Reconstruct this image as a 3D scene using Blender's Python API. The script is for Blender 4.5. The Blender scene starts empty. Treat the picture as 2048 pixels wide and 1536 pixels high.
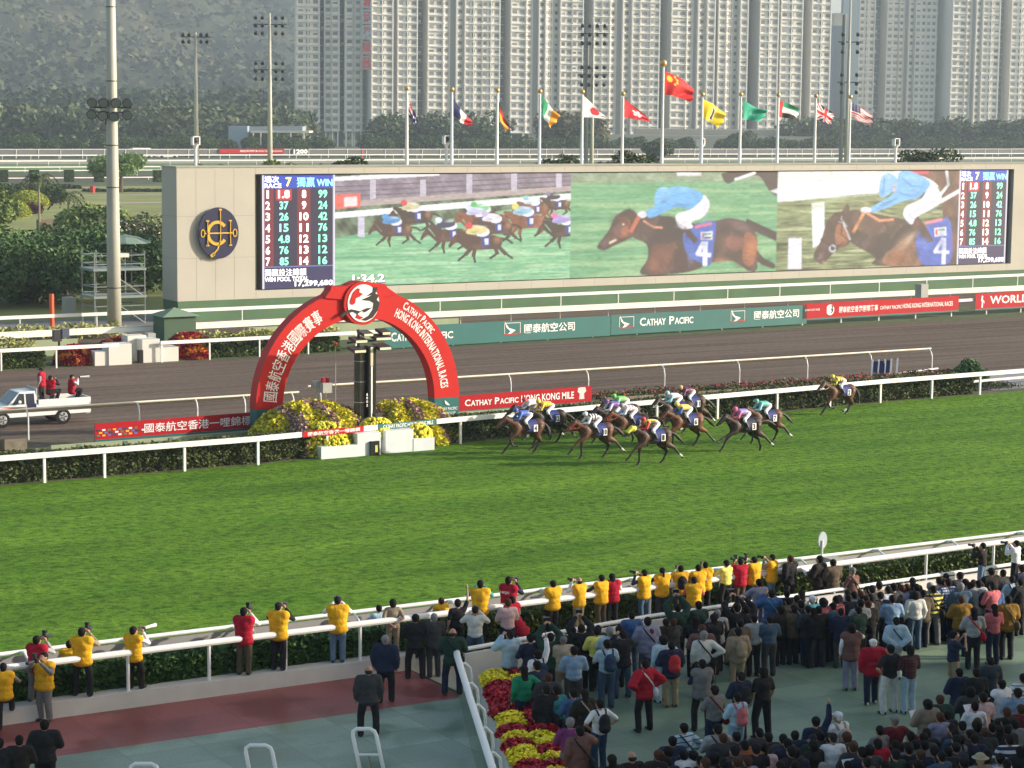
import bpy, bmesh, math, random
import numpy as np
from mathutils import Vector, Matrix, noise
R_ = math.radians
scene = bpy.context.scene
COL = scene.collection

# ------------------------------------------------------------------ camera
CAM_H = 14.74
FPX, PITCH, ROLL, YAW = 4448.292, 0.122549, 0.01017023, 0.54235745
_F = Vector((math.sin(YAW)*math.cos(PITCH), math.cos(YAW)*math.cos(PITCH), -math.sin(PITCH)))
_R = Vector((math.cos(YAW), -math.sin(YAW), 0))
_U = _R.cross(_F)
_R2 = math.cos(ROLL)*_R + math.sin(ROLL)*_U
_U2 = -math.sin(ROLL)*_R + math.cos(ROLL)*_U
cam_data = bpy.data.cameras.new('camera')
cam = bpy.data.objects.new('camera', cam_data)
COL.objects.link(cam)
M = Matrix((_R2, _U2, -_F)).transposed().to_4x4()
M.translation = Vector((0, 0, CAM_H))
cam.matrix_world = M
cam_data.sensor_width = 36
cam_data.lens = FPX/2048*36
cam_data.clip_start = 0.5
cam_data.clip_end = 9000
scene.camera = cam

# ------------------------------------------------------------------ light
SUN_EL, SUN_AZ = R_(17), math.atan2(0.87, -0.49)
world = bpy.data.worlds.new('World'); scene.world = world
world.use_nodes = True
wn = world.node_tree.nodes; wl = world.node_tree.links
bg = wn['Background']
sky = wn.new('ShaderNodeTexSky')
sky.sky_type = 'NISHITA'; sky.sun_disc = False
sky.sun_elevation = SUN_EL; sky.sun_rotation = SUN_AZ
sky.dust_density = 2.5; sky.air_density = 1.3
wl.new(sky.outputs[0], bg.inputs['Color'])
bg.inputs['Strength'].default_value = 0.15
sd = bpy.data.lights.new('sun', 'SUN'); sd.energy = 4.4; sd.angle = R_(0.6); sd.color = (1.0, 0.90, 0.77)
sun = bpy.data.objects.new('sun', sd); COL.objects.link(sun)
sdir = Vector((math.sin(SUN_AZ)*math.cos(SUN_EL), math.cos(SUN_AZ)*math.cos(SUN_EL), math.sin(SUN_EL)))
sun.rotation_euler = (-sdir).to_track_quat('-Z', 'Y').to_euler()
sun.location = (60, -40, 60)
scene.view_settings.view_transform = 'Standard'
scene.view_settings.look = 'None'
scene.view_settings.gamma = 1
scene.view_settings.use_curve_mapping = False
scene.view_settings.exposure = 0.60
scene.cycles.max_bounces = 6
scene.cycles.diffuse_bounces = 3
scene.cycles.transparent_max_bounces = 6
scene.cycles.volume_bounces = 1
scene.cycles.use_denoising = True
HAZE = 0.00022

# ------------------------------------------------------------------ image <-> world helpers (photo pixels, 2048 x 1536)
def ray(u, v):
    return _R2*((u-1024)/FPX) - _U2*((v-768)/FPX) + _F
def at(u, v, z=0.0):
    d = ray(u, v); t = (z-CAM_H)/d.z
    return Vector((d.x*t, d.y*t, z))
def atY(u, v, Y):
    d = ray(u, v); t = Y/d.y
    return Vector((d.x*t, Y, CAM_H + d.z*t))
def atD(u, v, D):
    """point at depth D along the view axis"""
    d = ray(u, v); t = D/d.dot(_F)
    return Vector((d.x*t, d.y*t, CAM_H + d.z*t))

# ------------------------------------------------------------------ materials
MATS = {}
def mat(name, col, rough=0.7, var=0.0, scale=4.0, metal=0.0, emit=0.0, bump=0.0, bscale=20.0, spec=0.5, col2=None, detail=4, island=0.0):
    if name in MATS: return MATS[name]
    m = bpy.data.materials.new(name); m.use_nodes = True
    nt = m.node_tree; n = nt.nodes; l = nt.links
    p = n['Principled BSDF']
    p.inputs['Roughness'].default_value = rough
    p.inputs['Metallic'].default_value = metal
    p.inputs['Specular IOR Level'].default_value = spec
    c = (*col, 1)
    p.inputs['Base Color'].default_value = c
    tc = None
    if var > 0 or bump > 0:
        tc = n.new('ShaderNodeNewGeometry')
    last = None
    if var > 0:
        nz = n.new('ShaderNodeTexNoise'); nz.inputs['Scale'].default_value = scale; nz.inputs['Detail'].default_value = detail
        l.new(tc.outputs['Position'], nz.inputs['Vector'])
        rp = n.new('ShaderNodeValToRGB')
        rp.color_ramp.elements[0].position = 0.3; rp.color_ramp.elements[1].position = 0.7
        if col2 is None:
            a = [min(1, x*(1-var)) for x in col]; b = [min(1, x*(1+var)) for x in col]
        else: a, b = col, col2
        rp.color_ramp.elements[0].color = (*a, 1); rp.color_ramp.elements[1].color = (*b, 1)
        l.new(nz.outputs['Fac'], rp.inputs['Fac'])
        last = rp.outputs['Color']
    if island > 0:
        g = tc or n.new('ShaderNodeNewGeometry')
        mr = n.new('ShaderNodeMapRange'); mr.inputs['To Min'].default_value = 1-island; mr.inputs['To Max'].default_value = 1+island
        l.new(g.outputs['Random Per Island'], mr.inputs['Value'])
        mx = n.new('ShaderNodeMix'); mx.data_type = 'RGBA'; mx.blend_type = 'MULTIPLY'; mx.inputs['Factor'].default_value = 1
        if last: l.new(last, mx.inputs['A'])
        else: mx.inputs['A'].default_value = c
        l.new(mr.outputs['Result'], mx.inputs['B'])
        last = mx.outputs['Result']
    if last: l.new(last, p.inputs['Base Color'])
    if emit > 0:
        p.inputs['Emission Color'].default_value = c; p.inputs['Emission Strength'].default_value = emit
    if bump > 0:
        nb = n.new('ShaderNodeTexNoise'); nb.inputs['Scale'].default_value = bscale; nb.inputs['Detail'].default_value = 5
        l.new(tc.outputs['Position'], nb.inputs['Vector'])
        b = n.new('ShaderNodeBump'); b.inputs['Strength'].default_value = bump; b.inputs['Distance'].default_value = 0.05
        l.new(nb.outputs['Fac'], b.inputs['Height']); l.new(b.outputs['Normal'], p.inputs['Normal'])
    MATS[name] = m
    return m
def leafmat(name, col, var=0.35, island=0.45):
    """leaves: diffuse + some translucency, varied per leaf"""
    if name in MATS: return MATS[name]
    m = mat(name, col, rough=0.6, var=var, scale=1.3, island=island, spec=0.3)
    return m
def attrmat(name, rough=0.6, emit=0.0):
    if name in MATS: return MATS[name]
    m = bpy.data.materials.new(name); m.use_nodes = True
    n = m.node_tree.nodes; l = m.node_tree.links; p = n['Principled BSDF']
    a = n.new('ShaderNodeAttribute'); a.attribute_name = 'Col'
    p.inputs['Roughness'].default_value = rough
    if emit > 0:
        p.inputs['Base Color'].default_value = (0.02, 0.02, 0.02, 1)
        l.new(a.outputs['Color'], p.inputs['Emission Color']); p.inputs['Emission Strength'].default_value = emit
    else:
        l.new(a.outputs['Color'], p.inputs['Base Color'])
    MATS[name] = m
    return m
def srgb(h):
    h = h.lstrip('#'); r = [int(h[i:i+2], 16)/255 for i in (0, 2, 4)]
    return tuple(x/12.92 if x <= .04045 else ((x+.055)/1.055)**2.4 for x in r)

# ------------------------------------------------------------------ mesh helpers
def link(name, me, m=None, parent=None, loc=None):
    o = bpy.data.objects.new(name, me); COL.objects.link(o)
    if parent is not None: o.parent = parent
    if loc is not None: o.location = loc
    if m is not None and me is not None:
        if len(me.materials) == 0: me.materials.append(m)
        elif me.materials[0] is not m:
            o.material_slots[0].link = 'OBJECT'; o.material_slots[0].material = m
    return o
def empty(name, loc=(0, 0, 0), rz=0.0):
    o = bpy.data.objects.new(name, None); COL.objects.link(o)
    o.location = loc; o.rotation_euler = (0, 0, rz); o.empty_display_size = 0.2
    return o
def tag(o, label=None, cat=None, group=None, kind=None):
    if label: o['label'] = label
    if cat: o['category'] = cat
    if group: o['group'] = group
    if kind: o['kind'] = kind
    return o
class MB:
    def __init__(s): s.v = []; s.f = []
    def add(s, vs, fs):
        k = len(s.v); s.v += [tuple(x) for x in vs]; s.f += [tuple(i+k for i in f) for f in fs]
        return s
    def box(s, x0, x1, y0, y1, z0, z1):
        return s.add([(x0,y0,z0),(x1,y0,z0),(x1,y1,z0),(x0,y1,z0),(x0,y0,z1),(x1,y0,z1),(x1,y1,z1),(x0,y1,z1)],
                     [(0,3,2,1),(4,5,6,7),(0,1,5,4),(1,2,6,5),(2,3,7,6),(3,0,4,7)])
    def hexa(s, pts):
        """8 points: bottom ring then top ring"""
        return s.add(pts, [(0,3,2,1),(4,5,6,7),(0,1,5,4),(1,2,6,5),(2,3,7,6),(3,0,4,7)])
    def tube(s, pts, r, n=8, cap=True):
        pts = [Vector(p) for p in pts]
        rs = r if isinstance(r, (list, tuple)) else [r]*len(pts)
        rings = []; prev = None
        for i, p in enumerate(pts):
            d = (pts[min(i+1, len(pts)-1)] - pts[max(i-1, 0)]).normalized()
            if prev is None: a = d.orthogonal().normalized()
            else: a = (prev - d*prev.dot(d)).normalized()
            prev = a; b = d.cross(a)
            rings.append([p + (a*math.cos(2*math.pi*k/n) + b*math.sin(2*math.pi*k/n))*rs[i] for k in range(n)])
        vs = [q for rg in rings for q in rg]; fs = []
        for i in range(len(pts)-1):
            for k in range(n):
                fs.append((i*n+k, i*n+(k+1) % n, (i+1)*n+(k+1) % n, (i+1)*n+k))
        if cap: fs += [tuple(range(n))[::-1], tuple((len(pts)-1)*n+k for k in range(n))]
        return s.add(vs, fs)
    def bar(s, p0, p1, w, h):
        """rectangular bar, w horizontal, h vertical"""
        p0, p1 = Vector(p0), Vector(p1); d = (p1-p0).normalized()
        up = Vector((0, 0, 1)) if abs(d.z) < .99 else Vector((0, 1, 0))
        a = d.cross(up).normalized()*w/2; b = a.normalized().cross(d).normalized()*h/2
        q = lambda p: [p-a-b, p+a-b, p+a+b, p-a+b]
        vs = q(p0)+q(p1)
        return s.add(vs, [(0,1,2,3),(7,6,5,4),(0,4,5,1),(1,5,6,2),(2,6,7,3),(3,7,4,0)])
    def ball(s, c, r, n=10, m=6):
        c = Vector(c); r = Vector((r, r, r)) if not hasattr(r, '__len__') else Vector(r)
        vs = [c+Vector((0, 0, r.z))]
        for i in range(1, m):
            t = math.pi*i/m
            for k in range(n):
                p = 2*math.pi*k/n
                vs.append(c+Vector((r.x*math.sin(t)*math.cos(p), r.y*math.sin(t)*math.sin(p), r.z*math.cos(t))))
        vs.append(c-Vector((0, 0, r.z))); fs = []
        for k in range(n): fs.append((0, 1+k, 1+(k+1) % n))
        for i in range(m-2):
            for k in range(n): fs.append((1+i*n+k, 1+(i+1)*n+k, 1+(i+1)*n+(k+1) % n, 1+i*n+(k+1) % n))
        L = len(vs)-1
        for k in range(n): fs.append((L, 1+(m-2)*n+(k+1) % n, 1+(m-2)*n+k))
        return s.add(vs, fs)
    def prism(s, poly, y0, y1):
        """polygon in (x,z), extruded along y"""
        n = len(poly)
        vs = [(x, y0, z) for x, z in poly]+[(x, y1, z) for x, z in poly]
        fs = [tuple(range(n)), tuple(range(2*n-1, n-1, -1))]+[((i+1) % n, i, n+i, n+(i+1) % n) for i in range(n)]
        return s.add(vs, fs)
    def mesh(s, name, smooth=False):
        me = bpy.data.meshes.new(name); me.from_pydata([tuple(p) for p in s.v], [], s.f)
        if smooth: me.shade_smooth()
        me.update(); return me
    def build(s, name, m, parent=None, smooth=False, loc=None):
        return link(name, s.mesh(name, smooth), m, parent, loc)
def fixn(o):
    bm = bmesh.new(); bm.from_mesh(o.data); bmesh.ops.recalc_face_normals(bm, faces=bm.faces); bm.to_mesh(o.data); bm.free(); return o
def cards(name, C, size, rng, m, parent=None, up=0.35, aspect=0.6):
    """many small leaf faces (folded rhombus) at centres C (n,3)"""
    C = np.asarray(C, float); n = len(C)
    size = np.broadcast_to(np.asarray(size, float), (n,))
    d = rng.normal(size=(n, 3)); d /= np.linalg.norm(d, axis=1)[:, None]
    nn = rng.normal(size=(n, 3)); nn[:, 2] = np.abs(nn[:, 2])+up
    a = np.cross(d, nn); a /= np.linalg.norm(a, axis=1)[:, None]+1e-9
    b = np.cross(nn, a); b /= np.linalg.norm(b, axis=1)[:, None]+1e-9
    s = size[:, None]
    V = np.stack([C-a*s, C-b*s*aspect, C+a*s, C+b*s*aspect], 1).reshape(-1, 3)
    me = bpy.data.meshes.new(name)
    me.vertices.add(4*n); me.vertices.foreach_set('co', V.ravel())
    me.loops.add(4*n); me.loops.foreach_set('vertex_index', np.arange(4*n, dtype=np.int32))
    me.polygons.add(n); me.polygons.foreach_set('loop_start', np.arange(0, 4*n, 4, dtype=np.int32))
    me.polygons.foreach_set('loop_total', np.full(n, 4, dtype=np.int32))
    me.update(calc_edges=True)
    return link(name, me, m, parent)
def gridmesh(name, P, cols=None, m=None, parent=None, smooth=True):
    """P: (ny,nx,3) array; cols (ny,nx,3) point colours"""
    ny, nx = P.shape[:2]
    idx = np.arange(ny*nx).reshape(ny, nx)
    q = np.stack([idx[:-1, :-1], idx[:-1, 1:], idx[1:, 1:], idx[1:, :-1]], -1).reshape(-1, 4)
    n = len(q)
    me = bpy.data.meshes.new(name)
    me.vertices.add(ny*nx); me.vertices.foreach_set('co', P.reshape(-1).astype(np.float32))
    me.loops.add(4*n); me.loops.foreach_set('vertex_index', q.ravel().astype(np.int32))
    me.polygons.add(n); me.polygons.foreach_set('loop_start', np.arange(0, 4*n, 4, dtype=np.int32))
    me.polygons.foreach_set('loop_total', np.full(n, 4, dtype=np.int32))
    me.update(calc_edges=True)
    if smooth: me.shade_smooth()
    if cols is not None:
        ca = me.color_attributes.new('Col', 'FLOAT_COLOR', 'POINT')
        c4 = np.ones((ny*nx, 4), np.float32); c4[:, :3] = cols.reshape(-1, 3)
        ca.data.foreach_set('color', c4.ravel())
    return link(name, me, m, parent)

# lettering: real flat letter shapes
_tc = {}
def letters(txt, bold=0.0):
    k = (txt, bold)
    if k in _tc: return _tc[k]
    cu = bpy.data.curves.new('t', 'FONT'); cu.body = txt; cu.size = 1; cu.resolution_u = 2; cu.offset = bold
    cu.fill_mode = 'FRONT'
    o = bpy.data.objects.new('t', cu); COL.objects.link(o)
    bpy.context.view_layer.update()
    dg = bpy.context.evaluated_depsgraph_get()
    me = o.evaluated_get(dg).to_mesh()
    V = np.array([v.co[:] for v in me.vertices]).reshape(-1, 3); Fs = [tuple(p.vertices) for p in me.polygons]
    o.evaluated_get(dg).to_mesh_clear()
    bpy.data.objects.remove(o); bpy.data.curves.remove(cu)
    if len(V):
        lo = V.min(0); hi = V.max(0); V = (V-lo)/np.maximum(hi-lo, 1e-6); asp = (hi-lo)[0]/max((hi-lo)[1], 1e-6)
    else: asp = 1
    _tc[k] = (V, Fs, asp); return _tc[k]
def lettering(name, items, m, parent=None, y=0.0, fn=None):
    """items: (text, x0, x1, z0, z1[, bold]) in an x/z plane at depth y. fn maps (x,z)->(x,y,z)"""
    mb = MB()
    for it in items:
        V, Fs, asp = letters(it[0], it[5] if len(it) > 5 else 0.015)
        pts = []
        for p in V:
            x = it[1]+(it[2]-it[1])*p[0]; z = it[3]+(it[4]-it[3])*p[1]
            pts.append(fn(x, z) if fn else (x, y, z))
        mb.add(pts, Fs)
    return mb.build(name, m, parent)
# solids grown from capsules and ellipsoids into ONE skin (voxel remesh)
def solid(name, prims, voxel=0.03, smooth=3):
    mb = MB()
    for p in prims:
        if p[0] == 'c':
            a, b = Vector(p[1]), Vector(p[2]); r0, r1 = p[3], p[4]
            L = (b-a).length; k = max(2, int(L/max(min(r0, r1)*0.9, .03))+1)
            mb.tube([a.lerp(b, t/k) for t in range(k+1)], [r0+(r1-r0)*t/k for t in range(k+1)], n=10)
            mb.ball(a, r0, 10, 6); mb.ball(b, r1, 10, 6)
        else: mb.ball(p[1], p[2], 14, 9)
    me = mb.mesh(name)
    o = bpy.data.objects.new(name, me); COL.objects.link(o)
    md = o.modifiers.new('r', 'REMESH'); md.mode = 'VOXEL'; md.voxel_size = voxel; md.use_smooth_shade = True
    ms = o.modifiers.new('s', 'SMOOTH'); ms.iterations = smooth; ms.factor = 0.5
    dg = bpy.context.evaluated_depsgraph_get()
    out = bpy.data.meshes.new_from_object(o.evaluated_get(dg)); out.name = name
    bpy.data.objects.remove(o); bpy.data.meshes.remove(me)
    out.materials.clear()
    return out
# ================================================================== SETTING
rng = np.random.default_rng(7); random.seed(7)
m_white = mat('white_paint', (0.80, 0.80, 0.78), 0.45)
m_cream = mat('cream_rail', (0.74, 0.70, 0.58), 0.5)
m_grey = mat('grey_steel', (0.42, 0.43, 0.43), 0.45, metal=0.3)
m_dark = mat('dark_steel', (0.03, 0.03, 0.035), 0.5)
m_black = mat('black_plastic', (0.012, 0.012, 0.014), 0.35)
m_glass = mat('dark_glass', (0.03, 0.035, 0.045), 0.08)
m_bark = mat('bark', (0.09, 0.065, 0.045), 0.9, var=0.35, scale=6)
m_conc = mat('concrete', (0.36, 0.35, 0.31), 0.8, var=0.1, scale=1.5)
m_red = mat('banner_red', (0.40, 0.006, 0.014), 0.6, spec=.2, var=0.06, scale=0.7)
m_teal = mat('banner_teal', (0.004, 0.120, 0.118), 0.5, var=0.08, scale=0.6)
m_txt = mat('lettering_white', (0.86, 0.86, 0.86), 0.5)
m_pale = mat('pale_green_board', (0.28, 0.33, 0.20), 0.7, var=0.1, scale=1)
m_steel_gal = mat('galvanised_tube', (0.24, 0.27, 0.26), 0.5, metal=0.3)

def turf_material(name, a, b, dark, streak):
    m = bpy.data.materials.new(name); m.use_nodes = True
    n = m.node_tree.nodes; l = m.node_tree.links; p = n['Principled BSDF']
    p.inputs['Roughness'].default_value = 0.85; p.inputs['Specular IOR Level'].default_value = 0.15
    g = n.new('ShaderNodeNewGeometry')
    mp = n.new('ShaderNodeMapping'); mp.inputs['Scale'].default_value = (0.3, 0.85, 1)
    l.new(g.outputs['Position'], mp.inputs['Vector'])
    n1 = n.new('ShaderNodeTexNoise'); n1.inputs['Scale'].default_value = 0.5; n1.inputs['Detail'].default_value = 6
    l.new(mp.outputs[0], n1.inputs['Vector'])
    r1 = n.new('ShaderNodeValToRGB'); r1.color_ramp.elements[0].position = .35; r1.color_ramp.elements[1].position = .68
    r1.color_ramp.elements[0].color = (*a, 1); r1.color_ramp.elements[1].color = (*b, 1)
    l.new(n1.outputs['Fac'], r1.inputs['Fac'])
    mp2 = n.new('ShaderNodeMapping'); mp2.inputs['Scale'].default_value = (1.0, 1.25, 1)
    l.new(g.outputs['Position'], mp2.inputs['Vector'])
    n2 = n.new('ShaderNodeTexNoise'); n2.inputs['Scale'].default_value = 2.5; n2.inputs['Detail'].default_value = 5; n2.inputs['Roughness'].default_value = 0.65
    l.new(mp2.outputs[0], n2.inputs['Vector'])
    r2 = n.new('ShaderNodeValToRGB'); r2.color_ramp.elements[0].position = .34; r2.color_ramp.elements[1].position = .56
    r2.color_ramp.elements[0].color = (*dark, 1); r2.color_ramp.elements[1].color = (1.12, 1.08, 1.0, 1)
    l.new(n2.outputs['Fac'], r2.inputs['Fac'])
    mx = n.new('ShaderNodeMix'); mx.data_type = 'RGBA'; mx.blend_type = 'MULTIPLY'; mx.inputs['Factor'].default_value = 1.0
    l.new(r1.outputs['Color'], mx.inputs['A']); l.new(r2.outputs['Color'], mx.inputs['B'])
    # lanes worn lengthwise by the runners
    mp3 = n.new('ShaderNodeMapping'); mp3.inputs['Scale'].default_value = (0.012, 0.55, 1)
    l.new(g.outputs['Position'], mp3.inputs['Vector'])
    n3 = n.new('ShaderNodeTexNoise'); n3.inputs['Scale'].default_value = 1; n3.inputs['Detail'].default_value = 3
    l.new(mp3.outputs[0], n3.inputs['Vector'])
    r3 = n.new('ShaderNodeValToRGB'); r3.color_ramp.elements[0].position = .4; r3.color_ramp.elements[1].position = .6
    r3.color_ramp.elements[0].color = (1, 1, 1, 1); r3.color_ramp.elements[1].color = (*streak, 1)
    l.new(n3.outputs['Fac'], r3.inputs['Fac'])
    m2 = n.new('ShaderNodeMix'); m2.data_type = 'RGBA'; m2.blend_type = 'MULTIPLY'; m2.inputs['Factor'].default_value = 1
    l.new(mx.outputs['Result'], m2.inputs['A']); l.new(r3.outputs['Color'], m2.inputs['B'])
    l.new(m2.outputs['Result'], p.inputs['Base Color'])
    nb = n.new('ShaderNodeTexNoise'); nb.inputs['Scale'].default_value = 3.0; nb.inputs['Detail'].default_value = 8; nb.inputs['Roughness'].default_value = .7
    l.new(mp2.outputs[0], nb.inputs['Vector'])
    b_ = n.new('ShaderNodeBump'); b_.inputs['Strength'].default_value = 0.9; b_.inputs['Distance'].default_value = 0.30
    l.new(nb.outputs['Fac'], b_.inputs['Height']); l.new(b_.outputs['Normal'], p.inputs['Normal'])
    return m
def dirt_material(name, a, b):
    m = bpy.data.materials.new(name); m.use_nodes = True
    n = m.node_tree.nodes; l = m.node_tree.links; p = n['Principled BSDF']
    p.inputs['Roughness'].default_value = 0.95; p.inputs['Specular IOR Level'].default_value = 0.1
    g = n.new('ShaderNodeNewGeometry')
    mp = n.new('ShaderNodeMapping'); mp.inputs['Scale'].default_value = (0.05, 1.5, 1)
    l.new(g.outputs['Position'], mp.inputs['Vector'])
    n1 = n.new('ShaderNodeTexNoise'); n1.inputs['Scale'].default_value = 0.8; n1.inputs['Detail'].default_value = 6; n1.inputs['Roughness'].default_value = .7
    l.new(mp.outputs[0], n1.inputs['Vector'])
    mp2 = n.new('ShaderNodeMapping'); mp2.inputs['Scale'].default_value = (0.5, 1.4, 1)
    l.new(g.outputs['Position'], mp2.inputs['Vector'])
    n2 = n.new('ShaderNodeTexNoise'); n2.inputs['Scale'].default_value = 5; n2.inputs['Detail'].default_value = 5
    l.new(mp2.outputs[0], n2.inputs['Vector'])
    mx = n.new('ShaderNodeMix'); mx.inputs['Factor'].default_value = .35
    l.new(n1.outputs['Fac'], mx.inputs['A']); l.new(n2.outputs['Fac'], mx.inputs['B'])
    r = n.new('ShaderNodeValToRGB'); r.color_ramp.elements[0].position = .40; r.color_ramp.elements[1].position = .60
    r.color_ramp.elements[0].color = (*a, 1); r.color_ramp.elements[1].color = (*b, 1)
    l.new(mx.outputs['Result'], r.inputs['Fac']); l.new(r.outputs['Color'], p.inputs['Base Color'])
    b_ = n.new('ShaderNodeBump'); b_.inputs['Strength'].default_value = 0.5; b_.inputs['Distance'].default_value = 0.06
    l.new(mx.outputs['Result'], b_.inputs['Height']); l.new(b_.outputs['Normal'], p.inputs['Normal'])
    return m
def sheet(name, pts, z, m, label=None):
    me = bpy.data.meshes.new(name); me.from_pydata([(x, y, z) for x, y in pts], [], [tuple(range(len(pts)))]); me.update()
    return tag(link(name, me, m), label, None, None, 'structure')
def strip(name, y0, y1, z, m, x0=-60, x1=900): return sheet(name, [(x0, y0), (x1, y0), (x1, y1), (x0, y1)], z, m)

m_far = mat('far_ground', (0.075, 0.095, 0.04), 0.95, var=0.3, scale=0.02)
sheet('ground', [(-2500, -300), (6000, -300), (6000, 6500), (-2500, 6500)], -0.012, m_far)
m_turf = turf_material('turf', (0.098, 0.235, 0.014), (0.165, 0.318, 0.026), (0.36, 0.44, 0.36), (0.76, 0.80, 0.72))
def inner_y(x):
    return float(np.interp(x, [-60, 27, 38, 48, 64, 75, 120, 260], [82.6, 83.3, 83.5, 84.75, 86.2, 87.2, 88.6, 91]))
xs = [-60, 0, 27, 38, 48, 64, 75, 90, 120, 260, 900]
sheet('turf_track', [(-60, 52.2), (900, 52.2)]+[(x, inner_y(x)+0.25) for x in xs[::-1]], 0.004, m_turf)
m_soil = mat('verge_soil', (0.085, 0.07, 0.045), 0.95, var=0.35, scale=1.5)
sheet('verge', [(x, inner_y(x)+0.25) for x in xs]+[(900, 95), (-60, 95)], 0.0, m_soil)
m_dirt = dirt_material('dirt', (0.088, 0.064, 0.050), (0.180, 0.138, 0.112))
strip('dirt_track', 95, 120.2, 0.004, m_dirt)
m_grassb = mat('verge_grass', (0.06, 0.085, 0.025), 0.9, var=0.35, scale=1.2)
strip('verge_grass', 120.2, 129.0, 0.0, m_grassb)
strip('inner_dirt_track', 129.0, 138.3, 0.004, m_dirt)
m_road = mat('service_road', (0.17, 0.17, 0.17), 0.9, var=0.12, scale=0.8)
strip('service_road', 138.3, 147.5, 0.002, m_road)
m_lawn = mat('lawn', (0.23, 0.25, 0.07), 0.95, var=0.22, scale=0.12)
strip('lawn', 147.5, 392, 0.0, m_lawn)
m_path = mat('path', (0.40, 0.32, 0.25), 0.9)
sheet('garden_path', [(110, 322), (300, 322), (300, 326), (110, 326)], 0.006, m_path)
sheet('garden_path', [(60, 352), (300, 352), (300, 355), (60, 355)], 0.006, mat('path_grey', (0.36, 0.34, 0.30), 0.9))
strip('far_dirt_track', 426, 452, 0.004, m_dirt)
strip('far_grass_verge', 452, 530, 0.0, m_grassb)
m_turf_far = mat('far_turf', (0.11, 0.21, 0.035), 0.9, var=0.1, scale=0.05)
strip('far_turf_track', 482, 540, 0.006, m_turf_far)
strip('far_sand_strip', 545, 591, 0.006, mat('far_sand', (0.33, 0.29, 0.24), 0.9, var=.2, scale=.05))

# terrace in front of the stand
def court_material(name, a, b, wet):
    m = bpy.data.materials.new(name); m.use_nodes = True
    n = m.node_tree.nodes; l = m.node_tree.links; p = n['Principled BSDF']
    g = n.new('ShaderNodeNewGeometry')
    n1 = n.new('ShaderNodeTexNoise'); n1.inputs['Scale'].default_value = 0.55; n1.inputs['Detail'].default_value = 5
    l.new(g.outputs['Position'], n1.inputs['Vector'])
    r = n.new('ShaderNodeValToRGB'); r.color_ramp.elements[0].position = .42; r.color_ramp.elements[1].position = .56
    r.color_ramp.elements[0].color = (*a, 1); r.color_ramp.elements[1].color = (*b, 1)
    l.new(n1.outputs['Fac'], r.inputs['Fac'])
    n3 = n.new('ShaderNodeTexNoise'); n3.inputs['Scale'].default_value = 14; n3.inputs['Detail'].default_value = 4
    l.new(g.outputs['Position'], n3.inputs['Vector'])
    mx = n.new('ShaderNodeMix'); mx.data_type = 'RGBA'; mx.blend_type = 'OVERLAY'; mx.inputs['Factor'].default_value = .25
    l.new(r.outputs['Color'], mx.inputs['A']); l.new(n3.outputs['Fac'], mx.inputs['B'])
    bk = n.new('ShaderNodeTexBrick'); bk.inputs['Scale'].default_value = 1; bk.offset = 0; bk.inputs['Brick Width'].default_value = 1.8; bk.inputs['Row Height'].default_value = 1.2
    bk.inputs['Mortar Size'].default_value = .012; bk.inputs['Color1'].default_value = (.80, .80, .82, 1); bk.inputs['Color2'].default_value = (1.12, 1.1, 1.08, 1); bk.inputs['Mortar'].default_value = (.55, .55, .55, 1)
    l.new(g.outputs['Position'], bk.inputs['Vector'])
    mk = n.new('ShaderNodeMix'); mk.data_type = 'RGBA'; mk.blend_type = 'MULTIPLY'; mk.inputs['Factor'].default_value = .8
    l.new(mx.outputs['Result'], mk.inputs['A']); l.new(bk.outputs['Color'], mk.inputs['B'])
    l.new(mk.outputs['Result'], p.inputs['Base Color'])
    rr = n.new('ShaderNodeMapRange'); rr.inputs['From Min'].default_value = .42; rr.inputs['From Max'].default_value = .56
    rr.inputs['To Min'].default_value = wet; rr.inputs['To Max'].default_value = 0.62
    l.new(n1.outputs['Fac'], rr.inputs['Value']); l.new(rr.outputs['Result'], p.inputs['Roughness'])
    return m
m_court = court_material('green_court', (0.125, 0.200, 0.140), (0.250, 0.330, 0.265), 0.30)
m_redc = court_material('red_strip', (0.20, 0.040, 0.034), (0.31, 0.095, 0.085), 0.38)
m_court2 = court_material('green_terrace', (0.130, 0.205, 0.135), (0.195, 0.270, 0.185), 0.5)
BX = [(27.45, 47.95), (25.3, 43.7), (23.0, 38.8), (18.5, 29.0)]     # flower-bed railing line
sheet('terrace_floor', [(-20, 26), (17.3, 26)]+BX[::-1][0:3]+[(27.3, 47.55), (-20, 47.55)], 0.0, m_court)
sheet('terrace_red_strip', [(-20, 47.55), (27.3, 47.55), (27.45, 50.95), (-20, 50.95)], 0.0, m_redc)
sheet('public_terrace', [(17.3, 26), (120, 26), (120, 50.0), (27.45, 48.1)]+BX[1:], 0.004, m_court2)
m_sand = mat('rail_walkway', (0.50, 0.42, 0.30), 0.9, var=0.1, scale=2)
sheet('rail_walkway', [(27.45, 48.2), (120, 50.6), (120, 52.2), (27.45, 51.0)], 0.012, m_sand)
sheet('hedge_bed', [(-20, 50.95), (120, 51.2), (120, 52.2), (-20, 52.2)], -0.004, m_soil)

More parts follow.
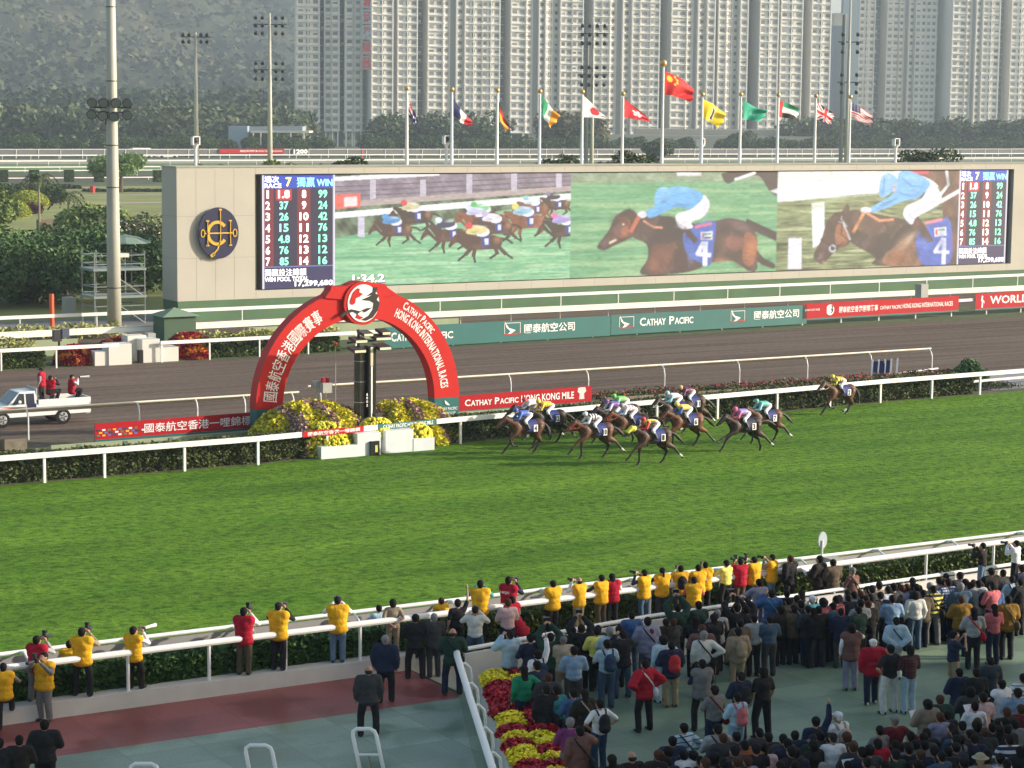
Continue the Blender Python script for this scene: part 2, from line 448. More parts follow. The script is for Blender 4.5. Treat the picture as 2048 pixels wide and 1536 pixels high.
# ------------------------------------------------------------------ hill
def fbm(x, y, s, o=4):
    return noise.fractal(Vector((x*s, y*s, 0.3)), 0.9, 2.1, o)
nx, ny = 340, 250
P = np.zeros((ny, nx, 3), np.float32)
for j in range(ny):
    r = 1080+j*6.2
    for i in range(nx):
        az = R_(4+52*i/(nx-1))
        x = math.sin(az)*r; y = math.cos(az)*r
        t = min(1, max(0, (r-1080)/1150)); t = t*t*(3-2*t)
        azd = math.degrees(az)
        H = 268*math.exp(-((azd-9)/17.5)**2)
        h = H*t*(1+0.30*fbm(x, y, 0.0028)) + 55*t*fbm(x, y, 0.0075, 3)
        h += 6.5*abs(fbm(x, y, 0.055, 2))+ 3.2*noise.noise(Vector((x*.16, y*.16, 0)))
        P[j, i] = (x, y, max(-2, h-2))
m_hill = mat('hill_scrub', (0.010, 0.024, 0.010), 0.95, var=0.5, scale=0.007, col2=(0.06, 0.062, 0.03), detail=8)
tag(gridmesh('hill', P, None, m_hill), None, None, None, 'structure')
rgh = np.random.default_rng(99); nh = 120000
jj = (rgh.random(nh)**1.25*(ny-2)).astype(int); ii = (rgh.random(nh)*(nx-2)).astype(int)
Cc = P[jj, ii].astype(float); Cc[:, :2] += rgh.normal(0, 3, (nh, 2)); Cc[:, 2] += rgh.random(nh)*4.5
Cc = Cc[Cc[:, 2] > 3]
m_scr = mat('scrub_leaf', (0.012, 0.036, 0.010), 0.9, var=.5, scale=.007, col2=(0.105, 0.105, 0.050), detail=6, island=.5)
HILLTREES = (Cc, m_scr)

# ------------------------------------------------------------------ vegetation builders
def hedge_box(name, x0, x1, yf, depth, z1, n, m, size=0.07, label=None, cat='hedge', group=None, z0=0.0, wob=0.08):
    """clipped hedge: dark twiggy core under thousands of leaf faces"""
    mb = MB(); k = max(2, int((x1-x0)/1.5))
    X = np.linspace(x0, x1, k+1)
    for a, b in zip(X[:-1], X[1:]):
        ya, yb = yf(a), yf(b); i = .10
        mb.hexa([(a, ya+i, z0), (b, yb+i, z0), (b, yb+depth-i, z0), (a, ya+depth-i, z0), (a, ya+i, z1-i), (b, yb+i, z1-i), (b, yb+depth-i, z1-i), (a, ya+depth-i, z1-i)])
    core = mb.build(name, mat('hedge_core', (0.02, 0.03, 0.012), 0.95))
    u = rng.random(n); xx = x0+(x1-x0)*u
    yy = np.array([yf(x) for x in xx]); s = rng.random(n)
    tot = z1+depth*0.9; zz = np.empty(n); dd = np.empty(n)
    fr = s < z1/tot
    zz[fr] = z0+(z1-z0)*rng.random(fr.sum()); dd[fr] = 0
    tp = ~fr; zz[tp] = z1; dd[tp] = depth*rng.random(tp.sum())
    bump_ = np.array([noise.noise(Vector((x*1.3, z*1.7, d))) for x, z, d in zip(xx, zz, dd)])
    yy = yy+dd-wob*bump_*fr+rng.normal(0, .03, n); zz = zz+wob*bump_*tp+rng.normal(0, .03, n)
    C = np.stack([xx, yy, np.maximum(zz, z0+.02)], 1)
    cards('leaves', C, size*(0.6+0.8*rng.random(n)), rng, m, core)
    return tag(core, label, cat, group)
def make_tree(name, base, h, r, m, label, nleaf=2600, size=0.16, trunk_h=None, clumps=9, cat='tree', group=None, seed=0, flat=0.7, tr=0.12, droop=0.0):
    rg = np.random.default_rng(seed+11); rd = random.Random(seed)
    b = Vector(base); root = empty(name, b)
    th = trunk_h if trunk_h is not None else h*0.35
    mb = MB(); top = Vector((rd.uniform(-.1, .1)*r, rd.uniform(-.1, .1)*r, th))
    mb.tube([(0, 0, -0.05), tuple(top*0.5+Vector((rd.uniform(-.1, .1), 0, 0))), tuple(top)], [tr*1.3, tr, tr*.8], 8)
    cl = []
    for i in range(clumps):
        a = 2*math.pi*(i/clumps)+rd.uniform(-.4, .4); q = rd.uniform(.25, .78)*r
        zc = th+(h-th)*rd.uniform(.22, .82)
        if i == 0: q, zc = 0, h-(h-th)*.3
        c = Vector((math.cos(a)*q, math.sin(a)*q, zc)); cr = r*rd.uniform(.34, .52)
        cl.append((c, cr)); mb.tube([tuple(top), tuple(top.lerp(c, .5)+Vector((0, 0, .1))), tuple(c)], [tr*.5, tr*.3, tr*.12], 5)
    mb.build('trunk', m_bark, root)
    pts = []
    for c, cr in cl:
        k = int(nleaf/clumps)
        d = rg.normal(size=(k, 3)); d /= np.linalg.norm(d, axis=1)[:, None]
        rad = cr*(0.55+0.5*rg.random(k)**0.5)
        p = np.array(c)+d*rad[:, None]*np.array([1, 1, flat])
        p[:, 2] -= droop*np.linalg.norm(p[:, :2], axis=1)
        pts.append(p)
    C = np.concatenate(pts); C[:, 2] = np.maximum(C[:, 2], 0.1)
    cards('crown', C, size*(0.6+0.8*rg.random(len(C))), rg, m, root)
    return tag(root, label, cat, group)
def make_palm(name, base, h, n, L, label, seed=0, group=None, m=None):
    rd = random.Random(seed); root = empty(name, base)
    mb = MB(); mb.tube([(0, 0, -.05), (.05, 0, h*.5), (0, 0.05, h)], [.16, .12, .10], 8); mb.build('trunk', mat('palm_trunk', (0.24, 0.21, 0.16), .9), root)
    V = []; F = []
    for i in range(n):
        a = 2*math.pi*i/n+rd.uniform(-.25, .25); up = rd.uniform(.15, .9); prev = None
        steps = 9
        for s in range(steps+1):
            t = s/steps; q = L*t
            z = h+up*L*.55*math.sin(min(t*2.1, 2.6))-L*.75*t*t
            c = Vector((math.cos(a)*q*.85, math.sin(a)*q*.85, z)); side = Vector((-math.sin(a), math.cos(a), 0))
            if prev is not None:
                for sg in (-1, 1):
                    w = L*.22*math.sin(math.pi*min(1, t*.9+.12))
                    tip = c+side*sg*w+Vector((math.cos(a)*.1*L, math.sin(a)*.1*L, -w*.5))
                    k = len(V); V += [tuple(prev), tuple(c), tuple(tip)]; F.append((k, k+1, k+2))
                    tip2 = tip+Vector((0, 0, -w*.2))-Vector((math.cos(a), math.sin(a), 0))*L*.06
                    k = len(V); V += [tuple(prev.lerp(c, .5)), tuple(c), tuple(tip2)]; F.append((k, k+1, k+2))
            prev = c
    me = bpy.data.meshes.new('crown'); me.from_pydata(V, [], F)
    link('crown', me, m or leafmat('palm_leaf', (0.07, 0.11, 0.03)), root)
    return tag(root, label, 'palm tree', group)
m_leafH = leafmat('hedge_leaf', (0.075, 0.11, 0.028))
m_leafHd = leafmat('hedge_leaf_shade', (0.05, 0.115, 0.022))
m_leafT = leafmat('tree_leaf', (0.075, 0.140, 0.036))
m_leafT2 = leafmat('tree_leaf_light', (0.16, 0.22, 0.06))
m_leafFar = leafmat('tree_leaf_far', (0.060, 0.085, 0.028))

tag(cards('hillside_woodland', HILLTREES[0], 2.6*(0.6+.8*rgh.random(len(HILLTREES[0]))), rgh, HILLTREES[1], None, 0.6, .8), 'dense scrub and trees covering the hill', 'wood', None, 'stuff')
# ------------------------------------------------------------------ rails (one fence = one thing; every post a part)
def fence(name, line, z, label, posts, style='pipe', r=0.07, m=m_white, group=None, post_r=0.035, zb=0.0, pm=None, cat='rail', rail_name='top_rail', width=0.2, neck=0.35, shared=None):
    """line: list of (x,y); posts: list of x; style pipe | flat | cover"""
    root = empty(name, (line[0][0], line[0][1], 0)); o = Vector(root.location)
    pts = [Vector((x, y, z))-o for x, y in line]
    mb = MB()
    if style == 'pipe': mb.tube(pts, r, 10)
    elif style == 'flat':
        for a, b in zip(pts[:-1], pts[1:]): mb.bar(a, b, 0.07, width)
    elif style == 'cover':     # wide sloping safety cover carried on curved necks
        for a, b in zip(pts[:-1], pts[1:]):
            y0 = Vector((0, 0.0, 0)); y1 = Vector((0, -neck*.9, -width))
            w = Vector((0, 0, -.035))
            mb.hexa([a+y1+w, b+y1+w, b+y0+w, a+y0+w, a+y1, b+y1, b+y0, a+y0])
        mb.tube([p+Vector((0, 0, 0.01)) for p in pts], 0.05, 8)
    mb.build(rail_name, m, root)
    lx = [p[0] for p in line]; ly = [p[1] for p in line]
    pmesh = {}
    pb = MB()
    if style == 'cover': pb.tube([(0, neck, zb), (0, neck, z*0.72), (0, neck*.75, z*.9), (0, neck*.3, z-.02), (0, 0, z-0.02)], [post_r]*5, 7)
    elif style == 'flat': pb.box(-post_r, post_r, .035, .035+post_r*2, zb, z-.02)
    else: pb.tube([(0, 0, zb), (0, 0, z)], post_r, 7)
    pme = pb.mesh('post')
    for x in posts[:100]:
        q = link('post', pme, pm or m, root); q.location = Vector((x, float(np.interp(x, lx, ly)), 0))-o
    if len(posts) > 100:
        rest = MB()
        for x in posts[100:]:
            y = float(np.interp(x, lx, ly)); rest.add([(Vector(v)+Vector((x, y, 0))-o) for v in pb.v], pb.f)
        tag(rest.build('posts', pm or m, root), None, None, None, 'stuff')
    return tag(root, label, cat, group)

# inner running rail of the turf track
base_posts = [24.0, 26.4, 28.85, 31.35, 34.8, 38.1, 41.5, 44.9, 48.5, 52.2, 56.0, 59.8, 63.6, 67.5, 71.1, 74.66, 78.25, 81.7]
L0 = [(x, inner_y(x)) for x in (-20, 10, 27, 38, 48, 64, 75, 120, 260)]
ip = [-19+3.4*i for i in range(13)]+base_posts+[85.2+3.5*i for i in range(14)]
fence('inner_running_rail', L0, 1.12, 'long white running rail along the inside of the turf track behind the horses', ip, 'flat', group=None, post_r=0.05, width=0.22)
# panels on that rail at the finish
def rail_panel(x0, x1, m, txt, label, bold):
    root = MB(); n_ = 6
    for i in range(n_):
        a = x0+(x1-x0)*i/n_; b = x0+(x1-x0)*(i+1)/n_
        root.bar((a, inner_y(a)-.05, 1.12), (b, inner_y(b)-.05, 1.12), 0.02, .25)
    o = root.build('rail_sign', m); tag(o, label, 'sign')
    lettering('lettering', [(txt, x0+.25, x1-.2, 1.03, 1.20, bold)], m_txt, o, fn=lambda x, z: (x, inner_y(x)-.066, z))
rail_panel(at(608, 870, 1.12).x, at(730, 858, 1.12).x, m_red, '國泰航空香港一哩錦標', 'small red strip with Chinese lettering fixed to the white rail left of the finish post', .01)
rail_panel(at(762, 856, 1.12).x, at(880, 845, 1.12).x, m_teal, 'CATHAY PACIFIC HONG KONG MILE', 'small teal strip with English lettering fixed to the white rail right of the finish post', .01)

hedge_box('hedge', 17, at(1998, 775, .5).x-.3, lambda x: inner_y(x)+.55, 1.35, 1.0, 46000, leafmat('hedge_leaf_inner', (0.085, 0.105, 0.030)), 0.075, 'long clipped green hedge right behind the white inner running rail')

# dirt track outer rail (curved necks)
gap0, gap1 = atY(598, 790, 95).x, atY(616, 790, 95).x
fence('dirt_track_rail', [(12, 95), (gap0, 95)], 1.33, 'cream covered rail behind the red Chinese banner, ending left of the finish post', [14.5, 18, 21.5, 25, 28.5, 32.03, 35.15+2.1, 39.2+.9, 41.4+1.1, 43.6, 45.0], 'cover', m=m_cream, pm=m_white, neck=-.35, width=.16)
fence('dirt_track_rail', [(gap1, 95), (84.9, 95)], 1.58, 'cream covered rail running right from the finish post above the hedge', [gap1+.5, 48.6, 52.8, 56.98, 61.6, 66.34, 71.2, 75.8, 80.3, 84.7], 'cover', m=m_cream, pm=m_white, neck=-.35, width=.16)
# rail B with banners
yB = lambda x: float(np.interp(x, [0, 40, 56, 64, 96, 113, 300], [120.1, 120.1, 120.4, 120.8, 122.2, 123.0, 131]))
xb0, xb1 = atY(238, 690, 120.2).x, atY(322, 690, 120.2).x
fence('inner_dirt_rail', [(10, yB(10)), (xb0, yB(xb0))], 1.15, 'white rail left of the red and orange flower bed by the dirt track', [12+3.5*i for i in range(7)]+[39.2, 42.4, 45.9], 'flat', width=.2, post_r=.04)
fence('inner_dirt_rail', [(x, yB(x)) for x in (xb1, 56, 64, 96, 113, 200)], 1.15, 'white rail right of the red and orange flower bed carrying the long banners', [xb1+.1, 51.8, 55.03, 58.3, 61.6]+[65+3.6*i for i in range(36)], 'flat', width=.2, post_r=.04)
# cream covered rail further in, and rail A by the screen
fence('far_covered_rail', [(8, 129.2), (42, 129.5), (60, 130.4), (80, 130.8), (128, 131.3), (220, 133)], 1.15, 'cream covered rail with curved posts between the banners and the big screen', [10+4.05*i for i in range(48)], 'cover', m=m_cream, pm=m_cream, neck=.3, width=.28)
fence('screen_rail', [(8, 138.2), (60, 138.4), (128, 140), (220, 142)], 1.2, 'thin white rail running along the foot of the giant screen', [10+5.2*i for i in range(38)], 'flat', m=m_white, width=.22, post_r=.03)
# far straight
def farfence(y, lab, w=.16, z=1.15, step=8.0, nm='far_rail', m=m_white):
    n_ = int(600/step)
    fence(nm, [(60, y), (760, y)], z, lab, [90+step*i for i in range(n_)], 'flat', m=m, width=w, post_r=.05)
farfence(591, 'farthest white running rail, just in front of the grey mesh fence on the far straight', .3)
farfence(531, 'white running rail above the far green turf strip', .32)
farfence(478, 'white running rail below the far green turf strip', .24)
farfence(452, 'white running rail on the edge of the far dark dirt track', .20)
farfence(425.5, 'low pale rail in front of the far dark dirt track', .20, .5)
# mesh fence
mroot = empty('mesh_fence', (60, 601, 0)); mb = MB(); mb.box(0, 700, 0, .05, 0.7, 2.5)
mb.build('mesh_panel', mat('mesh_grey', (0.15, 0.15, 0.155), .9), mroot); mb = MB(); mb.box(0, 700, -.1, .0, 2.5, 2.66); mb.build('top_rail', m_white, mroot)
pme = MB().box(-.07, .07, -.16, -.03, 0, 2.64).mesh('post')
for i in range(80): link('post', pme, m_white, mroot, (90+i*6.4, 0, 0))
tag(mroot, 'long grey mesh fence with white posts below the far row of trees', 'fence')

# outer turf rail in front of the photographers (underside seen from the stand, its shade put into the grey)
yO = 52.75
oroot = empty('outer_running_rail', (0, yO, 0)); mb = MB(); mb.tube([(-5, 0, 1.2), (110, 0, 1.2)], .055, 10); mb.build('top_rail', m_white, oroot)
mb = MB(); mb.hexa([(-5, -.10, .78), (110, -.10, .78), (110, -.06, .78), (-5, -.06, .78), (-5, -.02, 1.11), (110, -.02, 1.11), (110, .02, 1.11), (-5, .02, 1.11)]); mb.build('underside_cover', mat('cover_shaded_grey', (0.20, 0.19, 0.185), .6), oroot)
pm_ = MB(); pm_.tube([(0, -.75, 0), (0, -.75, .8), (0, -.6, 1.12), (0, -.3, 1.25), (0, 0, 1.2)], .035, 7); pme = pm_.mesh('post')
for i in range(34): link('post', pme, m_white, oroot, (14.5+3.05*i, 0, 0))
tag(oroot, 'thin white running rail with a grey underside at the near edge of the turf', 'rail')
# planted kerb wall, hedge and big white rail
m_kerb = mat('kerb_white', (0.58, 0.56, 0.52), .75, var=.08, scale=1.5)
o = MB().box(-10, 27.6, 50.62, 51.12, 0, .40).build('kerb_wall', m_kerb); tag(o, 'low white kerb wall the photographers stand on, beside the red strip', 'wall')
o = MB().box(27.6, 110, 51.0, 51.3, 0.0, .10).build('kerb_wall', m_kerb); tag(o, 'low sunlit kerb along the hedge at the right, behind the walkway', 'wall')
hedge_box('hedge', 8, 27.6, lambda x: 51.15, 0.95, 0.98, 24000, m_leafHd, .075, 'dark green hedge behind the white kerb wall at the left')
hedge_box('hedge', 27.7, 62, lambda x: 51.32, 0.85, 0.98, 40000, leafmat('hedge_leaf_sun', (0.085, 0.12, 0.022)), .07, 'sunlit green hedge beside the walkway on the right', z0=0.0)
px = [13.1, 15.3, 17.45, 19.62, 21.78, 23.9, 26.05, 28.2]
fence('main_rail', [(5, 50.75), (28.5, 50.8)], 1.36, 'big round white rail on the kerb wall at the left, photographers on it', px, 'pipe', r=.085, post_r=.045, zb=.4)
fence('main_rail', [(28.5, 50.8), (36, 50.9), (40.35, 50.95)], 1.36, 'big round white rail in the middle behind the yellow vests', [30.4, 32.8, 35.3, 37.8, 40.2], 'pipe', r=.085, post_r=.045)
fence('main_rail', [(40.55, 50.95), (52, 51.25), (80, 51.9)], 1.36, 'big round white rail at the right above the sunlit hedge', [42.7, 45.75, 48.6, 51.5, 54.4, 57.3, 60.2], 'pipe', r=.085, post_r=.045)
o = MB().tube([(40.36, 50.95, 1.36), (40.54, 50.95, 1.36)], .095, 10).build('rail_joint', mat('marker_yellow', (0.75, 0.55, 0.03), .5)); tag(o, 'yellow band at the end of the big white rail beside the papers', 'rail joint')
# public barrier: white solid wall with a rail on top, and curved corner
yR = lambda x: float(np.interp(x, [27.4, 33.6, 39.2, 48.2, 80], [48.0, 48.85, 49.02, 49.4, 50.5]))
broot = empty('public_barrier', (27.6, 48.05, 0)); o_ = Vector(broot.location)
mb = MB(); XX = np.linspace(27.6, 75, 24)
for a, b in zip(XX[:-1], XX[1:]):
    mb.hexa([Vector(q)-o_ for q in [(a, yR(a)-.05, 0), (b, yR(b)-.05, 0), (b, yR(b)+.05, 0), (a, yR(a)+.05, 0), (a, yR(a)-.05, .98), (b, yR(b)-.05, .98), (b, yR(b)+.05, .98), (a, yR(a)+.05, .98)]])
mb.build('panel', mat('barrier_panel', (0.62, 0.60, 0.57), .6), broot)
mb = MB(); mb.tube([Vector((x, yR(x), 1.1))-o_ for x in XX], .055, 8); mb.build('top_rail', m_white, broot)
pme = MB().tube([(0, 0, .9), (0, 0, 1.1)], .03, 6).mesh('post')
for x in np.arange(28.5, 72, 2.4): link('post', pme, m_white, broot, Vector((x, yR(x), 0))-o_)
tag(broot, 'white panelled barrier with a top rail holding the crowd back from the walkway', 'barrier')
# ------------------------------------------------------------------ giant screen building
YS = 142.84
m_beige = mat('screen_wall', (0.45, 0.43, 0.37), .8, var=.05, scale=.4)
m_grnb = mat('screen_base_green', (0.075, 0.15, 0.075), .8, var=.12, scale=.5)
sroot = empty('screen_building', (59.1, YS, 0))
mb = MB()
X0, X1, XR = 0.0, 5.9, 78.5
mb.box(0, 5.85, 0, 2.7, 1.4, 10.6)                   # left wing
mb.box(5.85, XR+2, 0, 2.7, 1.4, 1.96)                # sill
mb.box(5.85, XR+2, 0, 2.7, 10.12, 10.6)              # lintel
mb.box(77.35, XR+2, 0, 2.7, 1.96, 10.12)             # right wing
mb.box(5.85, 77.35, 1.0, 2.7, 1.96, 10.12)           # back
wall = mb.build('wall', m_beige, sroot)
mb = MB(); mb.box(.03, XR+2, .03, 2.67, 0, 1.4); mb.build('base', m_grnb, sroot)
mb = MB(); mb.box(-.06, XR+2.06, -.06, 2.76, 10.6, 10.68); mb.build('coping', m_conc, sroot)
mb = MB()
for x in [i*1.42+1.42 for i in range(3)]: mb.box(x-.012, x+.012, -.004, .0, 1.45, 10.5)
for z in (4.35, 7.25): mb.box(0, 5.8, -.004, .0, z-.012, z+.012)
for x in np.arange(5.9, 80, 2.84): mb.box(x-.012, x+.012, -.004, .0, 1.45, 1.93); mb.box(x-.012, x+.012, -.004, 0, 10.16, 10.56)
for z in (4.35, 7.25): mb.box(-.004, .0, 0, 2.7, z-.012, z+.012)
mb.build('panel_joint', mat('joint', (0.30, 0.27, 0.22), .9), sroot)
tag(sroot, 'long beige building with a green base holding the giant screen', 'screen building')
# club badge
bx, bz = 62.06, 6.08
b = MB(); ring = [(bx+1.5*math.cos(a), bz+1.78*math.sin(a)) for a in np.linspace(0, 2*math.pi, 48, endpoint=False)]
b.prism(ring, YS-.32, YS-.20); b.prism([(bx+.7*math.cos(a), bz+.7*math.sin(a)) for a in np.linspace(0, 2*math.pi, 16, endpoint=False)], YS-.20, YS)
badge = b.build('club_badge', mat('badge_navy', (0.016, 0.018, 0.065), .4)); fixn(badge)
tag(badge, 'oval navy badge with gold horseshoe and crossed crops on the beige wall', 'badge')
g = MB(); yb = YS-.36
def gl(pts, w): 
    for a, c in zip(pts[:-1], pts[1:]): g.bar((bx+a[0], yb, bz+a[1]), (bx+c[0], yb, bz+c[1]), .05, w)
gl([(-.85, .85), (-.85, -.85)], .12); gl([(.85, .85), (.85, -.85)], .12); gl([(-1.1, 0), (1.1, 0)], .09)
hs = [(-.12+.66*math.cos(a), .66*math.sin(a)*1.15) for a in np.linspace(R_(38), R_(322), 22)]
gl([(x*1.05, z) for x, z in hs], .22)
gl([(.1, 1.6), (.12, .6), (.1, -.5), (-.1, -1.1), (-.5, -1.55)], .09)
gl([(.0, 1.62), (.22, 1.62)], .12); gl([(-.35, -1.4), (-.62, -1.6)], .22)
for s in (-1, 1):
    gl([(s*(1.1+.14*math.cos(a))+s*.1, .26*math.sin(a)) for a in np.linspace(0, 2*math.pi, 14)], .07)
    for zz in (.85, -.85): gl([(s*.85-.12, zz), (s*.85+.12, zz)], .09)
g.build('emblem', mat('gold', (0.72, 0.45, 0.06), .4, metal=.2), badge)

# picture on the screen -------------------------------------------------------
W, Hh, SS = 1200, 138, 2
cw, ch = W*SS, Hh*SS
canvas = np.zeros((ch, cw, 3), np.float32)
gx, gy = np.meshgrid((np.arange(cw)+.5)/cw*70.4, 8-(np.arange(ch)+.5)/ch*8)
def s2p(u, v):
    p = atY(u, v, YS-.0); return (p.x-65.61, p.z-2.03)
def poly_mask(pts):
    pts = np.array(pts); x0, x1 = pts[:, 0].min(), pts[:, 0].max(); z0, z1 = pts[:, 1].min(), pts[:, 1].max()
    a, b = max(0, int(x0/70.4*cw)-1), min(cw, int(x1/70.4*cw)+2); c, d = max(0, int((8-z1)/8*ch)-1), min(ch, int((8-z0)/8*ch)+2)
    if a >= b or c >= d: return None
    X, Z = gx[c:d, a:b], gy[c:d, a:b]; ins = np.zeros(X.shape, bool); n = len(pts)
    for i in range(n):
        (xa, za), (xb_, zb_) = pts[i], pts[(i+1) % n]
        cnd = ((za > Z) != (zb_ > Z)) & (X < (xb_-xa)*(Z-za)/((zb_-za) if abs(zb_-za) > 1e-9 else 1e-9)+xa); ins ^= cnd
    return (slice(c, d), slice(a, b)), ins
def smooth(pts, k=4):
    P_ = [np.array(p, float) for p in pts]; n = len(P_); out = []
    for i in range(n):
        p0, p1, p2, p3 = P_[i-1], P_[i], P_[(i+1) % n], P_[(i+2) % n]
        for t in np.linspace(0, 1, k, endpoint=False):
            out.append(.5*((2*p1)+(-p0+p2)*t+(2*p0-5*p1+4*p2-p3)*t*t+(-p0+3*p1-3*p2+p3)*t**3))
    return out
class Crop:
    def __init__(s, ox, oy, sc): s.o = (ox, oy, sc)
    def m(s, p): return s2p(s.o[0]+p[0]/s.o[2], s.o[1]+p[1]/s.o[2])
    def fill(s, pts, c, sm=True, clip=None, tex=0.0):
        pts = smooth(pts) if sm else pts
        r = poly_mask([s.m(p) for p in pts])
        if r is None: return
        sl, ins = r
        if clip: ins = ins & (gx[sl] >= clip[0]) & (gx[sl] < clip[1])
        cc = np.array(c, np.float32)
        if tex: 
            X_0, Z_0 = gx[sl], gy[sl]; ph = float(pts[0][0]); n_ = 3.0*tex*(.5*np.sin(X_0*2.1+ph+1.3*np.sin(Z_0*1.7))+.35*np.sin(X_0*4.6-Z_0*3.1+ph)+.3*np.sin(Z_0*5.3+X_0*1.1)+.2*np.sin(X_0*11+Z_0*9)); canvas[sl] = np.where(ins[..., None], np.clip(cc*(1+n_[..., None])+np.array([.03, .02, .02])*(n_[..., None] > .12), 0, 1), canvas[sl])
        else: canvas[sl] = np.where(ins[..., None], cc, canvas[sl])
    def line(s, pts, w, c, clip=None):
        for a, b in zip(pts[:-1], pts[1:]):
            a_, b_ = np.array(a, float), np.array(b, float); d = b_-a_; d /= max(np.linalg.norm(d), 1e-6); q = np.array([-d[1], d[0]])*w/2
            s.fill([a_-q-d*w*.3, b_-q+d*w*.3, b_+q+d*w*.3, a_+q-d*w*.3], c, False, clip)
    def oval(s, cx, cy, rx, ry, c, clip=None): s.fill([(cx+rx*math.cos(t), cy+ry*math.sin(t)) for t in np.linspace(0, 2*math.pi, 16, endpoint=False)], c, False, clip)
def soft(cr, items, clip):
    """soft edged patches of light and colour: (cx, cy, rx, ry, angle, colour, strength)"""
    for (cx, cy, rx, ry, an, col, st) in items:
        c0 = cr.m((cx, cy)); ex1 = cr.m((cx+rx, cy)); ez1 = cr.m((cx, cy+ry)); a_ = ex1[0]-c0[0]; b_ = c0[1]-ez1[1]; t_ = R_(an)
        m0 = max(a_, b_)*1.9
        i0, i1 = max(0, int((c0[0]-m0)/70.4*cw)), min(cw, int((c0[0]+m0)/70.4*cw)); j0, j1 = max(0, int((8-c0[1]-m0)/8*ch)), min(ch, int((8-c0[1]+m0)/8*ch))
        if i0 >= i1 or j0 >= j1: continue
        X, Z = gx[j0:j1, i0:i1]-c0[0], gy[j0:j1, i0:i1]-c0[1]
        p_, q_ = X*math.cos(t_)+Z*math.sin(t_), -X*math.sin(t_)+Z*math.cos(t_)
        w = st*np.exp(-1.4*((p_/a_)**2+(q_/b_)**2)**1.3)*((gx[j0:j1, i0:i1] >= clip[0]) & (gx[j0:j1, i0:i1] < clip[1]))
        canvas[j0:j1, i0:i1] = canvas[j0:j1, i0:i1]*(1-w[..., None])+np.array(S(col), np.float32)*w[..., None]
def streaks(x0, x1, za, zb, cols, sx, sz, seed):
    """blurred speed streaks between given colours"""
    sl = (gx >= x0) & (gx < x1) & (gy >= za) & (gy < zb)
    r = np.random.default_rng(seed)
    n_ = np.zeros_like(gx)
    base = r.random((int(8/sz)+3, int(70.4/sx)+3))
    for k, wt in ((1, .6), (2.3, .4)):
        fx = gx/sx*k % (base.shape[1]-1); fz = gy/sz*k % (base.shape[0]-1); ix = fx.astype(int); iz = fz.astype(int); tx = fx-ix; tz = fz-iz
        n_ += wt*((base[iz, ix]*(1-tx)+base[iz, ix+1]*tx)*(1-tz)+(base[iz+1, ix]*(1-tx)+base[iz+1, ix+1]*tx)*tz)
    n_ = np.clip((n_-.25)/.5, 0, .999)*(len(cols)-1); i = n_.astype(int); t = (n_-i)[..., None]; C = np.array([srgb(c) for c in cols], np.float32)
    v = C[i]*(1-t)+C[np.minimum(i+1, len(cols)-1)]*t
    canvas[sl] = v[sl]
S = srgb
xa = s2p(673, 460)[0]; xb_ = s2p(1144, 460)[0]; xc = s2p(1557, 460)[0]; xd = s2p(1921, 430)[0]
# video one: the whole field
c1 = Crop(660, 340, 4.096); K1 = (xa, xb_)
streaks(xa, xb_, 0, 8, ['62a97c', '98cf9c', '6fb587', 'b2dcae', '7cc094'], 9, .33, 1)
c1.fill([(40, 0), (2000, 0), (2000, 240), (40, 560)], S('5d7357'), False, K1, .25)
c1.fill([(40, 60), (2000, 0), (2000, 125), (40, 260)], S('8d7f8e'), False, K1, .08)
for y_ in (110, 150, 190): c1.line([(40, y_+30), (2000, y_-60)], 9, S('5f5564'), K1)
c1.line([(40, 75), (900, 30)], 34, S('fdfdff'), K1)
c1.fill([(40, 262), (2000, 130), (2000, 172), (40, 315)], S('b9a7a6'), False, K1)
for x_ in (365, 775, 1155, 1522, 1890): c1.fill([(x_-24, 30+(x_ < 900)*50), (x_+24, 30+(x_ < 900)*50), (x_+24, 235-(x_-365)*.06), (x_-24, 240-(x_-365)*.06)], S('c9c0cf'), False, K1)
c1.fill([(40, 205), (262, 190), (262, 305), (40, 322)], S('f06a5e'), False, K1); c1.fill([(130, 225), (235, 218), (235, 295), (130, 302)], S('ffe3e3'), False, K1)
c1.line([(40, 375), (2000, 215)], 50, S('ffffff'), K1)
c1.fill([(242, 385), (297, 385), (297, 550), (242, 550)], S('d4cde2'), False, K1)
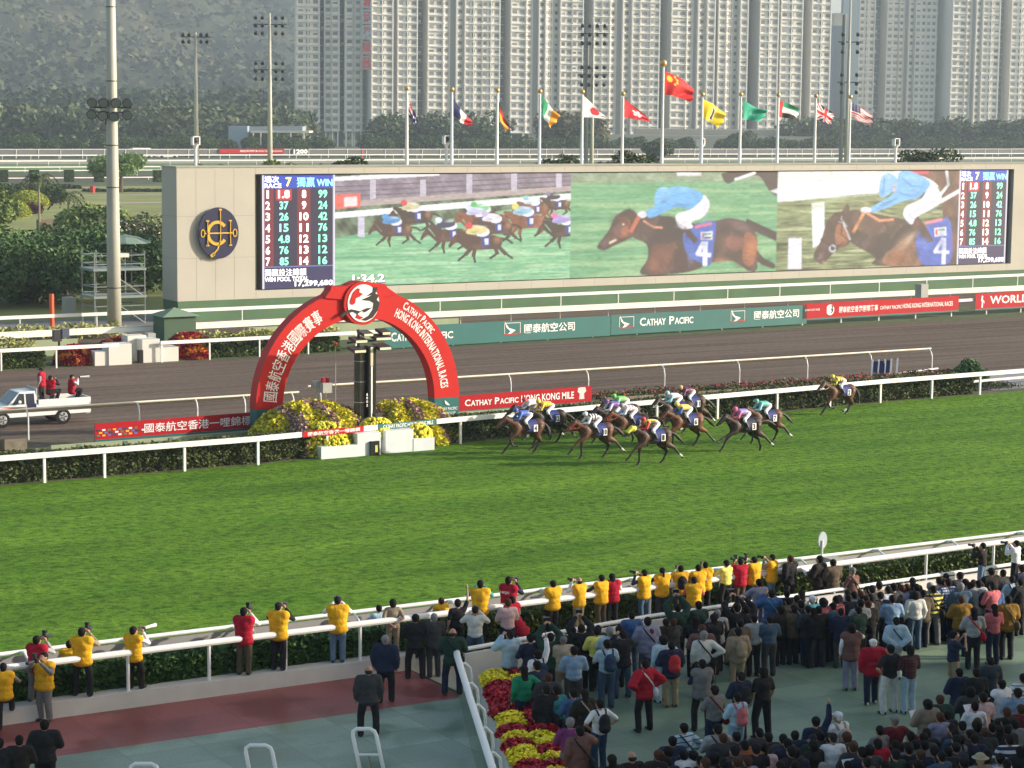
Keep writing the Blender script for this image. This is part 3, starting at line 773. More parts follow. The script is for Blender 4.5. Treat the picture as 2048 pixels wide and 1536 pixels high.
def small_horse(c, x, y, k, coat, silk, cap, K, cloth='2c3f9a', legs=0):
    q = lambda a: [(x+p[0]*k, y+p[1]*k) for p in a]
    dk = S('2a1c22')
    for L_ in ([[(-90, 30), (-150, 95), (-215, 150)], [(-70, 30), (-85, 110), (-70, 165)], [(120, 20), (190, 90), (250, 130)], [(100, 30), (120, 90), (60, 130)]] if legs == 0 else [[(-90, 30), (-130, 60), (-110, 110)], [(-70, 35), (-40, 90), (-90, 100)], [(110, 20), (70, 80), (30, 110)], [(130, 20), (120, 90), (80, 120)]]):
        c.line(q(L_), 20*k, dk, K); c.line(q(L_[:2]), 34*k, coat, K)
    c.fill(q([(-150, -10), (-90, -60), (0, -65), (90, -70), (150, -40), (160, 10), (120, 50), (20, 55), (-90, 60), (-150, 30)]), coat, True, K, .12)
    c.fill(q([(-150, 20), (-190, -40), (-240, -75), (-300, 20), (-285, 40), (-225, -5), (-130, 60), (-90, -60), (-190, -105), (-240, -90)]), coat, True, K)
    c.line(q([(150, -40), (210, -30), (250, 0)]), 20*k, dk, K)
    c.fill(q([(-20, -60), (50, -60), (55, 30), (-10, 35)]), S(cloth), False, K); c.fill(q([(10, -40), (45, -40), (45, 15), (12, 15)]), S('e8ecff'), False, K)
    c.fill(q([(-60, -70), (0, -55), (50, -80), (45, -120), (0, -125)]), S('f6f4ff'), True, K)
    c.fill(q([(-150, -85), (-60, -75), (20, -95), (30, -130), (-50, -155), (-110, -145)]), S(silk), True, K)
    c.oval(x-125*k, y-150*k, 34*k, 30*k, S(cap), K)
    soft(c, [(x+120*k, y-30*k, 34*k, 40*k, 0, 'b07a58', .7), (x-60*k, y+30*k, 60*k, 22*k, 0, '6e4236', .6), (x-250*k, y-20*k, 24*k, 30*k, 40, '6a4238', .6), (x-20*k, y-140*k, 50*k, 12*k, 0, 'ffffff', .45), (x-80*k, y-95*k, 40*k, 12*k, 0, '20304a', .35)], K)
bay, dbay, chn = S('4a2a26'), S('33211f'), S('8a4a30')
for a in ((1880, 290, .62, bay, '2b2038', '8a7fa0'), (1700, 330, .66, chn, 'd8ecf5', '9fd0d8'), (720, 390, .80, dbay, 'd9cfa0', 'e04a50'), (1290, 400, .78, dbay, '7fd090', '58c068'), (1250, 430, .80, chn, 'cfd0f0', 'd6dcf5'), (1640, 430, .86, chn, '9fcde8', 'e8e070'), (1380, 480, .80, bay, 'e8e0ee', 'c8b8d8'),
          (560, 500, .78, bay, '4f9ad8', '4aa0dc'), (1010, 540, .85, bay, '22305a', 'e8f4ff'), (1960, 500, .85, dbay, 'b0a0e0', 'e07ab0'), (1270, 600, .95, bay, 'e8d890', 'e04048')):
    small_horse(c1, *a[:4], a[4], a[5], K1, legs=int(a[0]) % 2)
# video two: the leader close up
c2 = Crop(1140, 330, 4.096); K2 = (xb_, xc)
streaks(xb_, xc, 0, 8, ['54956a', '7ab585', '5fa373', '9cc490', '6bab7b'], 14, .5, 3)
c2.fill([(0, 60), (1710, 60), (1710, 130), (0, 150)], S('8fa284'), False, K2, .06)
c2.fill([(890, 62), (1090, 62), (1090, 88), (895, 88)], S('f4f4f8'), False, K2)
c2.fill([(1265, 100), (1300, 60), (1720, 55), (1720, 240), (1650, 215), (1560, 90), (1400, 110), (1310, 155)], S('3c2f33'), True, K2)
c2.line([(1370, 120), (1530, 65)], 22, S('ffffff'), K2); c2.fill([(1650, 215), (1720, 190), (1720, 240)], S('d9d9e0'), False, K2)
c2.fill([(1500, 640), (1600, 760), (1690, 810), (1680, 850), (1560, 800), (1480, 700)], S('3a2326'), True, K2)
hb = S('46312f')
c2.fill([(520, 585), (640, 650), (650, 770), (600, 900), (980, 880), (1180, 800), (1350, 790), (1480, 870), (1550, 850), (1540, 700), (1550, 600), (1480, 480), (1320, 435), (1200, 460), (1000, 480), (860, 440), (700, 400), (560, 400), (500, 450)], hb, True, K2, .10)
c2.fill([(490, 365), (560, 400), (560, 560), (470, 620), (380, 660), (300, 700), (245, 685), (245, 650), (330, 540), (380, 430), (420, 395)], S('4a2a2a'), True, K2, .08)
c2.fill([(430, 440), (500, 450), (510, 540), (450, 600), (400, 560)], S('83452f'), True, K2, .1)
c2.fill([(1450, 560), (1545, 600), (1540, 720), (1500, 830), (1430, 780)], S('9a5a3e'), True, K2, .08)
c2.fill([(700, 640), (860, 640), (960, 780), (800, 880), (690, 860)], S('63392f'), True, K2, .1)
c2.fill([(790, 420), (900, 450), (960, 560), (840, 640), (740, 650), (720, 500)], S('33222a'), True, K2)
c2.line([(1470, 480), (1600, 540), (1710, 590)], 70, S('2e1f26'), K2)
c2.fill([(1200, 470), (1330, 445), (1470, 500), (1450, 560), (1300, 540), (1210, 560)], S('3a262a'), True, K2, .1); c2.fill([(1300, 600), (1420, 590), (1440, 680), (1330, 700)], S('7d4a42'), True, K2, .1); c2.fill([(870, 700), (960, 700), (980, 860), (880, 870)], S('4a2a2a'), True, K2, .1); c2.fill([(340, 540), (430, 470), (420, 600), (330, 640)], S('5f3a38'), True, K2, .1)
for q_ in ([(860, 220), (940, 260), (1010, 250)], [(880, 300), (960, 330)], [(740, 380), (840, 330)]): c2.line(q_, 10, S('3d86c8'), K2)
c2.line([(930, 420), (1040, 370)], 10, S('cfcbe0'), K2); c2.line([(1000, 400), (1110, 330)], 8, S('d8d4e6'), K2); c2.line([(760, 200), (740, 290)], 8, S('3f86c4'), K2)
c2.line([(340, 640), (390, 615)], 18, S('f5e6c0'), K2)
c2.fill([(945, 560), (1050, 490), (1205, 465), (1195, 640), (1165, 820), (1080, 800), (970, 720)], S('3f66c0'), True, K2, .06)
c2.fill([(1085, 548), (1185, 545), (1180, 612), (1085, 615)], S('f7f7f7'), False, K2)
c2.fill([(1098, 560), (1112, 560), (1112, 604), (1098, 604)], S('d8323a'), False, K2); c2.fill([(1114, 560), (1172, 558), (1172, 572), (1114, 572)], S('2f9a5a'), False, K2); c2.fill([(1114, 592), (1172, 590), (1172, 603), (1114, 604)], S('20242a'), False, K2)
c2.line([(1105, 640), (1060, 730), (1160, 740)], 34, S('f0f2ff'), K2); c2.line([(1125, 640), (1120, 815)], 40, S('f0f2ff'), K2)
c2.line([(1045, 510), (1170, 480)], 22, S('e86a8a'), K2)
c2.line([(950, 500), (990, 560), (1040, 620)], 48, S('3a2026'), K2)
c2.fill([(880, 440), (900, 400), (1030, 350), (1100, 245), (1150, 290), (1155, 350), (1100, 430), (1010, 470), (1020, 515), (920, 520)], S('f7f5fb'), True, K2)
c2.fill([(820, 200), (900, 175), (1000, 190), (1110, 250), (1040, 340), (980, 360), (880, 345), (700, 430), (640, 420), (620, 395), (760, 300)], S('6ab6ee'), True, K2)
c2.fill([(705, 290), (730, 200), (790, 178), (835, 210), (835, 260), (760, 320), (715, 325)], S('79bdf0'), True, K2)
c2.oval(605, 408, 38, 28, S('f0e2ea'), K2); c2.line([(575, 430), (515, 545)], 34, S('c8664a'), K2); c2.line([(620, 460), (700, 510), (770, 515)], 16, S('f0a27a'), K2)
soft(c2, [(1400, 500, 120, 45, -15, '8a6a6e', .6), (1500, 690, 55, 110, 0, 'c07848', .75), (1330, 640, 110, 70, 0, '8f5a4c', .6), (1250, 780, 80, 24, 0, 'b87050', .6), (1420, 800, 70, 50, 20, '5a3430', .6), (1290, 500, 90, 40, 0, '33242c', .6), (790, 720, 90, 90, 0, '86503f', .6), (700, 820, 60, 70, 0, 'a4624a', .6), (900, 760, 70, 90, 0, '3a2326', .7), (860, 500, 110, 60, -30, '1f161e', .8), (650, 520, 70, 60, 30, '5c4044', .5), (720, 620, 60, 50, 0, '2e2026', .6),
 (470, 540, 36, 50, 20, 'b8714c', .7), (400, 590, 40, 40, 40, '8a5646', .6), (300, 640, 50, 34, 40, '6a5458', .7), (262, 672, 26, 18, 0, '2a1c22', .9), (470, 400, 60, 28, 20, '241820', .8), (380, 470, 40, 60, 40, '3c2628', .6), (456, 490, 15, 10, 0, '100c10', .95), (500, 372, 20, 22, 0, '2a1c20', .9), (1110, 600, 50, 90, 0, '2f56b0', .5), (1010, 740, 40, 60, 0, '6488d8', .5),
 (780, 200, 40, 16, 0, 'a8dcfa', .7), (930, 200, 80, 18, 0, '9ad4fa', .6), (920, 335, 100, 20, 0, '3c84c4', .7), (1050, 270, 40, 50, 0, '5aa6e4', .5), (740, 385, 80, 14, 25, '3f88c6', .5), (780, 300, 40, 16, 20, '3876b0', .6), (960, 470, 70, 22, 20, 'cdc8dc', .6), (1120, 370, 30, 60, 0, 'd2cee2', .6), (920, 440, 30, 40, 0, 'ffffff', .5), (985, 575, 22, 50, -30, '2a1418', .7), (960, 520, 16, 18, 0, '8a3434', .7), (1600, 560, 110, 16, -25, '4c3540', .5), (1620, 790, 50, 16, 20, '1e1418', .7)], K2)
for q_ in ([(400, 470), (470, 440), (510, 530)], [(345, 560), (430, 610)]): c2.line(q_, 6, S('1a1216'), K2)
c2.oval(452, 488, 9, 7, S('f0e8e0'), K2)
# video three: closer still, rail behind
c3 = Crop(1540, 330, 4.0315); K3 = (xc, xd)
streaks(xc, xd, 0, 8, ['2f3f22', '66784a', '9fa878', '4b5c30', 'b8c090'], 4, .28, 9)
c3.fill([(60, 50), (1560, 50), (1560, 160), (60, 300)], S('fdfdff'), False, K3)
c3.fill([(60, 50), (1060, 50), (880, 100), (60, 150)], S('eff2e6'), False, K3)
c3.line([(60, 300), (900, 235)], 8, S('c8d0b8'), K3)
c3.fill([(350, 310), (455, 300), (455, 560), (425, 640), (360, 670)], S('f2f4f6'), False, K3)
c3.fill([(165, 590), (270, 590), (270, 840), (160, 840)], S('f0ecfa'), False, K3)
c3.fill([(1160, 40), (1560, 40), (1560, 430), (1420, 430), (1400, 230), (1330, 130)], S('6a4238'), True, K3, .1)
c3.line([(1440, 45), (1455, 160), (1390, 240)], 22, S('fbfbff'), K3); c3.line([(1400, 290), (1550, 205)], 30, S('fbfbff'), K3); c3.line([(1160, 60), (1290, 60)], 26, S('e0455a'), K3)
c3.fill([(880, 810), (860, 740), (640, 600), (620, 420), (700, 360), (900, 400), (1100, 440), (1260, 500), (1540, 420), (1540, 810)], S('46302e'), True, K3, .10)
c3.fill([(930, 800), (1000, 650), (1120, 560), (1220, 700), (1230, 810)], S('8a5a3c'), True, K3, .12); c3.fill([(1020, 560), (1130, 480), (1190, 560), (1100, 600), (960, 700)], S('251b20'), True, K3)
c3.fill([(640, 310), (660, 380), (660, 560), (650, 640), (560, 680), (500, 740), (440, 800), (380, 770), (370, 715), (430, 600), (470, 470), (540, 390), (600, 370)], S('4a2c2a'), True, K3, .08)
c3.fill([(560, 480), (640, 520), (640, 620), (560, 660), (540, 570)], S('96593a'), True, K3, .1)
c3.line([(430, 600), (520, 670), (600, 640)], 16, S('2a2026'), K3); c3.line([(590, 420), (620, 500), (660, 600)], 16, S('d8d2d8'), K3); c3.oval(520, 675, 30, 32, S('c8ccd8'), K3); c3.oval(520, 675, 17, 18, S('3a2a2a'), K3)
c3.fill([(1200, 560), (1400, 440), (1460, 440), (1490, 600), (1460, 790), (1240, 800)], S('3f64c4'), True, K3, .06)
c3.fill([(1340, 510), (1435, 500), (1440, 570), (1345, 580)], S('fafafa'), False, K3); c3.fill([(1350, 520), (1366, 520), (1366, 568), (1350, 568)], S('d83a42'), False, K3); c3.fill([(1368, 518), (1428, 512), (1428, 528), (1368, 532)], S('38a060'), False, K3)
c3.line([(1410, 595), (1345, 700), (1455, 705)], 26, S('f0f2ff'), K3); c3.line([(1420, 600), (1415, 790)], 34, S('f0f2ff'), K3)
c3.line([(1190, 440), (1250, 520), (1300, 610)], 60, S('4a2a30'), K3); c3.line([(1270, 470), (1400, 440)], 24, S('ee8fa6'), K3)
c3.fill([(1090, 390), (1120, 330), (1240, 270), (1300, 170), (1370, 190), (1400, 290), (1330, 350), (1200, 420), (1160, 480), (1110, 440)], S('f5f4fa'), True, K3)
c3.fill([(1060, 60), (1160, 55), (1300, 130), (1290, 190), (1200, 270), (1100, 290), (860, 380), (820, 350), (1000, 240), (1040, 130)], S('7cc0f4'), True, K3)
c3.fill([(895, 190), (920, 90), (980, 65), (1040, 110), (1040, 170), (960, 250), (905, 260)], S('8ac6f2'), True, K3)
for q_ in ([(1080, 110), (1160, 170), (1250, 180)], [(1060, 230), (1150, 250)], [(900, 330), (1040, 270)]): c3.line(q_, 10, S('4592d2'), K3)
c3.line([(1140, 400), (1280, 320)], 10, S('cfcbe0'), K3); c3.line([(940, 90), (930, 230)], 8, S('4a90cc'), K3); c3.fill([(700, 400), (860, 430), (960, 520), (840, 560), (700, 500)], S('5e423c'), True, K3, .1); c3.fill([(880, 600), (980, 560), (960, 700), (880, 760)], S('2c2024'), True, K3, .1)
c3.oval(790, 365, 45, 26, S('f2e4e8'), K3); c3.line([(770, 390), (690, 540)], 26, S('f0a060'), K3); c3.line([(800, 390), (900, 450), (1010, 440)], 20, S('ee9868'), K3)
soft(c3, [(1090, 640, 110, 60, 40, 'b08a70', .75), (1150, 590, 60, 30, 40, 'd8c0a8', .5), (1040, 740, 60, 60, 0, 'a0552c', .7), (950, 640, 60, 90, 20, '2c1e22', .7), (1180, 720, 50, 70, 0, '3c2826', .6), (760, 480, 110, 50, -25, '6a4c46', .6), (700, 560, 60, 40, 0, '2e2022', .6), (860, 700, 40, 80, 10, '1e1518', .7), (600, 560, 50, 60, 0, 'a8683f', .7), (610, 640, 34, 30, 0, '7a4630', .7), (520, 480, 40, 60, 30, '3a2224', .6), (460, 640, 40, 40, 30, '6a4a44', .6), (420, 740, 36, 30, 40, '8a7070', .6), (400, 735, 14, 12, 0, '1a1014', .9), (450, 785, 20, 12, 0, 'c09a88', .7), (520, 520, 14, 16, 0, '140c10', .95), (620, 350, 22, 34, 10, '6a4a40', .7), (540, 400, 40, 14, 30, '1e1418', .7),
 (1400, 620, 40, 120, 0, '2f56b4', .5), (1270, 640, 50, 60, 0, '6a90e0', .4), (1500, 620, 30, 120, 0, '9a6048', .5), (1460, 130, 50, 70, 0, '2c1c1c', .6), (1500, 330, 50, 60, 0, '33211f', .6), (960, 90, 46, 20, 0, 'b6e0fa', .7), (1150, 100, 90, 24, -10, 'a0d6fa', .6), (1200, 240, 70, 20, 20, '4a90ce', .6), (920, 220, 24, 30, 0, '3c80bc', .6), (1020, 180, 20, 30, 0, 'd89a90', .6), (950, 320, 100, 14, 25, '3e86c4', .5), (1250, 170, 40, 40, 0, '5aa4e0', .5), (1330, 300, 40, 60, 30, 'd0cce0', .6), (1150, 430, 30, 40, 0, 'ccc8da', .6), (1240, 560, 26, 60, -30, '20141a', .7), (1205, 470, 24, 26, 0, '9a4040', .6), (300, 350, 200, 20, 5, 'a8b878', .5), (200, 480, 100, 40, 0, '2a3a1c', .5), (500, 290, 200, 20, 4, 'c8d8a0', .5)], K3)
for q_ in ([(545, 390), (610, 440), (640, 520)], [(600, 440), (590, 560), (660, 620)], [(425, 605), (480, 640), (560, 680)]): c3.line(q_, 8, S('181014'), K3)
c3.line([(570, 460), (620, 470), (640, 500)], 5, S('c8c0c4'), K3)
# odds boards
def board(x0, x1):
    def rect(a, b, z0, z1, col):
        sl = (gx >= x0+(x1-x0)*a) & (gx < x0+(x1-x0)*b) & (gy >= z0) & (gy < z1); canvas[sl] = S(col)
    rect(0, 1, 0, 8, '232048'); rect(0, 1, 7.08, 8, '2c4ed0'); rect(0, .155, 1.55, 7.08, '8a2338'); rect(.48, .66, 1.55, 7.08, '8a2338')
    rect(.19, .40, 6.22, 7.02, 'e03444'); rect(0, 1, 0, 1.5, '2b2a62'); rect(0, 1, 1.5, 1.56, '8a9ad8'); rect(0, .025, 0, 8, 'f4f2ff'); rect(.975, 1, 0, 8, 'f4f2ff')
board(0, xa); board(xd, 70.4)
C_ = canvas.reshape(Hh, SS, W, SS, 3).mean((1, 3))
B_ = C_.copy()
for _ in range(1):
    B_[:, 1:-1] = B_[:, 1:-1]*.5+.25*(B_[:, :-2]+B_[:, 2:]); B_[1:-1] = B_[1:-1]*.6+.2*(B_[:-2]+B_[2:])
kx = int(xa/70.4*W)+1; kd = int(xd/70.4*W)
k2_ = int(xb_/70.4*W)+1; C_[:, k2_:kd] = B_[:, k2_:kd]
lum = rng.normal(0, 1, (Hh//2+1, W//5+2)); lum = np.repeat(np.repeat(lum, 2, 0), 5, 1)[:Hh, :W]; lum[:, 2:-2] = (lum[:, :-4]+lum[:, 1:-3]+lum[:, 2:-2]+lum[:, 3:-1]+lum[:, 4:])/5
C_[:, kx:kd] = np.clip(C_[:, kx:kd]*(1+.09*lum[:, kx:kd, None])*1.03+.03, 0, 1)
xs_ = 65.61+(np.arange(W)+.5)/W*70.4; zs_ = 2.03+8-(np.arange(Hh)+.5)/Hh*8
PP = np.zeros((Hh, W, 3), np.float32); PP[..., 0] = xs_[None]; PP[..., 1] = YS+.25; PP[..., 2] = zs_[:, None]
PP[:, 0, 0] = 65.61; PP[:, -1, 0] = 136.01; PP[0, :, 2] = 10.03; PP[-1, :, 2] = 2.03
m_led = attrmat('led_picture', .4, 0.66)
disp = gridmesh('video_screen', PP[::-1], C_[::-1], m_led, None, False)
tag(disp, 'giant lit video screen showing three race pictures and two odds boards', 'video screen')
bk = MB().box(65.5, 136.1, YS+.28, YS+1.0, 1.97, 10.1).build('cabinet', m_black, disp)
def em(name, col, e=.68):
    return mat(name, col, emit=e, rough=.5)
e_w, e_g, e_y, e_c = em('led_white', S('ffffff')), em('led_green', S('7ff0c8')), em('led_yellow', S('fff47a')), em('led_cyan', S('8ae8f0'))
def odds(x0, x1, k):
    X = lambda a: x0+(x1-x0)*a
    w, gr = [], []
    rows = [('1', '1.8', '8', '99'), ('2', '37', '9', '24'), ('3', '26', '10', '42'), ('4', '15', '11', '76'), ('5', '4.8', '12', '13'), ('6', '76', '13', '12'), ('7', '85', '14', '16')]
    for i, (a, b_, c, d) in enumerate(rows):
        z1 = 2.03+6.95-i*.79; z0 = z1-.58
        wd = lambda t, cx, f=.062: (t, X(cx-f*len(t)/2*(1 if '.' not in t else .85)), X(cx+f*len(t)/2*(1 if '.' not in t else .85)), z0, z1, .03)
        w.append((a, X(.075-(.015 if a == '1' else .03)), X(.075+(.015 if a == '1' else .03)), z0, z1, .03)); (w if i == 0 else gr).append(wd(b_, .295)); w.append(wd(c, .57)); gr.append(wd(d, .83))
    w += [('場次', X(.03), X(.23), 2.03+7.45, 2.03+7.95, .015), ('RACE', X(.03), X(.26), 2.03+7.1, 2.03+7.42, .03), ('獨贏投注總額', X(.03), X(.60), 2.03+.88, 2.03+1.4, .01), ('WIN POOL TOTAL', X(.03), X(.63), 2.03+.50, 2.03+.83, .03), ('17,299,680', X(.44), X(.97), 2.03+.05, 2.03+.52, .03)]
    y = YS+.236
    lettering('lettering', w, e_w, disp, y); lettering('lettering', gr, e_g, disp, y)
    lettering('lettering', [('7', X(.32), X(.40), 2.03+7.2, 2.03+7.85, .03)], e_y, disp, y)
    lettering('lettering', [('獨贏', X(.47), X(.72), 2.03+7.15, 2.03+7.85, .01), ('WIN', X(.745), X(.965), 2.03+7.2, 2.03+7.7, .03)], e_c, disp, y)
odds(65.61, 65.61+xa, 0); odds(65.61+xd, 136.01, 1)
a_, b_ = s2p(708, 565), s2p(772, 548)
lettering('lettering', [('1:34.2', 65.61+a_[0]+.07, 65.61+b_[0]+.07, 2.03+a_[1]-.12, 2.03+b_[1]-.07, .02)], em('led_dark', (.05, .05, .05), .1), disp, YS+.24)
lettering('lettering', [('1:34.2', 65.61+a_[0], 65.61+b_[0], 2.03+a_[1]-.05, 2.03+b_[1], .02)], e_w, disp, YS+.236)

# ------------------------------------------------------------------ flags on the screen building
YF = 145.0
def bil(q, u, v):
    (ht, hb_, ft, fb) = q
    return (1-u)*((1-v)*ht+v*hb_)+u*((1-v)*ft+v*fb)
def flag(qpx, colf, label, amp=.18, sag=0.0, seed=0, name='flag'):
    nu, nv = 44, 30; q = [np.array(atY(*p, YF)) for p in qpx]
    P_ = np.zeros((nv, nu, 3)); C2 = np.zeros((nv, nu, 3))
    for j in range(nv):
        for i in range(nu):
            u, v = i/(nu-1), j/(nv-1); p = bil(q, u, v)
            p[2] += -sag*math.sin(math.pi*u)*(1-.4*v)
            p[1] += amp*u*math.sin(7*u+2.2*v+seed)+amp*.5*math.sin(13*u*v+seed)
            p[0] += .05*math.sin(9*v+seed)*u
            P_[j, i] = p; C2[j, i] = colf(u, v)
    return tag(gridmesh(name, P_.astype(np.float32), C2, attrmat('flag_cloth', .75)), label, 'flag')
def pole(top, label, ball=.13, name='flagpole'):
    t = atY(*top, YF); root = empty(name, (t.x, YF, 10.68)); h = t.z-10.68
    mb = MB(); mb.tube([(0, 0, 0), (0, 0, h-.25)], [.13, .085], 10); mb.build('pole', m_white, root)
    MB().ball((0, 0, h-.02), ball*1.2, 10, 8).build('finial', mat('finial_gold', (0.62, 0.42, 0.15), .35, metal=.4), root, True)
    tag(root, label, 'flagpole', None)
Wt, Rd, Bl, Gn, Yl, Bk = (.8, .8, .8), (.62, .02, .03), (.015, .02, .10), (.02, .30, .15), (.80, .62, .02), (.012, .012, .012)
def union(u, v):
    x, y = (u-.5)*2, (v-.5)*2
    if abs(x) < .12 or abs(y) < .2: return Rd
    if abs(x) < .2 or abs(y) < .33: return Wt
    d = abs(abs(x)-abs(y))
    return Rd if d < .12 else Wt if d < .32 else Bl
def f_au(u, v):
    if u < .5 and v < .5: return union(u*2, v*2)
    for a, b_ in ((.25, .75), (.75, .2), (.75, .85), (.62, .5), (.88, .45)):
        if (u-a)**2*2+(v-b_)**2 < .006: return Wt
    return Bl
def f_cn(u, v):
    if (u-.17)**2*2.2+(v-.26)**2 < .018: return Yl
    for a, b_ in ((.33, .1), (.4, .2), (.4, .34), (.33, .45)):
        if (u-a)**2*2.2+(v-b_)**2 < .0028: return Yl
    return (.65, .015, .015)
def f_hk(u, v):
    x, y = (u-.5)*1.5, v-.5; r = math.hypot(x, y); a = math.atan2(y, x)
    return Wt if .04 < r < .30*abs(math.cos(2.5*a+.3))**.5 and r < .28 else (.62, .015, .03)
def f_us(u, v):
    if u < .42 and v < .54: return Wt if (int(u*24) % 3 == 1 and int(v*22) % 3 == 1) else (.03, .03, .12)
    return (.50, .03, .05) if int(v*13) % 2 == 0 else Wt
flags = [([(815, 191), (815, 229), (837, 246), (832, 255)], f_au, (814, 176), 'small collapsed navy flag with red and white corner, leftmost of the flags', .1, 0, 'leftmost'),
 ([(906, 191), (906, 229), (947, 241), (941, 251)], lambda u, v: Bl if u < .36 else Wt if u < .66 else Rd, (904, 178), 'blue, white and red flag drooping from its pole', .2, .3, 'blue white and red'),
 ([(997, 200), (997, 230), (1019, 248), (1012, 263)], lambda u, v: Bk if v < .33 else Rd if v < .66 else (.85, .45, .02), (995, 180), 'black, red and gold flag hanging narrow from its pole', .1, 0, 'black red and gold'),
 ([(1083, 192), (1083, 229), (1118, 232), (1101, 257)], lambda u, v: Gn if u < .38 else Wt if u < .66 else (.85, .36, .02), (1080, 182), 'green, white and orange flag drooping from its pole', .2, 0, 'green white and orange'),
 ([(1166, 191), (1166, 234), (1215, 233), (1212, 237)], lambda u, v: Rd if ((u-.5)*1.5)**2+(v-.5)**2 < .075 else Wt, (1165, 183), 'white flag with a red disc flying from its pole', .1, 0, 'red disc'),
 ([(1249, 197), (1249, 235), (1299, 238), (1301, 243)], f_hk, (1246, 187), 'red flag with a white flower, just left of the tallest pole', .1, 0, 'white flower'),
 ([(1331, 142), (1331, 189), (1391, 178), (1380, 204)], f_cn, (1327, 126), 'large red flag with yellow stars, the highest flag', .22, -.15, 'large red'),
 ([(1408, 199), (1406, 236), (1451, 227), (1436, 256)], lambda u, v: (.02, .03, .14) if abs((u-.52)*1.2-(v-.5)*.1) < .07 and abs(v-.5) < .32 else ((.85, .8, .6) if abs((u-.52)*1.2) < .12 and abs(v-.5) < .36 else Yl), (1405, 188), 'yellow flag with a dark oval crest in its middle', .22, -.1, 'yellow'),
 ([(1484, 199), (1484, 236), (1531, 221), (1525, 243)], lambda u, v: (.03, .36, .24) if abs(v-.5) > .12 or abs(u-.5) > .12 else (.12, .45, .33), (1482, 188), 'plain sea green flag flying to the right', .25, .1, 'plain green'),
 ([(1559, 201), (1557, 234), (1597, 219), (1598, 244)], lambda u, v: Rd if u < .2 else Gn if v < .33 else Wt if v < .68 else Bk, (1557, 189), 'flag of green, white and black bands with a red hoist', .15, -.1, 'red hoist'),
 ([(1635, 204), (1633, 238), (1672, 231), (1660, 249)], union, (1632, 191), 'navy flag crossed all over in red and white', .15, 0, 'red and white crosses'),
 ([(1703, 203), (1701, 234), (1746, 230), (1739, 250)], f_us, (1701, 193), 'striped red and white flag with a dark blue corner, rightmost flag', .2, 0, 'rightmost')]
for i, (q, f, top, lab, amp, sag, d) in enumerate(flags):
    flag(q, f, lab, amp, sag, i*1.3)
    pole(top, {0: 'white flagpole with a gold ball, leftmost of the twelve', 6: 'tallest white flagpole, carrying the large red starred flag', 11: 'rightmost white flagpole, carrying the striped flag'}.get(i, 'white flagpole carrying the %s flag' % {'red disc': 'white and red disc', 'white flower': 'red and white flower', 'red hoist': 'green, white, black and red', 'plain green': 'plain sea green', 'yellow': 'yellow crested', 'red and white crosses': 'navy crossed'}.get(d, d)), .15 if i != 6 else .24)
# two security camera posts among the flagpoles
for (u, v, lb) in ((893, 278, 'short white post with a camera head between the two left flagpoles'), (1402, 283, 'short white post with a camera head beside the yellow flag pole'), (391, 280, 'short white post with a camera box behind the left end of the screen roof'), (1792, 283, 'short white post with a camera head right of the striped flag')):
    t = atY(u, v, YF+.3); root = empty('camera_post', (t.x, YF+.3, 10.68)); h = t.z-10.68
    mb = MB(); mb.tube([(0, 0, -.2), (0, 0, h-.5)], .11, 8); mb.build('post', m_white, root)
    mb = MB(); mb.tube([(0, 0, h-.55), (0, 0, h-.35), (0, 0, h-.3)], [.12, .26, .3], 8); mb.box(-.28, -.2, -.2, .2, h-.35, h+.25); mb.box(.2, .28, -.2, .2, h-.35, h+.25); mb.box(-.28, .28, -.2, .2, h+.2, h+.27); mb.build('bracket', m_white, root)
    MB().ball((0, 0, h-.02), .2, 8, 6).build('camera_head', m_dark, root, True)
    tag(root, lb, 'camera post', None)
# ------------------------------------------------------------------ finish arch
AY0, AY1, AX, AZ = 87.9, 88.55, 45.06, 1.66
Ro, Ri = 5.09, 3.80
mb = MB(); N = 56
def arc_pt(r, a, y): return (AX+r*math.cos(a), y, AZ+r*math.sin(a)*1.015)
for i in range(N):
    a, b = math.pi*i/N, math.pi*(i+1)/N
    mb.hexa([arc_pt(Ri, a, AY0), arc_pt(Ri, b, AY0), arc_pt(Ri, b, AY1), arc_pt(Ri, a, AY1), arc_pt(Ro, a, AY0), arc_pt(Ro, b, AY0), arc_pt(Ro, b, AY1), arc_pt(Ro, a, AY1)])
m_archred = mat('arch_red', (0.50, 0.012, 0.010), .55, spec=.25, var=.04, scale=.8)
arch = fixn(mb.build('finish_arch', m_archred)); bmw = bmesh.new(); bmw.from_mesh(arch.data)
bmesh.ops.remove_doubles(bmw, verts=bmw.verts, dist=.002)
dups = {}
for f in list(bmw.faces):
    k = tuple(sorted(v.index for v in f.verts)); dups.setdefault(k, []).append(f)
bmesh.ops.delete(bmw, geom=[f for l_ in dups.values() if len(l_) > 1 for f in l_], context='FACES_ONLY')
bmesh.ops.recalc_face_normals(bmw, faces=bmw.faces); bmw.to_mesh(arch.data); bmw.free()
tag(arch, 'big red finish arch with white lettering and a round emblem on top', 'arch')
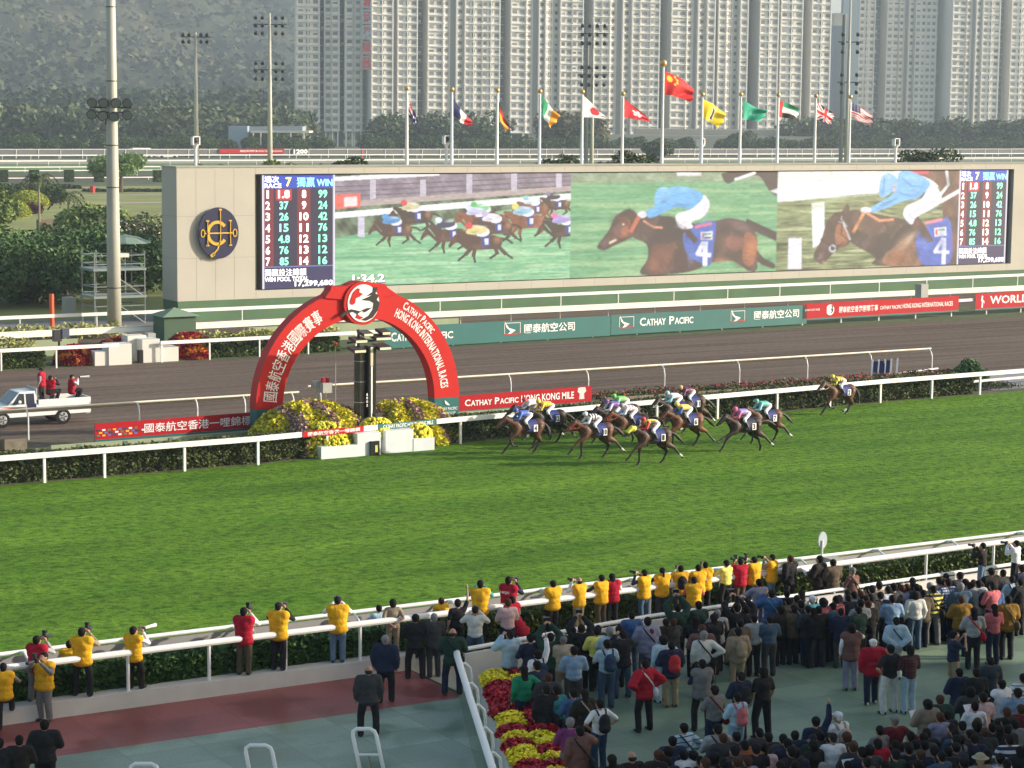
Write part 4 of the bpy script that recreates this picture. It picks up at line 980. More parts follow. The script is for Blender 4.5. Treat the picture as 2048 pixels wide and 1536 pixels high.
for sgn, (ya, yb) in ((-1, (.02, .02)), (1, (.02, .02))):
    xo, xi = AX+sgn*Ro, AX+sgn*Ri
    mb = MB(); mb.hexa([(min(xo, xi)+.01, AY0+.01, 0), (max(xo, xi)-.01, AY0+.01, 0), (max(xo, xi)-.01, AY1-.01, 0), (min(xo, xi)+.01, AY1-.01, 0), (min(xo, xi)+.01, AY0+.01, AZ), (max(xo, xi)-.01, AY0+.01, AZ), (max(xo, xi)-.01, AY1-.01, AZ), (min(xo, xi)+.01, AY1-.01, AZ)])
    ft = mb.build('foot', m_teal, arch)
    xm = (xo+xi)/2
    lettering('lettering', [('CATHAY PACIFIC', xm-.55, xm+.55, 1.08, 1.22, .01), ('國泰航空公司', xm-.45, xm+.45, .88, 1.02, 0)], m_txt, ft, AY0-.006)
    w_ = MB(); w_.prism([(xm-.12, 1.55), (xm-.02, 1.48), (xm+.16, 1.30), (xm-.02, 1.33), (xm-.10, 1.40)], AY0-.02, AY0+.005); fixn(w_.build('wing_mark', m_txt, ft))
def arc_text(txt, rm, h, a0, a1, bold, rel=None):
    """letters set round the arch, from angle a0 to a1"""
    mb = MB(); chars = list(txt); ws = []
    for c in chars:
        if c == ' ': ws.append(.45); continue
        V, F, asp = letters(c, bold); ws.append((asp*(.72 if c.islower() else 1))*1.0+.16 if ord(c) < 256 else 1.18)
    hs_ = [0.78 if rel and i in rel else 1 for i, c in enumerate(chars)]
    ws = [w*h_ for w, h_ in zip(ws, hs_)]; tot = sum(ws); cur = 0
    for c, w, hh in zip(chars, ws, hs_):
        mid = a0+(a1-a0)*(cur+w/2)/tot; cur += w
        if c == ' ': continue
        V, F, asp = letters(c, bold); al = mid-math.pi/2; cw_ = abs(a1-a0)*rm*(w-.1*hh)/tot; hh = h*hh
        if c in '一-': continue
        pts = []
        for p in V:
            x = (p[0]-.5)*cw_; z = (p[1]-.5)*hh-(h-hh)/2
            pts.append((AX+(rm+z)*math.cos(mid)+x*math.sin(mid), AY0-.012, AZ+((rm+z)*math.sin(mid)-x*math.cos(mid))*1.015))
        mb.add(pts, F)
    return mb.build('lettering', m_txt, arch)
arc_text('國泰航空香港國際賽事', 4.42, .66, R_(176), R_(116), .005)
arc_text('CATHAY PACIFIC', 4.80, .36, R_(63), R_(39), .02, rel=set(range(1, 6)) | set(range(8, 14)))
arc_text('HONG KONG INTERNATIONAL RACES', 4.34, .40, R_(66), R_(6), .02)
# emblem
ex, ez = 45.12, 6.16
def disc(rx, rz, y0, y1, nm, m, par, cx=ex, cz=ez):
    b = MB(); b.prism([(cx+rx*math.cos(a), cz+rz*math.sin(a)) for a in np.linspace(0, 2*math.pi, 40, endpoint=False)], y0, y1); return fixn(b.build(nm, m, par))
emb = disc(.95, .97, AY0-.16, AY1+.1, 'emblem', m_archred, arch)
mb = MB(); mb.prism([(ex-1.85, 6.45), (ex-1.6, 6.75), (ex-1.5, 6.98), (ex-1.2, 6.92), (ex-.8, 6.95), (ex-.5, 7.06), (ex+.6, 7.05), (ex+.9, 6.96), (ex+1.15, 6.98), (ex+1.25, 6.82), (ex+1.4, 6.72), (ex+1.75, 6.5), (ex+.5, 6.3), (ex-.5, 6.3)], AY0-.08, AY1-.1)
fixn(mb.build('crest', m_archred, arch))
disc(.78, .84, AY0-.19, AY0-.12, 'white_disc', m_txt, emb)
def blob(pts, m, y=AY0-.21, nm='brush_mark'):
    b = MB(); b.prism([(ex+(p[0]-830)*.0062, ez-(p[1]-290)*.0056) for p in pts], y, y+.03); return fixn(b.build(nm, m, emb))
blob([(722, 262), (745, 200), (780, 168), (800, 172), (795, 200), (825, 215), (800, 235), (768, 248), (762, 285), (740, 300), (722, 288)], m_archred, nm='red_patch')
blob([(780, 370), (800, 390), (830, 400), (800, 418), (765, 400)], m_archred, nm='red_patch')
m_ink = mat('ink_black', (.012, .012, .014), .5)
blob([(905, 165), (945, 165), (925, 215), (955, 230), (935, 265), (960, 290), (945, 350), (905, 405), (850, 430), (810, 420), (870, 390), (905, 340), (912, 290), (880, 272), (810, 262), (870, 240), (900, 225), (850, 235), (905, 200)], m_ink)
blob([(640, 380), (680, 350), (730, 332), (780, 345), (800, 352), (850, 330), (900, 325), (860, 350), (840, 362), (820, 345), (780, 372), (750, 352), (700, 365), (660, 392)], m_ink, AY0-.225)

# ------------------------------------------------------------------ finish post
fx, fy = 44.28, 85.75
fr = empty('finish_post', (fx, fy, 0))
mb = MB(); mb.tube([(-.22, .25, 0), (-.22, .25, 4.35)], .25, 16); mb.build('column', mat('post_brown', (.05, .042, .036), .5, var=.2, scale=3), fr)
mb = MB(); mb.box(.02, .38, -.15, .30, .3, 4.5); mb.build('camera_box', m_black, fr)
mb = MB(); mb.box(.13, .2, -.16, -.15, .5, 3.6); mb.build('finish_line_mirror', m_txt, fr)
mb = MB(); mb.box(.1, .22, -.17, -.16, 3.62, 4.45); mb.build('yellow_stripe', mat('post_cream', (.6, .56, .4), .5), fr)
for z in (1.1, 2.0, 2.9, 3.8):
    b = MB(); b.tube([(-.22, .25, z), (-.22, .25, z+.03)], .262, 16); b.build('clamp_band', m_grey, fr)
lettering('lettering', [('6', -.10, -.02, 2.32, 2.44, .02), ('0', -.10, -.02, 2.16, 2.28, .02), ('0', -.10, -.02, 2.0, 2.12, .02), ('2', -.10, -.02, 1.84, 1.96, .02)], m_txt, fr, -.156)
m_lampw = mat('lamp_panel', (.75, .74, .55), .3)
for i, (x, z, w) in enumerate([(-.75, 4.78, .62), (.25, 4.85, .8), (-.8, 4.35, .6), (.42, 4.42, .62), (-.35, 5.05, .5), (.55, 5.08, .45)]):
    b = MB(); b.hexa([(x, -.35, z-.12), (x+w, -.35, z-.12), (x+w, .3, z), (x, .3, z), (x, -.35, z+.02), (x+w, -.35, z+.02), (x+w, .3, z+.12), (x, .3, z+.12)]); hd = b.build('floodlight', m_dark, fr)
    b = MB(); b.hexa([(x+.04, -.372, z-.10), (x+w-.04, -.372, z-.10), (x+w-.04, -.352, z-.10), (x+.04, -.352, z-.10), (x+.04, -.372, z+.0), (x+w-.04, -.372, z+.0), (x+w-.04, -.352, z+.0), (x+.04, -.352, z+.0)]); b.build('lens', m_lampw, hd)
mb = MB(); mb.tube([(-.28, .25, 4.3), (-.28, .25, 5.2)], .06, 8); mb.bar((-.9, .1, 4.65), (1.0, .1, 4.72), .08, .08); mb.build('head_frame', m_dark, fr)
tag(fr, 'dark finish post with floodlights on top, standing under the red arch', 'finish post')
# small instruments near the post
def box_on_pole(u, v, w, h, Y, m, lab, zt, name='equipment_box', light=None):
    t = atY(u, v, Y); r = empty(name, (t.x, Y, 0)); mb = MB(); mb.tube([(0, 0, 0), (0, 0, t.z-h/2)], .035, 8); mb.build('pole', m_grey, r)
    mb = MB(); mb.box(-w/2, w/2, -w/2, w/2, t.z-h/2, t.z+h/2); mb.build('housing', m, r)
    if light:
        b = MB(); [b.tube([(dx, 0, t.z+h/2), (dx, 0, t.z+h/2+.22)], .09, 8) for dx in (-.13, .1)]; b.build('beacon', mat('beacon_red', (.45, .02, .04), .2), r)
    return tag(r, lab, 'equipment box')
m_boxg = mat('box_grey', (.36, .37, .35), .6)
box_on_pole(632, 769, .34, .32, 86.9, m_boxg, 'small grey box on a thin pole above the yellow flower mound', 0)
box_on_pole(651, 775, .46, .44, 86.6, m_boxg, 'larger grey box with two red beacons above the yellow flower mound', 0, light=True)
box_on_pole(754, 833, .32, .26, 84.95, m_dark, 'dark little box on a stand right of the finish post foot', 0)
t = atY(671, 688, 86.9); r = empty('marker_mast', (t.x, 86.9, 0)); MB().tube([(0, 0, 0), (0, 0, t.z)], .022, 6).build('mast', m_grey, r); MB().ball((0, 0, t.z), .09, 8, 6).build('ball', mat('signal_red', (.7, .06, .03), .4), r, True)
tag(r, 'thin mast with a red ball left of the finish post', 'mast')
# white planters at the foot and their flower banks
m_plant = mat('planter_white', (.66, .70, .72), .6, var=.05, scale=2)
def planter(name, pts, z, lab, m=m_plant, cat='planter'):
    b = MB(); n = len(pts); b.add([(x, y, 0) for x, y in pts]+[(x, y, z if not callable(z) else z(x)) for x, y in pts], [tuple(range(n))[::-1], tuple(range(n, 2*n))]+[(i, (i+1) % n, n+(i+1) % n, n+i) for i in range(n)])
    return tag(fixn(b.build(name, m)), lab, cat)
xl0, xl1, xl2 = at(630, 915).x, at(712, 905).x, at(735, 903).x
xr0, xr1 = at(757, 903).x, at(845, 893).x
pw = MB()
pw.box(xl0, xl1-.45, 83.72, 84.3, 0, .52); pw.box(xl1-.45, xl2+.1, 83.74, 85.2, 0, .98)
pl = pw.build('planter', m_plant); tag(pl, 'white stepped planter at the left foot of the finish post', 'planter')
pw = MB(); pw.box(xr0, xr0+1.35, 83.9, 85.3, 0, .98); pw.box(xr0+1.35, xr1, 83.88, 84.5, 0, .55)
pr = pw.build('planter', m_plant); tag(pr, 'white stepped planter at the right foot of the finish post', 'planter')
b = MB().box(at(722, 906).x, at(744, 906).x, 83.62, 83.9, 0, .62).build('control_box', m_black); tag(b, 'black box with a bright yellow label between the white planters', 'control box')
MB().box(at(722, 906).x+.2, at(744, 906).x-.1, 83.6, 83.617, .15, .45).build('label_plate', mat('plate_yellow', (.55, .6, .15), .5), b)
def petals(name, C, size, m, parent=None): return cards(name, C, size, rng, m, parent, up=.6, aspect=.85)
m_fly = leafmat('petal_yellow', (.72, .64, .05), .1, .2); m_fpu = leafmat('petal_mauve', (.42, .24, .28), .2, .3); m_fgr = leafmat('flower_foliage', (.20, .27, .05), .3, .4)
m_fre = leafmat('petal_crimson', (.30, .008, .02), .2, .35); m_for = leafmat('petal_orange', (.62, .20, .02), .15, .3)
def mound(name, cx, cy, rx, ry, h, n, label, seed, band):
    """bank of chrysanthemums: domed core with flower heads in two colours, banded"""
    b = MB(); b.ball((cx, cy, 0), (rx*.93, ry*.93, h*.93), 20, 10); core = b.build(name, mat('flower_core', (.32, .30, .05), .95))
    rg = np.random.default_rng(seed); a = rg.random(n)*2*math.pi; t = np.arccos(rg.random(n)); 
    x = np.sin(t)*np.cos(a); y = np.sin(t)*np.sin(a); z = np.cos(t)
    w = 1+.06*np.sin(9*a+3*z)+rg.normal(0, .015, n)
    P3 = np.stack([cx+x*rx*w, cy+y*ry*w, np.maximum(z*h*w, .05)], 1)
    bandv = np.sin(P3[:, 0]*band+.8*P3[:, 2]+1.0*np.sin(P3[:, 2]*3)); pu = bandv+rg.normal(0, .35, n) > .55
    gr = rg.random(n) < .20
    petals('yellow_flowers', P3[(~pu) & (~gr)], .095, m_fly, core); petals('mauve_flowers', P3[pu & (~gr)], .095, m_fpu, core); petals('foliage', P3[gr], .07, m_fgr, core)
    return tag(core, label, 'flower bed')
mound('flower_mound', 42.0, 86.55, 2.75, 2.45, 2.0, 15000, 'big mound of yellow and mauve chrysanthemums left of the finish post', 3, 4.2)
mound('flower_mound', 46.7, 86.9, 2.5, 2.2, 1.75, 15000, 'big mound of yellow and mauve chrysanthemums right of the finish post', 4, 4.2)
def puff(name, cx, cy, rx, ry, z0, h, n, label, seed):
    b = MB(); b.ball((cx, cy, z0), (rx*.9, ry*.9, h*.85), 14, 8); core = b.build(name, mat('flower_core2', (.16, .15, .02), .9))
    rg = np.random.default_rng(seed); bb = MB()
    for i in range(n):
        a = rg.random()*2*math.pi; t = math.acos(rg.random()*1.15-.15 if True else 0)
        bb.ball((cx+rx*math.sin(t)*math.cos(a), cy+ry*math.sin(t)*math.sin(a), z0+h*math.cos(t)), .072, 6, 4)
    bb.build('yellow_flowers', m_fly, core, True)
    return tag(core, label, 'flowers')
puff('pot_flowers', at(690, 880, .9).x, 84.75, .95, .75, .72, .70, 330, 'ball of round bright yellow blooms above the left white planter', 1)
puff('pot_flowers', at(640, 880, .5).x-.05, 84.3, .72, .5, .45, .62, 220, 'lower ball of round yellow blooms left of the left white planter', 2)
puff('pot_flowers', at(790, 870, .9).x-.05, 84.9, .85, .7, .78, .66, 300, 'ball of round bright yellow blooms above the right white planter', 3)
puff('pot_flowers', at(832, 870, .6).x, 84.5, .72, .5, .45, .66, 230, 'lower ball of round yellow blooms at the right white planter', 4)

# ------------------------------------------------------------------ banners on frames beside the arch
def fbanner(x0, x1, y, z0a, z1a, z0b, z1b, lab, items, extra=None, m=m_red, frame=True, name='banner'):
    b = MB(); b.hexa([(x0, y, z0a), (x1, y, z0b), (x1, y+.06, z0b), (x0, y+.06, z0a), (x0, y, z1a), (x1, y, z1b), (x1, y+.06, z1b), (x0, y+.06, z1a)]); o = b.build(name, m)
    tag(o, lab, 'banner')
    f = lambda x, z: (x, y-.008, (z0a+(z0b-z0a)*(x-x0)/(x1-x0))+z*((z1a-z0a)+((z1b-z0b)-(z1a-z0a))*(x-x0)/(x1-x0)))
    if items: lettering('lettering', items, m_txt, o, fn=f)
    if frame:
        b = MB(); b.hexa([(x0, y-.02, z0a-.09), (x1, y-.02, z0b-.09), (x1, y+.1, z0b-.09), (x0, y+.1, z0a-.09), (x0, y-.02, z0a), (x1, y-.02, z0b), (x1, y+.1, z0b), (x0, y+.1, z0a)]); b.build('skirt', m_teal, o)
    return o, f
o, f = fbanner(33.03, 40.5, 89, .68, 1.36, .73, 1.42, 'red banner with small national flags and Chinese lettering left of the arch', [('國泰航空香港一哩錦標', 35.25, 40.25, .2, .8, .005)])
fl = MB(); cols = [(.02, .03, .12), (.75, .75, .75), (.02, .2, .12), (.75, .4, .03), (.05, .15, .4)]
k = 0
for row, n_, x0_ in ((0, 8, 33.1), (1, 9, 33.2), (2, 8, 33.1)):
    for i in range(n_):
        b = MB(); x_ = x0_+i*.24; z_ = .58-row*.17; pt = [f(x_, z_-.05), f(x_+.15, z_-.05), f(x_+.15, z_+.06), f(x_, z_+.06)]
        b.add([tuple(Vector(p)+Vector((0, -.004*(1), 0))) for p in pt], [(0, 1, 2, 3)]); b.build('printed_flag', mat('flagcol%d' % (k % 5), cols[k % 5], .5), o); k += 1
o, f = fbanner(50.77, 58.13, 89, .83, 1.54, .85, 1.6, 'red banner with English lettering and a white cup right of the arch', [('C', 51.08, 51.38, .28, .72, .02), ('ATHAY', 51.4, 52.55, .28, .64, .02), ('P', 52.7, 52.95, .28, .72, .02), ('ACIFIC', 52.98, 54.0, .28, .64, .02), ('HONG KONG MILE', 54.15, 57.1, .28, .74, .02)])
cup = MB(); cup.add([f(57.3+a*.5, z) for a, z in ((.1, .95), (.5, .97), (.9, .95), (1, .7), (.75, .55), (.8, .2), (.2, .2), (.25, .55), (0, .7))], [tuple(range(9))]); cup.build('cup_picture', mat('cup_grey', (.62, .62, .62), .5), o)
# pale green boards and planters along the verge
def boards(x0, x1, y, z0, z1, n, lab):
    b = MB(); b.box(x0, x1, y, y+.08, z0, z1); o = b.build('low_board', m_pale); 
    for i in range(n):
        x = x0+(x1-x0)*(i+.6)/n; MB().box(x-.09, x+.09, y-.03, y, z0, z1-.03).build('stile', mat('stile_green', (.12, .20, .16), .7), o)
    return tag(o, lab, 'low wall')
boards(31.0, 41.3, 88.75, 0, .62, 5, 'pale green low board wall under the left red banner')
boards(49.9, 60.2, 88.95, 0, .80, 6, 'pale green low board wall under the right red banner')
m_wood = mat('sleeper_wood', (.20, .17, .12), .9, var=.3, scale=3)
def sleepers(x0, x1, y, z1, step, lab):
    b = MB(); b.box(x0, x1, y, y+.15, 0, z1); o = b.build('sleeper_wall', m_wood); x = x0+.6
    while x < x1: MB().box(x-.09, x+.09, y-.05, y, 0, z1+.05).build('upright', mat('upright_dark', (.02, .018, .014), .9), o); x += step
    return tag(o, lab, 'low wall')
sleepers(20, 30.9, 91.5, .55, 2.3, 'low brown sleeper wall below the pickup truck')
sleepers(60.4, 84.8, 91.2, .62, 2.45, 'low brown sleeper wall with plants behind the hedge on the right')
def plants(name, x0, x1, yf, dy, z0, h, n, mats, lab, size=.1, cat='plants', kind=None):
    root = None; rg = np.random.default_rng(int(x0*7)+n)
    for j, (mm, w, hh) in enumerate(mats):
        k = int(n*w); x = x0+(x1-x0)*rg.random(k); y = np.array([yf(a) for a in x])+dy*rg.random(k); hill = np.array([.65+.35*noise.noise(Vector((a*1.1, b_*.8, j))) for a, b_ in zip(x, y)])
        z = z0+h*hh*hill*rg.random(k)**.6
        o = cards(name if root is None else 'blooms', np.stack([x, y, z], 1), size, rg, mm, root)
        if root is None: root = o
    return tag(root, lab, cat, None, 'stuff')
plants('bed_plants', 60.4, 84.5, lambda x: 91.4, 1.6, .35, .55, 9000, [(leafmat('bed_leaf', (.09, .11, .03)), .8, 1), (leafmat('petal_pinkred', (.40, .04, .07)), .2, 1.1)], 'low bed of green and red plants behind the sleeper wall', .07)
plants('verge_grass_tufts', 12, 31, lambda x: 85.4, 6, 0, .28, 9000, [(leafmat('tuft', (.09, .10, .04)), 1, 1)], 'rough grass growing on the verge at the left', .08, 'grass')
plants('verge_grass_tufts', 50, 86, lambda x: 88.6, 2.4, 0, .3, 9000, [(leafmat('tuft', (.09, .10, .04)), 1, 1)], 'rough grass growing on the verge at the right', .08, 'grass')
# long banners on rail B
yb_ = lambda x: yB(x)-.16
def lbanner(xa_, xb2, z0, z1, m, lab, items, skirt=False):
    b = MB(); n_ = 12
    for i in range(n_):
        p, q = xa_+(xb2-xa_)*i/n_, xa_+(xb2-xa_)*(i+1)/n_
        b.hexa([(p, yb_(p), z0), (q, yb_(q), z0), (q, yb_(q)+.03, z0), (p, yb_(p)+.03, z0), (p, yb_(p), z1), (q, yb_(q), z1), (q, yb_(q)+.03, z1), (p, yb_(p)+.03, z1)])
    o = tag(b.build('banner', m), lab, 'banner'); 
    if items: lettering('lettering', items, m_txt, o, fn=lambda x, z: (x, yb_(x)-.008, z))
    if skirt: b = MB(); b.hexa([(xa_, yb_(xa_)-.01, z0-.1), (xb2, yb_(xb2)-.01, z0-.1), (xb2, yb_(xb2)+.03, z0-.1), (xa_, yb_(xa_)+.03, z0-.1), (xa_, yb_(xa_)-.01, z0), (xb2, yb_(xb2)-.01, z0), (xb2, yb_(xb2)+.03, z0), (xa_, yb_(xa_)+.03, z0)]); b.build('skirt', m_teal, o)
    return o
def bx_(u, v, y=121.3): return atY(u, v, y)
def logo(o, u0, u1):
    p, q = bx_(u0, 660).x, bx_(u1, 660).x; z0, z1 = .55, 1.28
    y = lambda x: yb_(x)-.012
    b = MB(); w = (q-p); t = .03
    for (a0, a1, c0, c1) in ((p, q, z1-t, z1), (q-t, q, z0, z1), (p, p+t, z0, z1)): b.add([(a0, y(a0), c0), (a1, y(a1), c0), (a1, y(a1), c1), (a0, y(a0), c1)], [(0, 1, 2, 3)])
    b.add([(p+w*.02, y(p), z1+.12), (p+w*.10, y(p), z1-.05), (p+w*.28, y(p), .95), (p+w*.68, y(p), .80), (p+w*.42, y(p), .60), (p+w*.2, y(p), .56), (p+w*.36, y(p), .74), (p+w*.12, y(p), .98)], [tuple(range(8))]); b.build('wing_mark', m_txt, o)
    MB().add([(p, y(p)-.002, z0-.03), (q, y(q)-.002, z0-.03), (q, y(q)-.002, z0+.05), (p, y(p)-.002, z0+.05)], [(0, 1, 2, 3)]).build('red_line', m_archred, o)
tA, tB, tC, tD = bx_(757, 680).x, bx_(998, 670).x, bx_(1222, 655).x, bx_(1610, 630, 122.3).x
X_ = lambda u: bx_(u, 655, float(np.interp(u, [760, 1610], [121, 122.4]))).x
o = lbanner(tA, tC, .08, 1.40, m_teal, 'long teal banner with a white wing mark behind the arch', [('C', X_(776), X_(787), .5, 1.05, .02), ('ATHAY', X_(788), X_(829), .5, .95, .02), ('P', X_(836), X_(846), .5, 1.05, .02), ('ACIFIC', X_(847), X_(900), .5, .95, .02), ('國泰航空公司', X_(1042), X_(1143), .55, 1.15, .012)]); logo(o, 1004, 1037)
o = lbanner(tC+.05, tD, .12, 1.44, m_teal, 'second teal banner with two white wing marks right of the arch', [('C', X_(1273), X_(1285), .6, 1.15, .02), ('ATHAY', X_(1286), X_(1325), .6, 1.05, .02), ('P', X_(1332), X_(1342), .6, 1.15, .02), ('ACIFIC', X_(1343), X_(1380), .6, 1.05, .02), ('國泰航空公司', X_(1502), X_(1592), .6, 1.2, .012)]); logo(o, 1240, 1270); logo(o, 1470, 1499)
o = lbanner(97.2, 112.3, .46, 1.52, m_red, 'long red banner with a round emblem and lettering at the far right', [('國泰航空香港國際賽事', 100.6, 104.3, .75, 1.2, .01), ('CATHAY PACIFIC', 104.5, 106.6, .82, 1.08, .01), ('HONG KONG INTERNATIONAL RACES', 106.7, 111.7, .82, 1.15, .01), ('CATHAY PACIFIC RACES', 97.4, 98.8, 1.0, 1.14, 0)], True)
b = MB(); b.add([(99.75+.36*math.cos(a), yb_(99.75)-.014, 1.0+.38*math.sin(a)) for a in np.linspace(0, 2*math.pi, 20, endpoint=False)], [tuple(range(20))[::-1]]); e_ = b.build('emblem', m_txt, o)
b = MB(); b.add([(99.75+.3*x, yb_(99.75)-.02, 1.0+.32*z) for x, z in ((.2, 1), (.9, .9), (.7, .3), (1, 0), (.7, -.6), (0, -.9), (.5, -.3), (.2, .1), (.5, .5))], [tuple(range(9))[::-1]]); b.build('brush_mark', m_ink, e_)
o = lbanner(114.0, 128, .46, 1.60, m_red, 'red banner starting with large white letters, cut by the right edge', [('WORLD', 115.5, 119.6, .78, 1.38, .02)], True)
b = MB(); b.add([(114.7+.25*x, yb_(114.7)-.014, 1.0+.45*z) for x, z in ((-.2, 1), (.3, .9), (.2, .3), (.8, .1), (.9, -.4), (.4, 0), (.3, -1), (-.3, -1), (-.1, -.1), (-.5, .2))], [tuple(range(10))]); b.build('figure_mark', m_txt, o)
b = MB().box(112.8, 113.5, 127.5, 128.2, 0, 2.0).build('cabinet', m_boxg); tag(b, 'small grey cabinet above the gap between the two red banners', 'cabinet')

# ------------------------------------------------------------------ red and orange flower bed with white boxes by rail B
m_pw = mat('bed_white', (.60, .59, .55), .6)
def wbox(name, u0, v0, u1, v1, ztop, dy, lab, m=m_pw):
    p, q = at(u0, v0), at(u1, v1); y = min(p.y, q.y); b = MB(); b.box(min(p.x, q.x), max(p.x, q.x), y, y+dy, 0, ztop); return tag(b.build(name, m), lab, 'planter')
wbox('white_box', 190, 732, 218, 729, .80, 1.0, 'low white box at the left of the red flower bed')
wbox('white_box', 218, 731, 258, 727, 1.2, 1.1, 'tall white box left of the little control unit by the red flowers')
wbox('white_box', 282, 725, 320, 724, 1.35, 1.3, 'tall white box right of the little control unit by the red flowers')
wbox('white_box', 320.5, 724, 357, 722, .85, 1.0, 'low white box at the right of the red flower bed')
b = MB().box(at(262, 722).x, at(272, 722).x, 120.5, 120.8, 0, .75).build('control_box', m_black); tag(b, 'small black unit between the white boxes of the red flower bed', 'control box')
b = MB().box(at(262, 722).x-.3, at(272, 722).x+.6, 121.5, 122.5, 0, 1.5).build('white_cabinet', m_pw); tag(b, 'white cabinet behind the black unit in the red flower bed', 'cabinet')
def redbed(name, cx, cy, rx, ry, h, n, lab, seed):
    b = MB(); b.ball((cx, cy, 0), (rx*.9, ry*.9, h*.85), 16, 8); core = b.build(name, mat('red_core', (.12, .03, .02), .95)); rg = np.random.default_rng(seed)
    a = rg.random(n)*2*math.pi; t = np.arccos(rg.random(n)); P3 = np.stack([cx+rx*np.sin(t)*np.cos(a), cy+ry*np.sin(t)*np.sin(a), h*np.cos(t)+rg.random(n)*.18], 1)
    patch = np.array([noise.noise(Vector((p[0]*2.2, p[1]*2, p[2]*2.5+seed))) for p in P3]); orr = patch > .12
    petals('crimson_flowers', P3[~orr], .09, m_fre, core); petals('orange_flowers', P3[orr], .09, m_for, core)
    return tag(core, lab, 'flower bed')
redbed('red_flower_bed', at(155, 730).x, 121.6, 1.25, 1.1, 1.0, 2600, 'rounded clump of crimson and orange flowers, leftmost by the dirt track', 1)
redbed('red_flower_bed', at(385, 717).x, 121.6, 1.1, 1.0, .85, 2400, 'rounded clump of crimson and orange flowers right of the white boxes', 2)
redbed('red_flower_bed', at(215, 705).x-.2, 123.0, 2.3, 1.2, 1.2, 3600, 'sloping bank of crimson and orange flowers behind the left white boxes', 3)
redbed('red_flower_bed', at(335, 700).x, 123.1, 1.6, 1.0, 1.25, 3000, 'sloping bank of crimson and orange flowers behind the right white boxes', 4)
hedge_box('hedge', 30, at(128, 735).x-.9, lambda x: 120.9, 1.3, .95, 7000, m_leafH, .10, 'low hedge with yellow shoots at the far left behind the dirt track')
hedge_box('hedge', at(418, 722).x, at(690, 705).x, lambda x: 121.2, 1.3, .98, 9000, m_leafH, .10, 'low hedge seen through the left half of the arch')
plants('yellow_shoots', 30, 42, lambda x: 122.4, 1.6, .7, 1.0, 1600, [(leafmat('shoot', (.36, .36, .12)), 1, 1)], 'yellow green shoots above the far left hedge', .13)
plants('yellow_shoots', 51, 61.5, lambda x: 122.6, 1.6, .6, 1.0, 1600, [(leafmat('shoot', (.36, .36, .12)), 1, 1)], 'yellow green shoots above the hedge behind the arch', .13)
plants('yellow_shoots', 40, 52, lambda x: 134, 2.6, .0, 1.3, 1300, [(leafmat('shoot', (.36, .36, .12)), 1, 1)], 'yellow green shoots in front of the thin rail at the far left', .16)
for (x0, x1, y, z, lab) in ((34, 45.9, 126.4, .95, 'pale green board behind the far left shoots'), (57.4, 72.5, 127.2, 1.05, 'pale green board behind the arch, below the covered rail')):
    b = MB().box(x0, x1, y, y+.2, 0, z).build('low_board', m_pale); tag(b, lab, 'low wall')
b = empty('utility_hut', (at(283, 675).x, 127.6, 0)); MB().box(-1.05, 1.05, 0, 1.8, 0, 1.9).build('wall', mat('hut_green', (.05, .10, .06), .7), b)
r_ = MB(); r_.add([(-1.25, -.25, 1.9), (1.3, -.25, 1.9), (1.3, 2.05, 1.9), (-1.25, 2.05, 1.9), (0, .9, 2.4)], [(0, 1, 4), (1, 2, 4), (2, 3, 4), (3, 0, 4), (3, 2, 1, 0)]); r_.build('roof', mat('hut_roof', (.17, .25, .17), .8), b)
tag(b, 'small green utility hut with a pyramid roof right of the big mast', 'hut')
for (u, v, w, lb) in ((300, 676, .5, 'small grey box beside the green hut roof'), (306, 690, .55, 'grey square camera box above the right white planter')):
    t = atY(u, v, 124.6); r = empty('camera_box', (t.x, 124.6, 0)); MB().box(-w/2, w/2, -.3, .3, t.z-.3, t.z+.3).build('housing', m_boxg, r); MB().tube([(0, 0, 0), (0, 0, t.z-.3)], .05, 6).build('pole', m_grey, r); tag(r, lb, 'camera box')
t = atY(118, 672, 123.5); r = empty('loudspeaker', (t.x, 123.5, 0)); MB().box(-.35, .1, -.2, .2, t.z-.3, t.z+.35).build('housing', m_dark, r); MB().box(.12, .55, -.25, .2, t.z-.1, t.z+.4).build('horn', mat('horn_blue', (.06, .08, .13), .5), r); MB().tube([(0, 0, 0), (0, 0, t.z-.3)], .07, 6).build('pole', m_dark, r); tag(r, 'dark loudspeaker on a stand over the far left hedge', 'loudspeaker')
t = at(104, 662); tp = atY(104, 588, t.y); b = MB().tube([(t.x, t.y, 0), (t.x, t.y, tp.z)], .16, 10).build('distance_pole', mat('pole_orange', (.75, .10, .03), .5)); tag(b, 'bright orange red pole standing behind the far left rails', 'marker pole')

# ------------------------------------------------------------------ stacked hurdle wings left at the rail end
r = empty('spare_rail_sections', (atY(1770, 740, 94.4).x, 93.8, 0))
for i in range(5):
    MB().bar((-1.5+.45*i, 0, 0.1), (-1.0+.45*i, .5, 1.25), .09, .05).build('rail_bar', m_white, r)
for i in range(3): MB().bar((-1.2+.5*i, .1, .15), (-.75+.5*i, .55, 1.15), .3, .03).build('blue_board', mat('board_navy', (.01, .015, .09), .5), r)
tag(r, 'leaning stack of white bars and navy boards at the right end of the covered rail', 'rail sections')
b = MB().tube([(80.3, 93.6, .45), (84.3, 93.7, .62)], .05, 8).build('loose_rail', m_white); tag(b, 'loose white rail lying low under the rail end', 'loose rail')
make_tree('shrub', (at(1955, 770).x, 91.2, 0), 1.3, 1.15, m_leafT, 'rounded bush at the right end of the long inner hedge', 1500, .1, .3, 6, 'shrub', seed=5)
fence('low_pale_rail', [(at(1905, 780).x, 89.8), (110, 91.5)], .35, 'low pale rail at the far right behind the gap in the hedge', [84, 88, 92, 96], 'flat', width=.12, m=m_white)
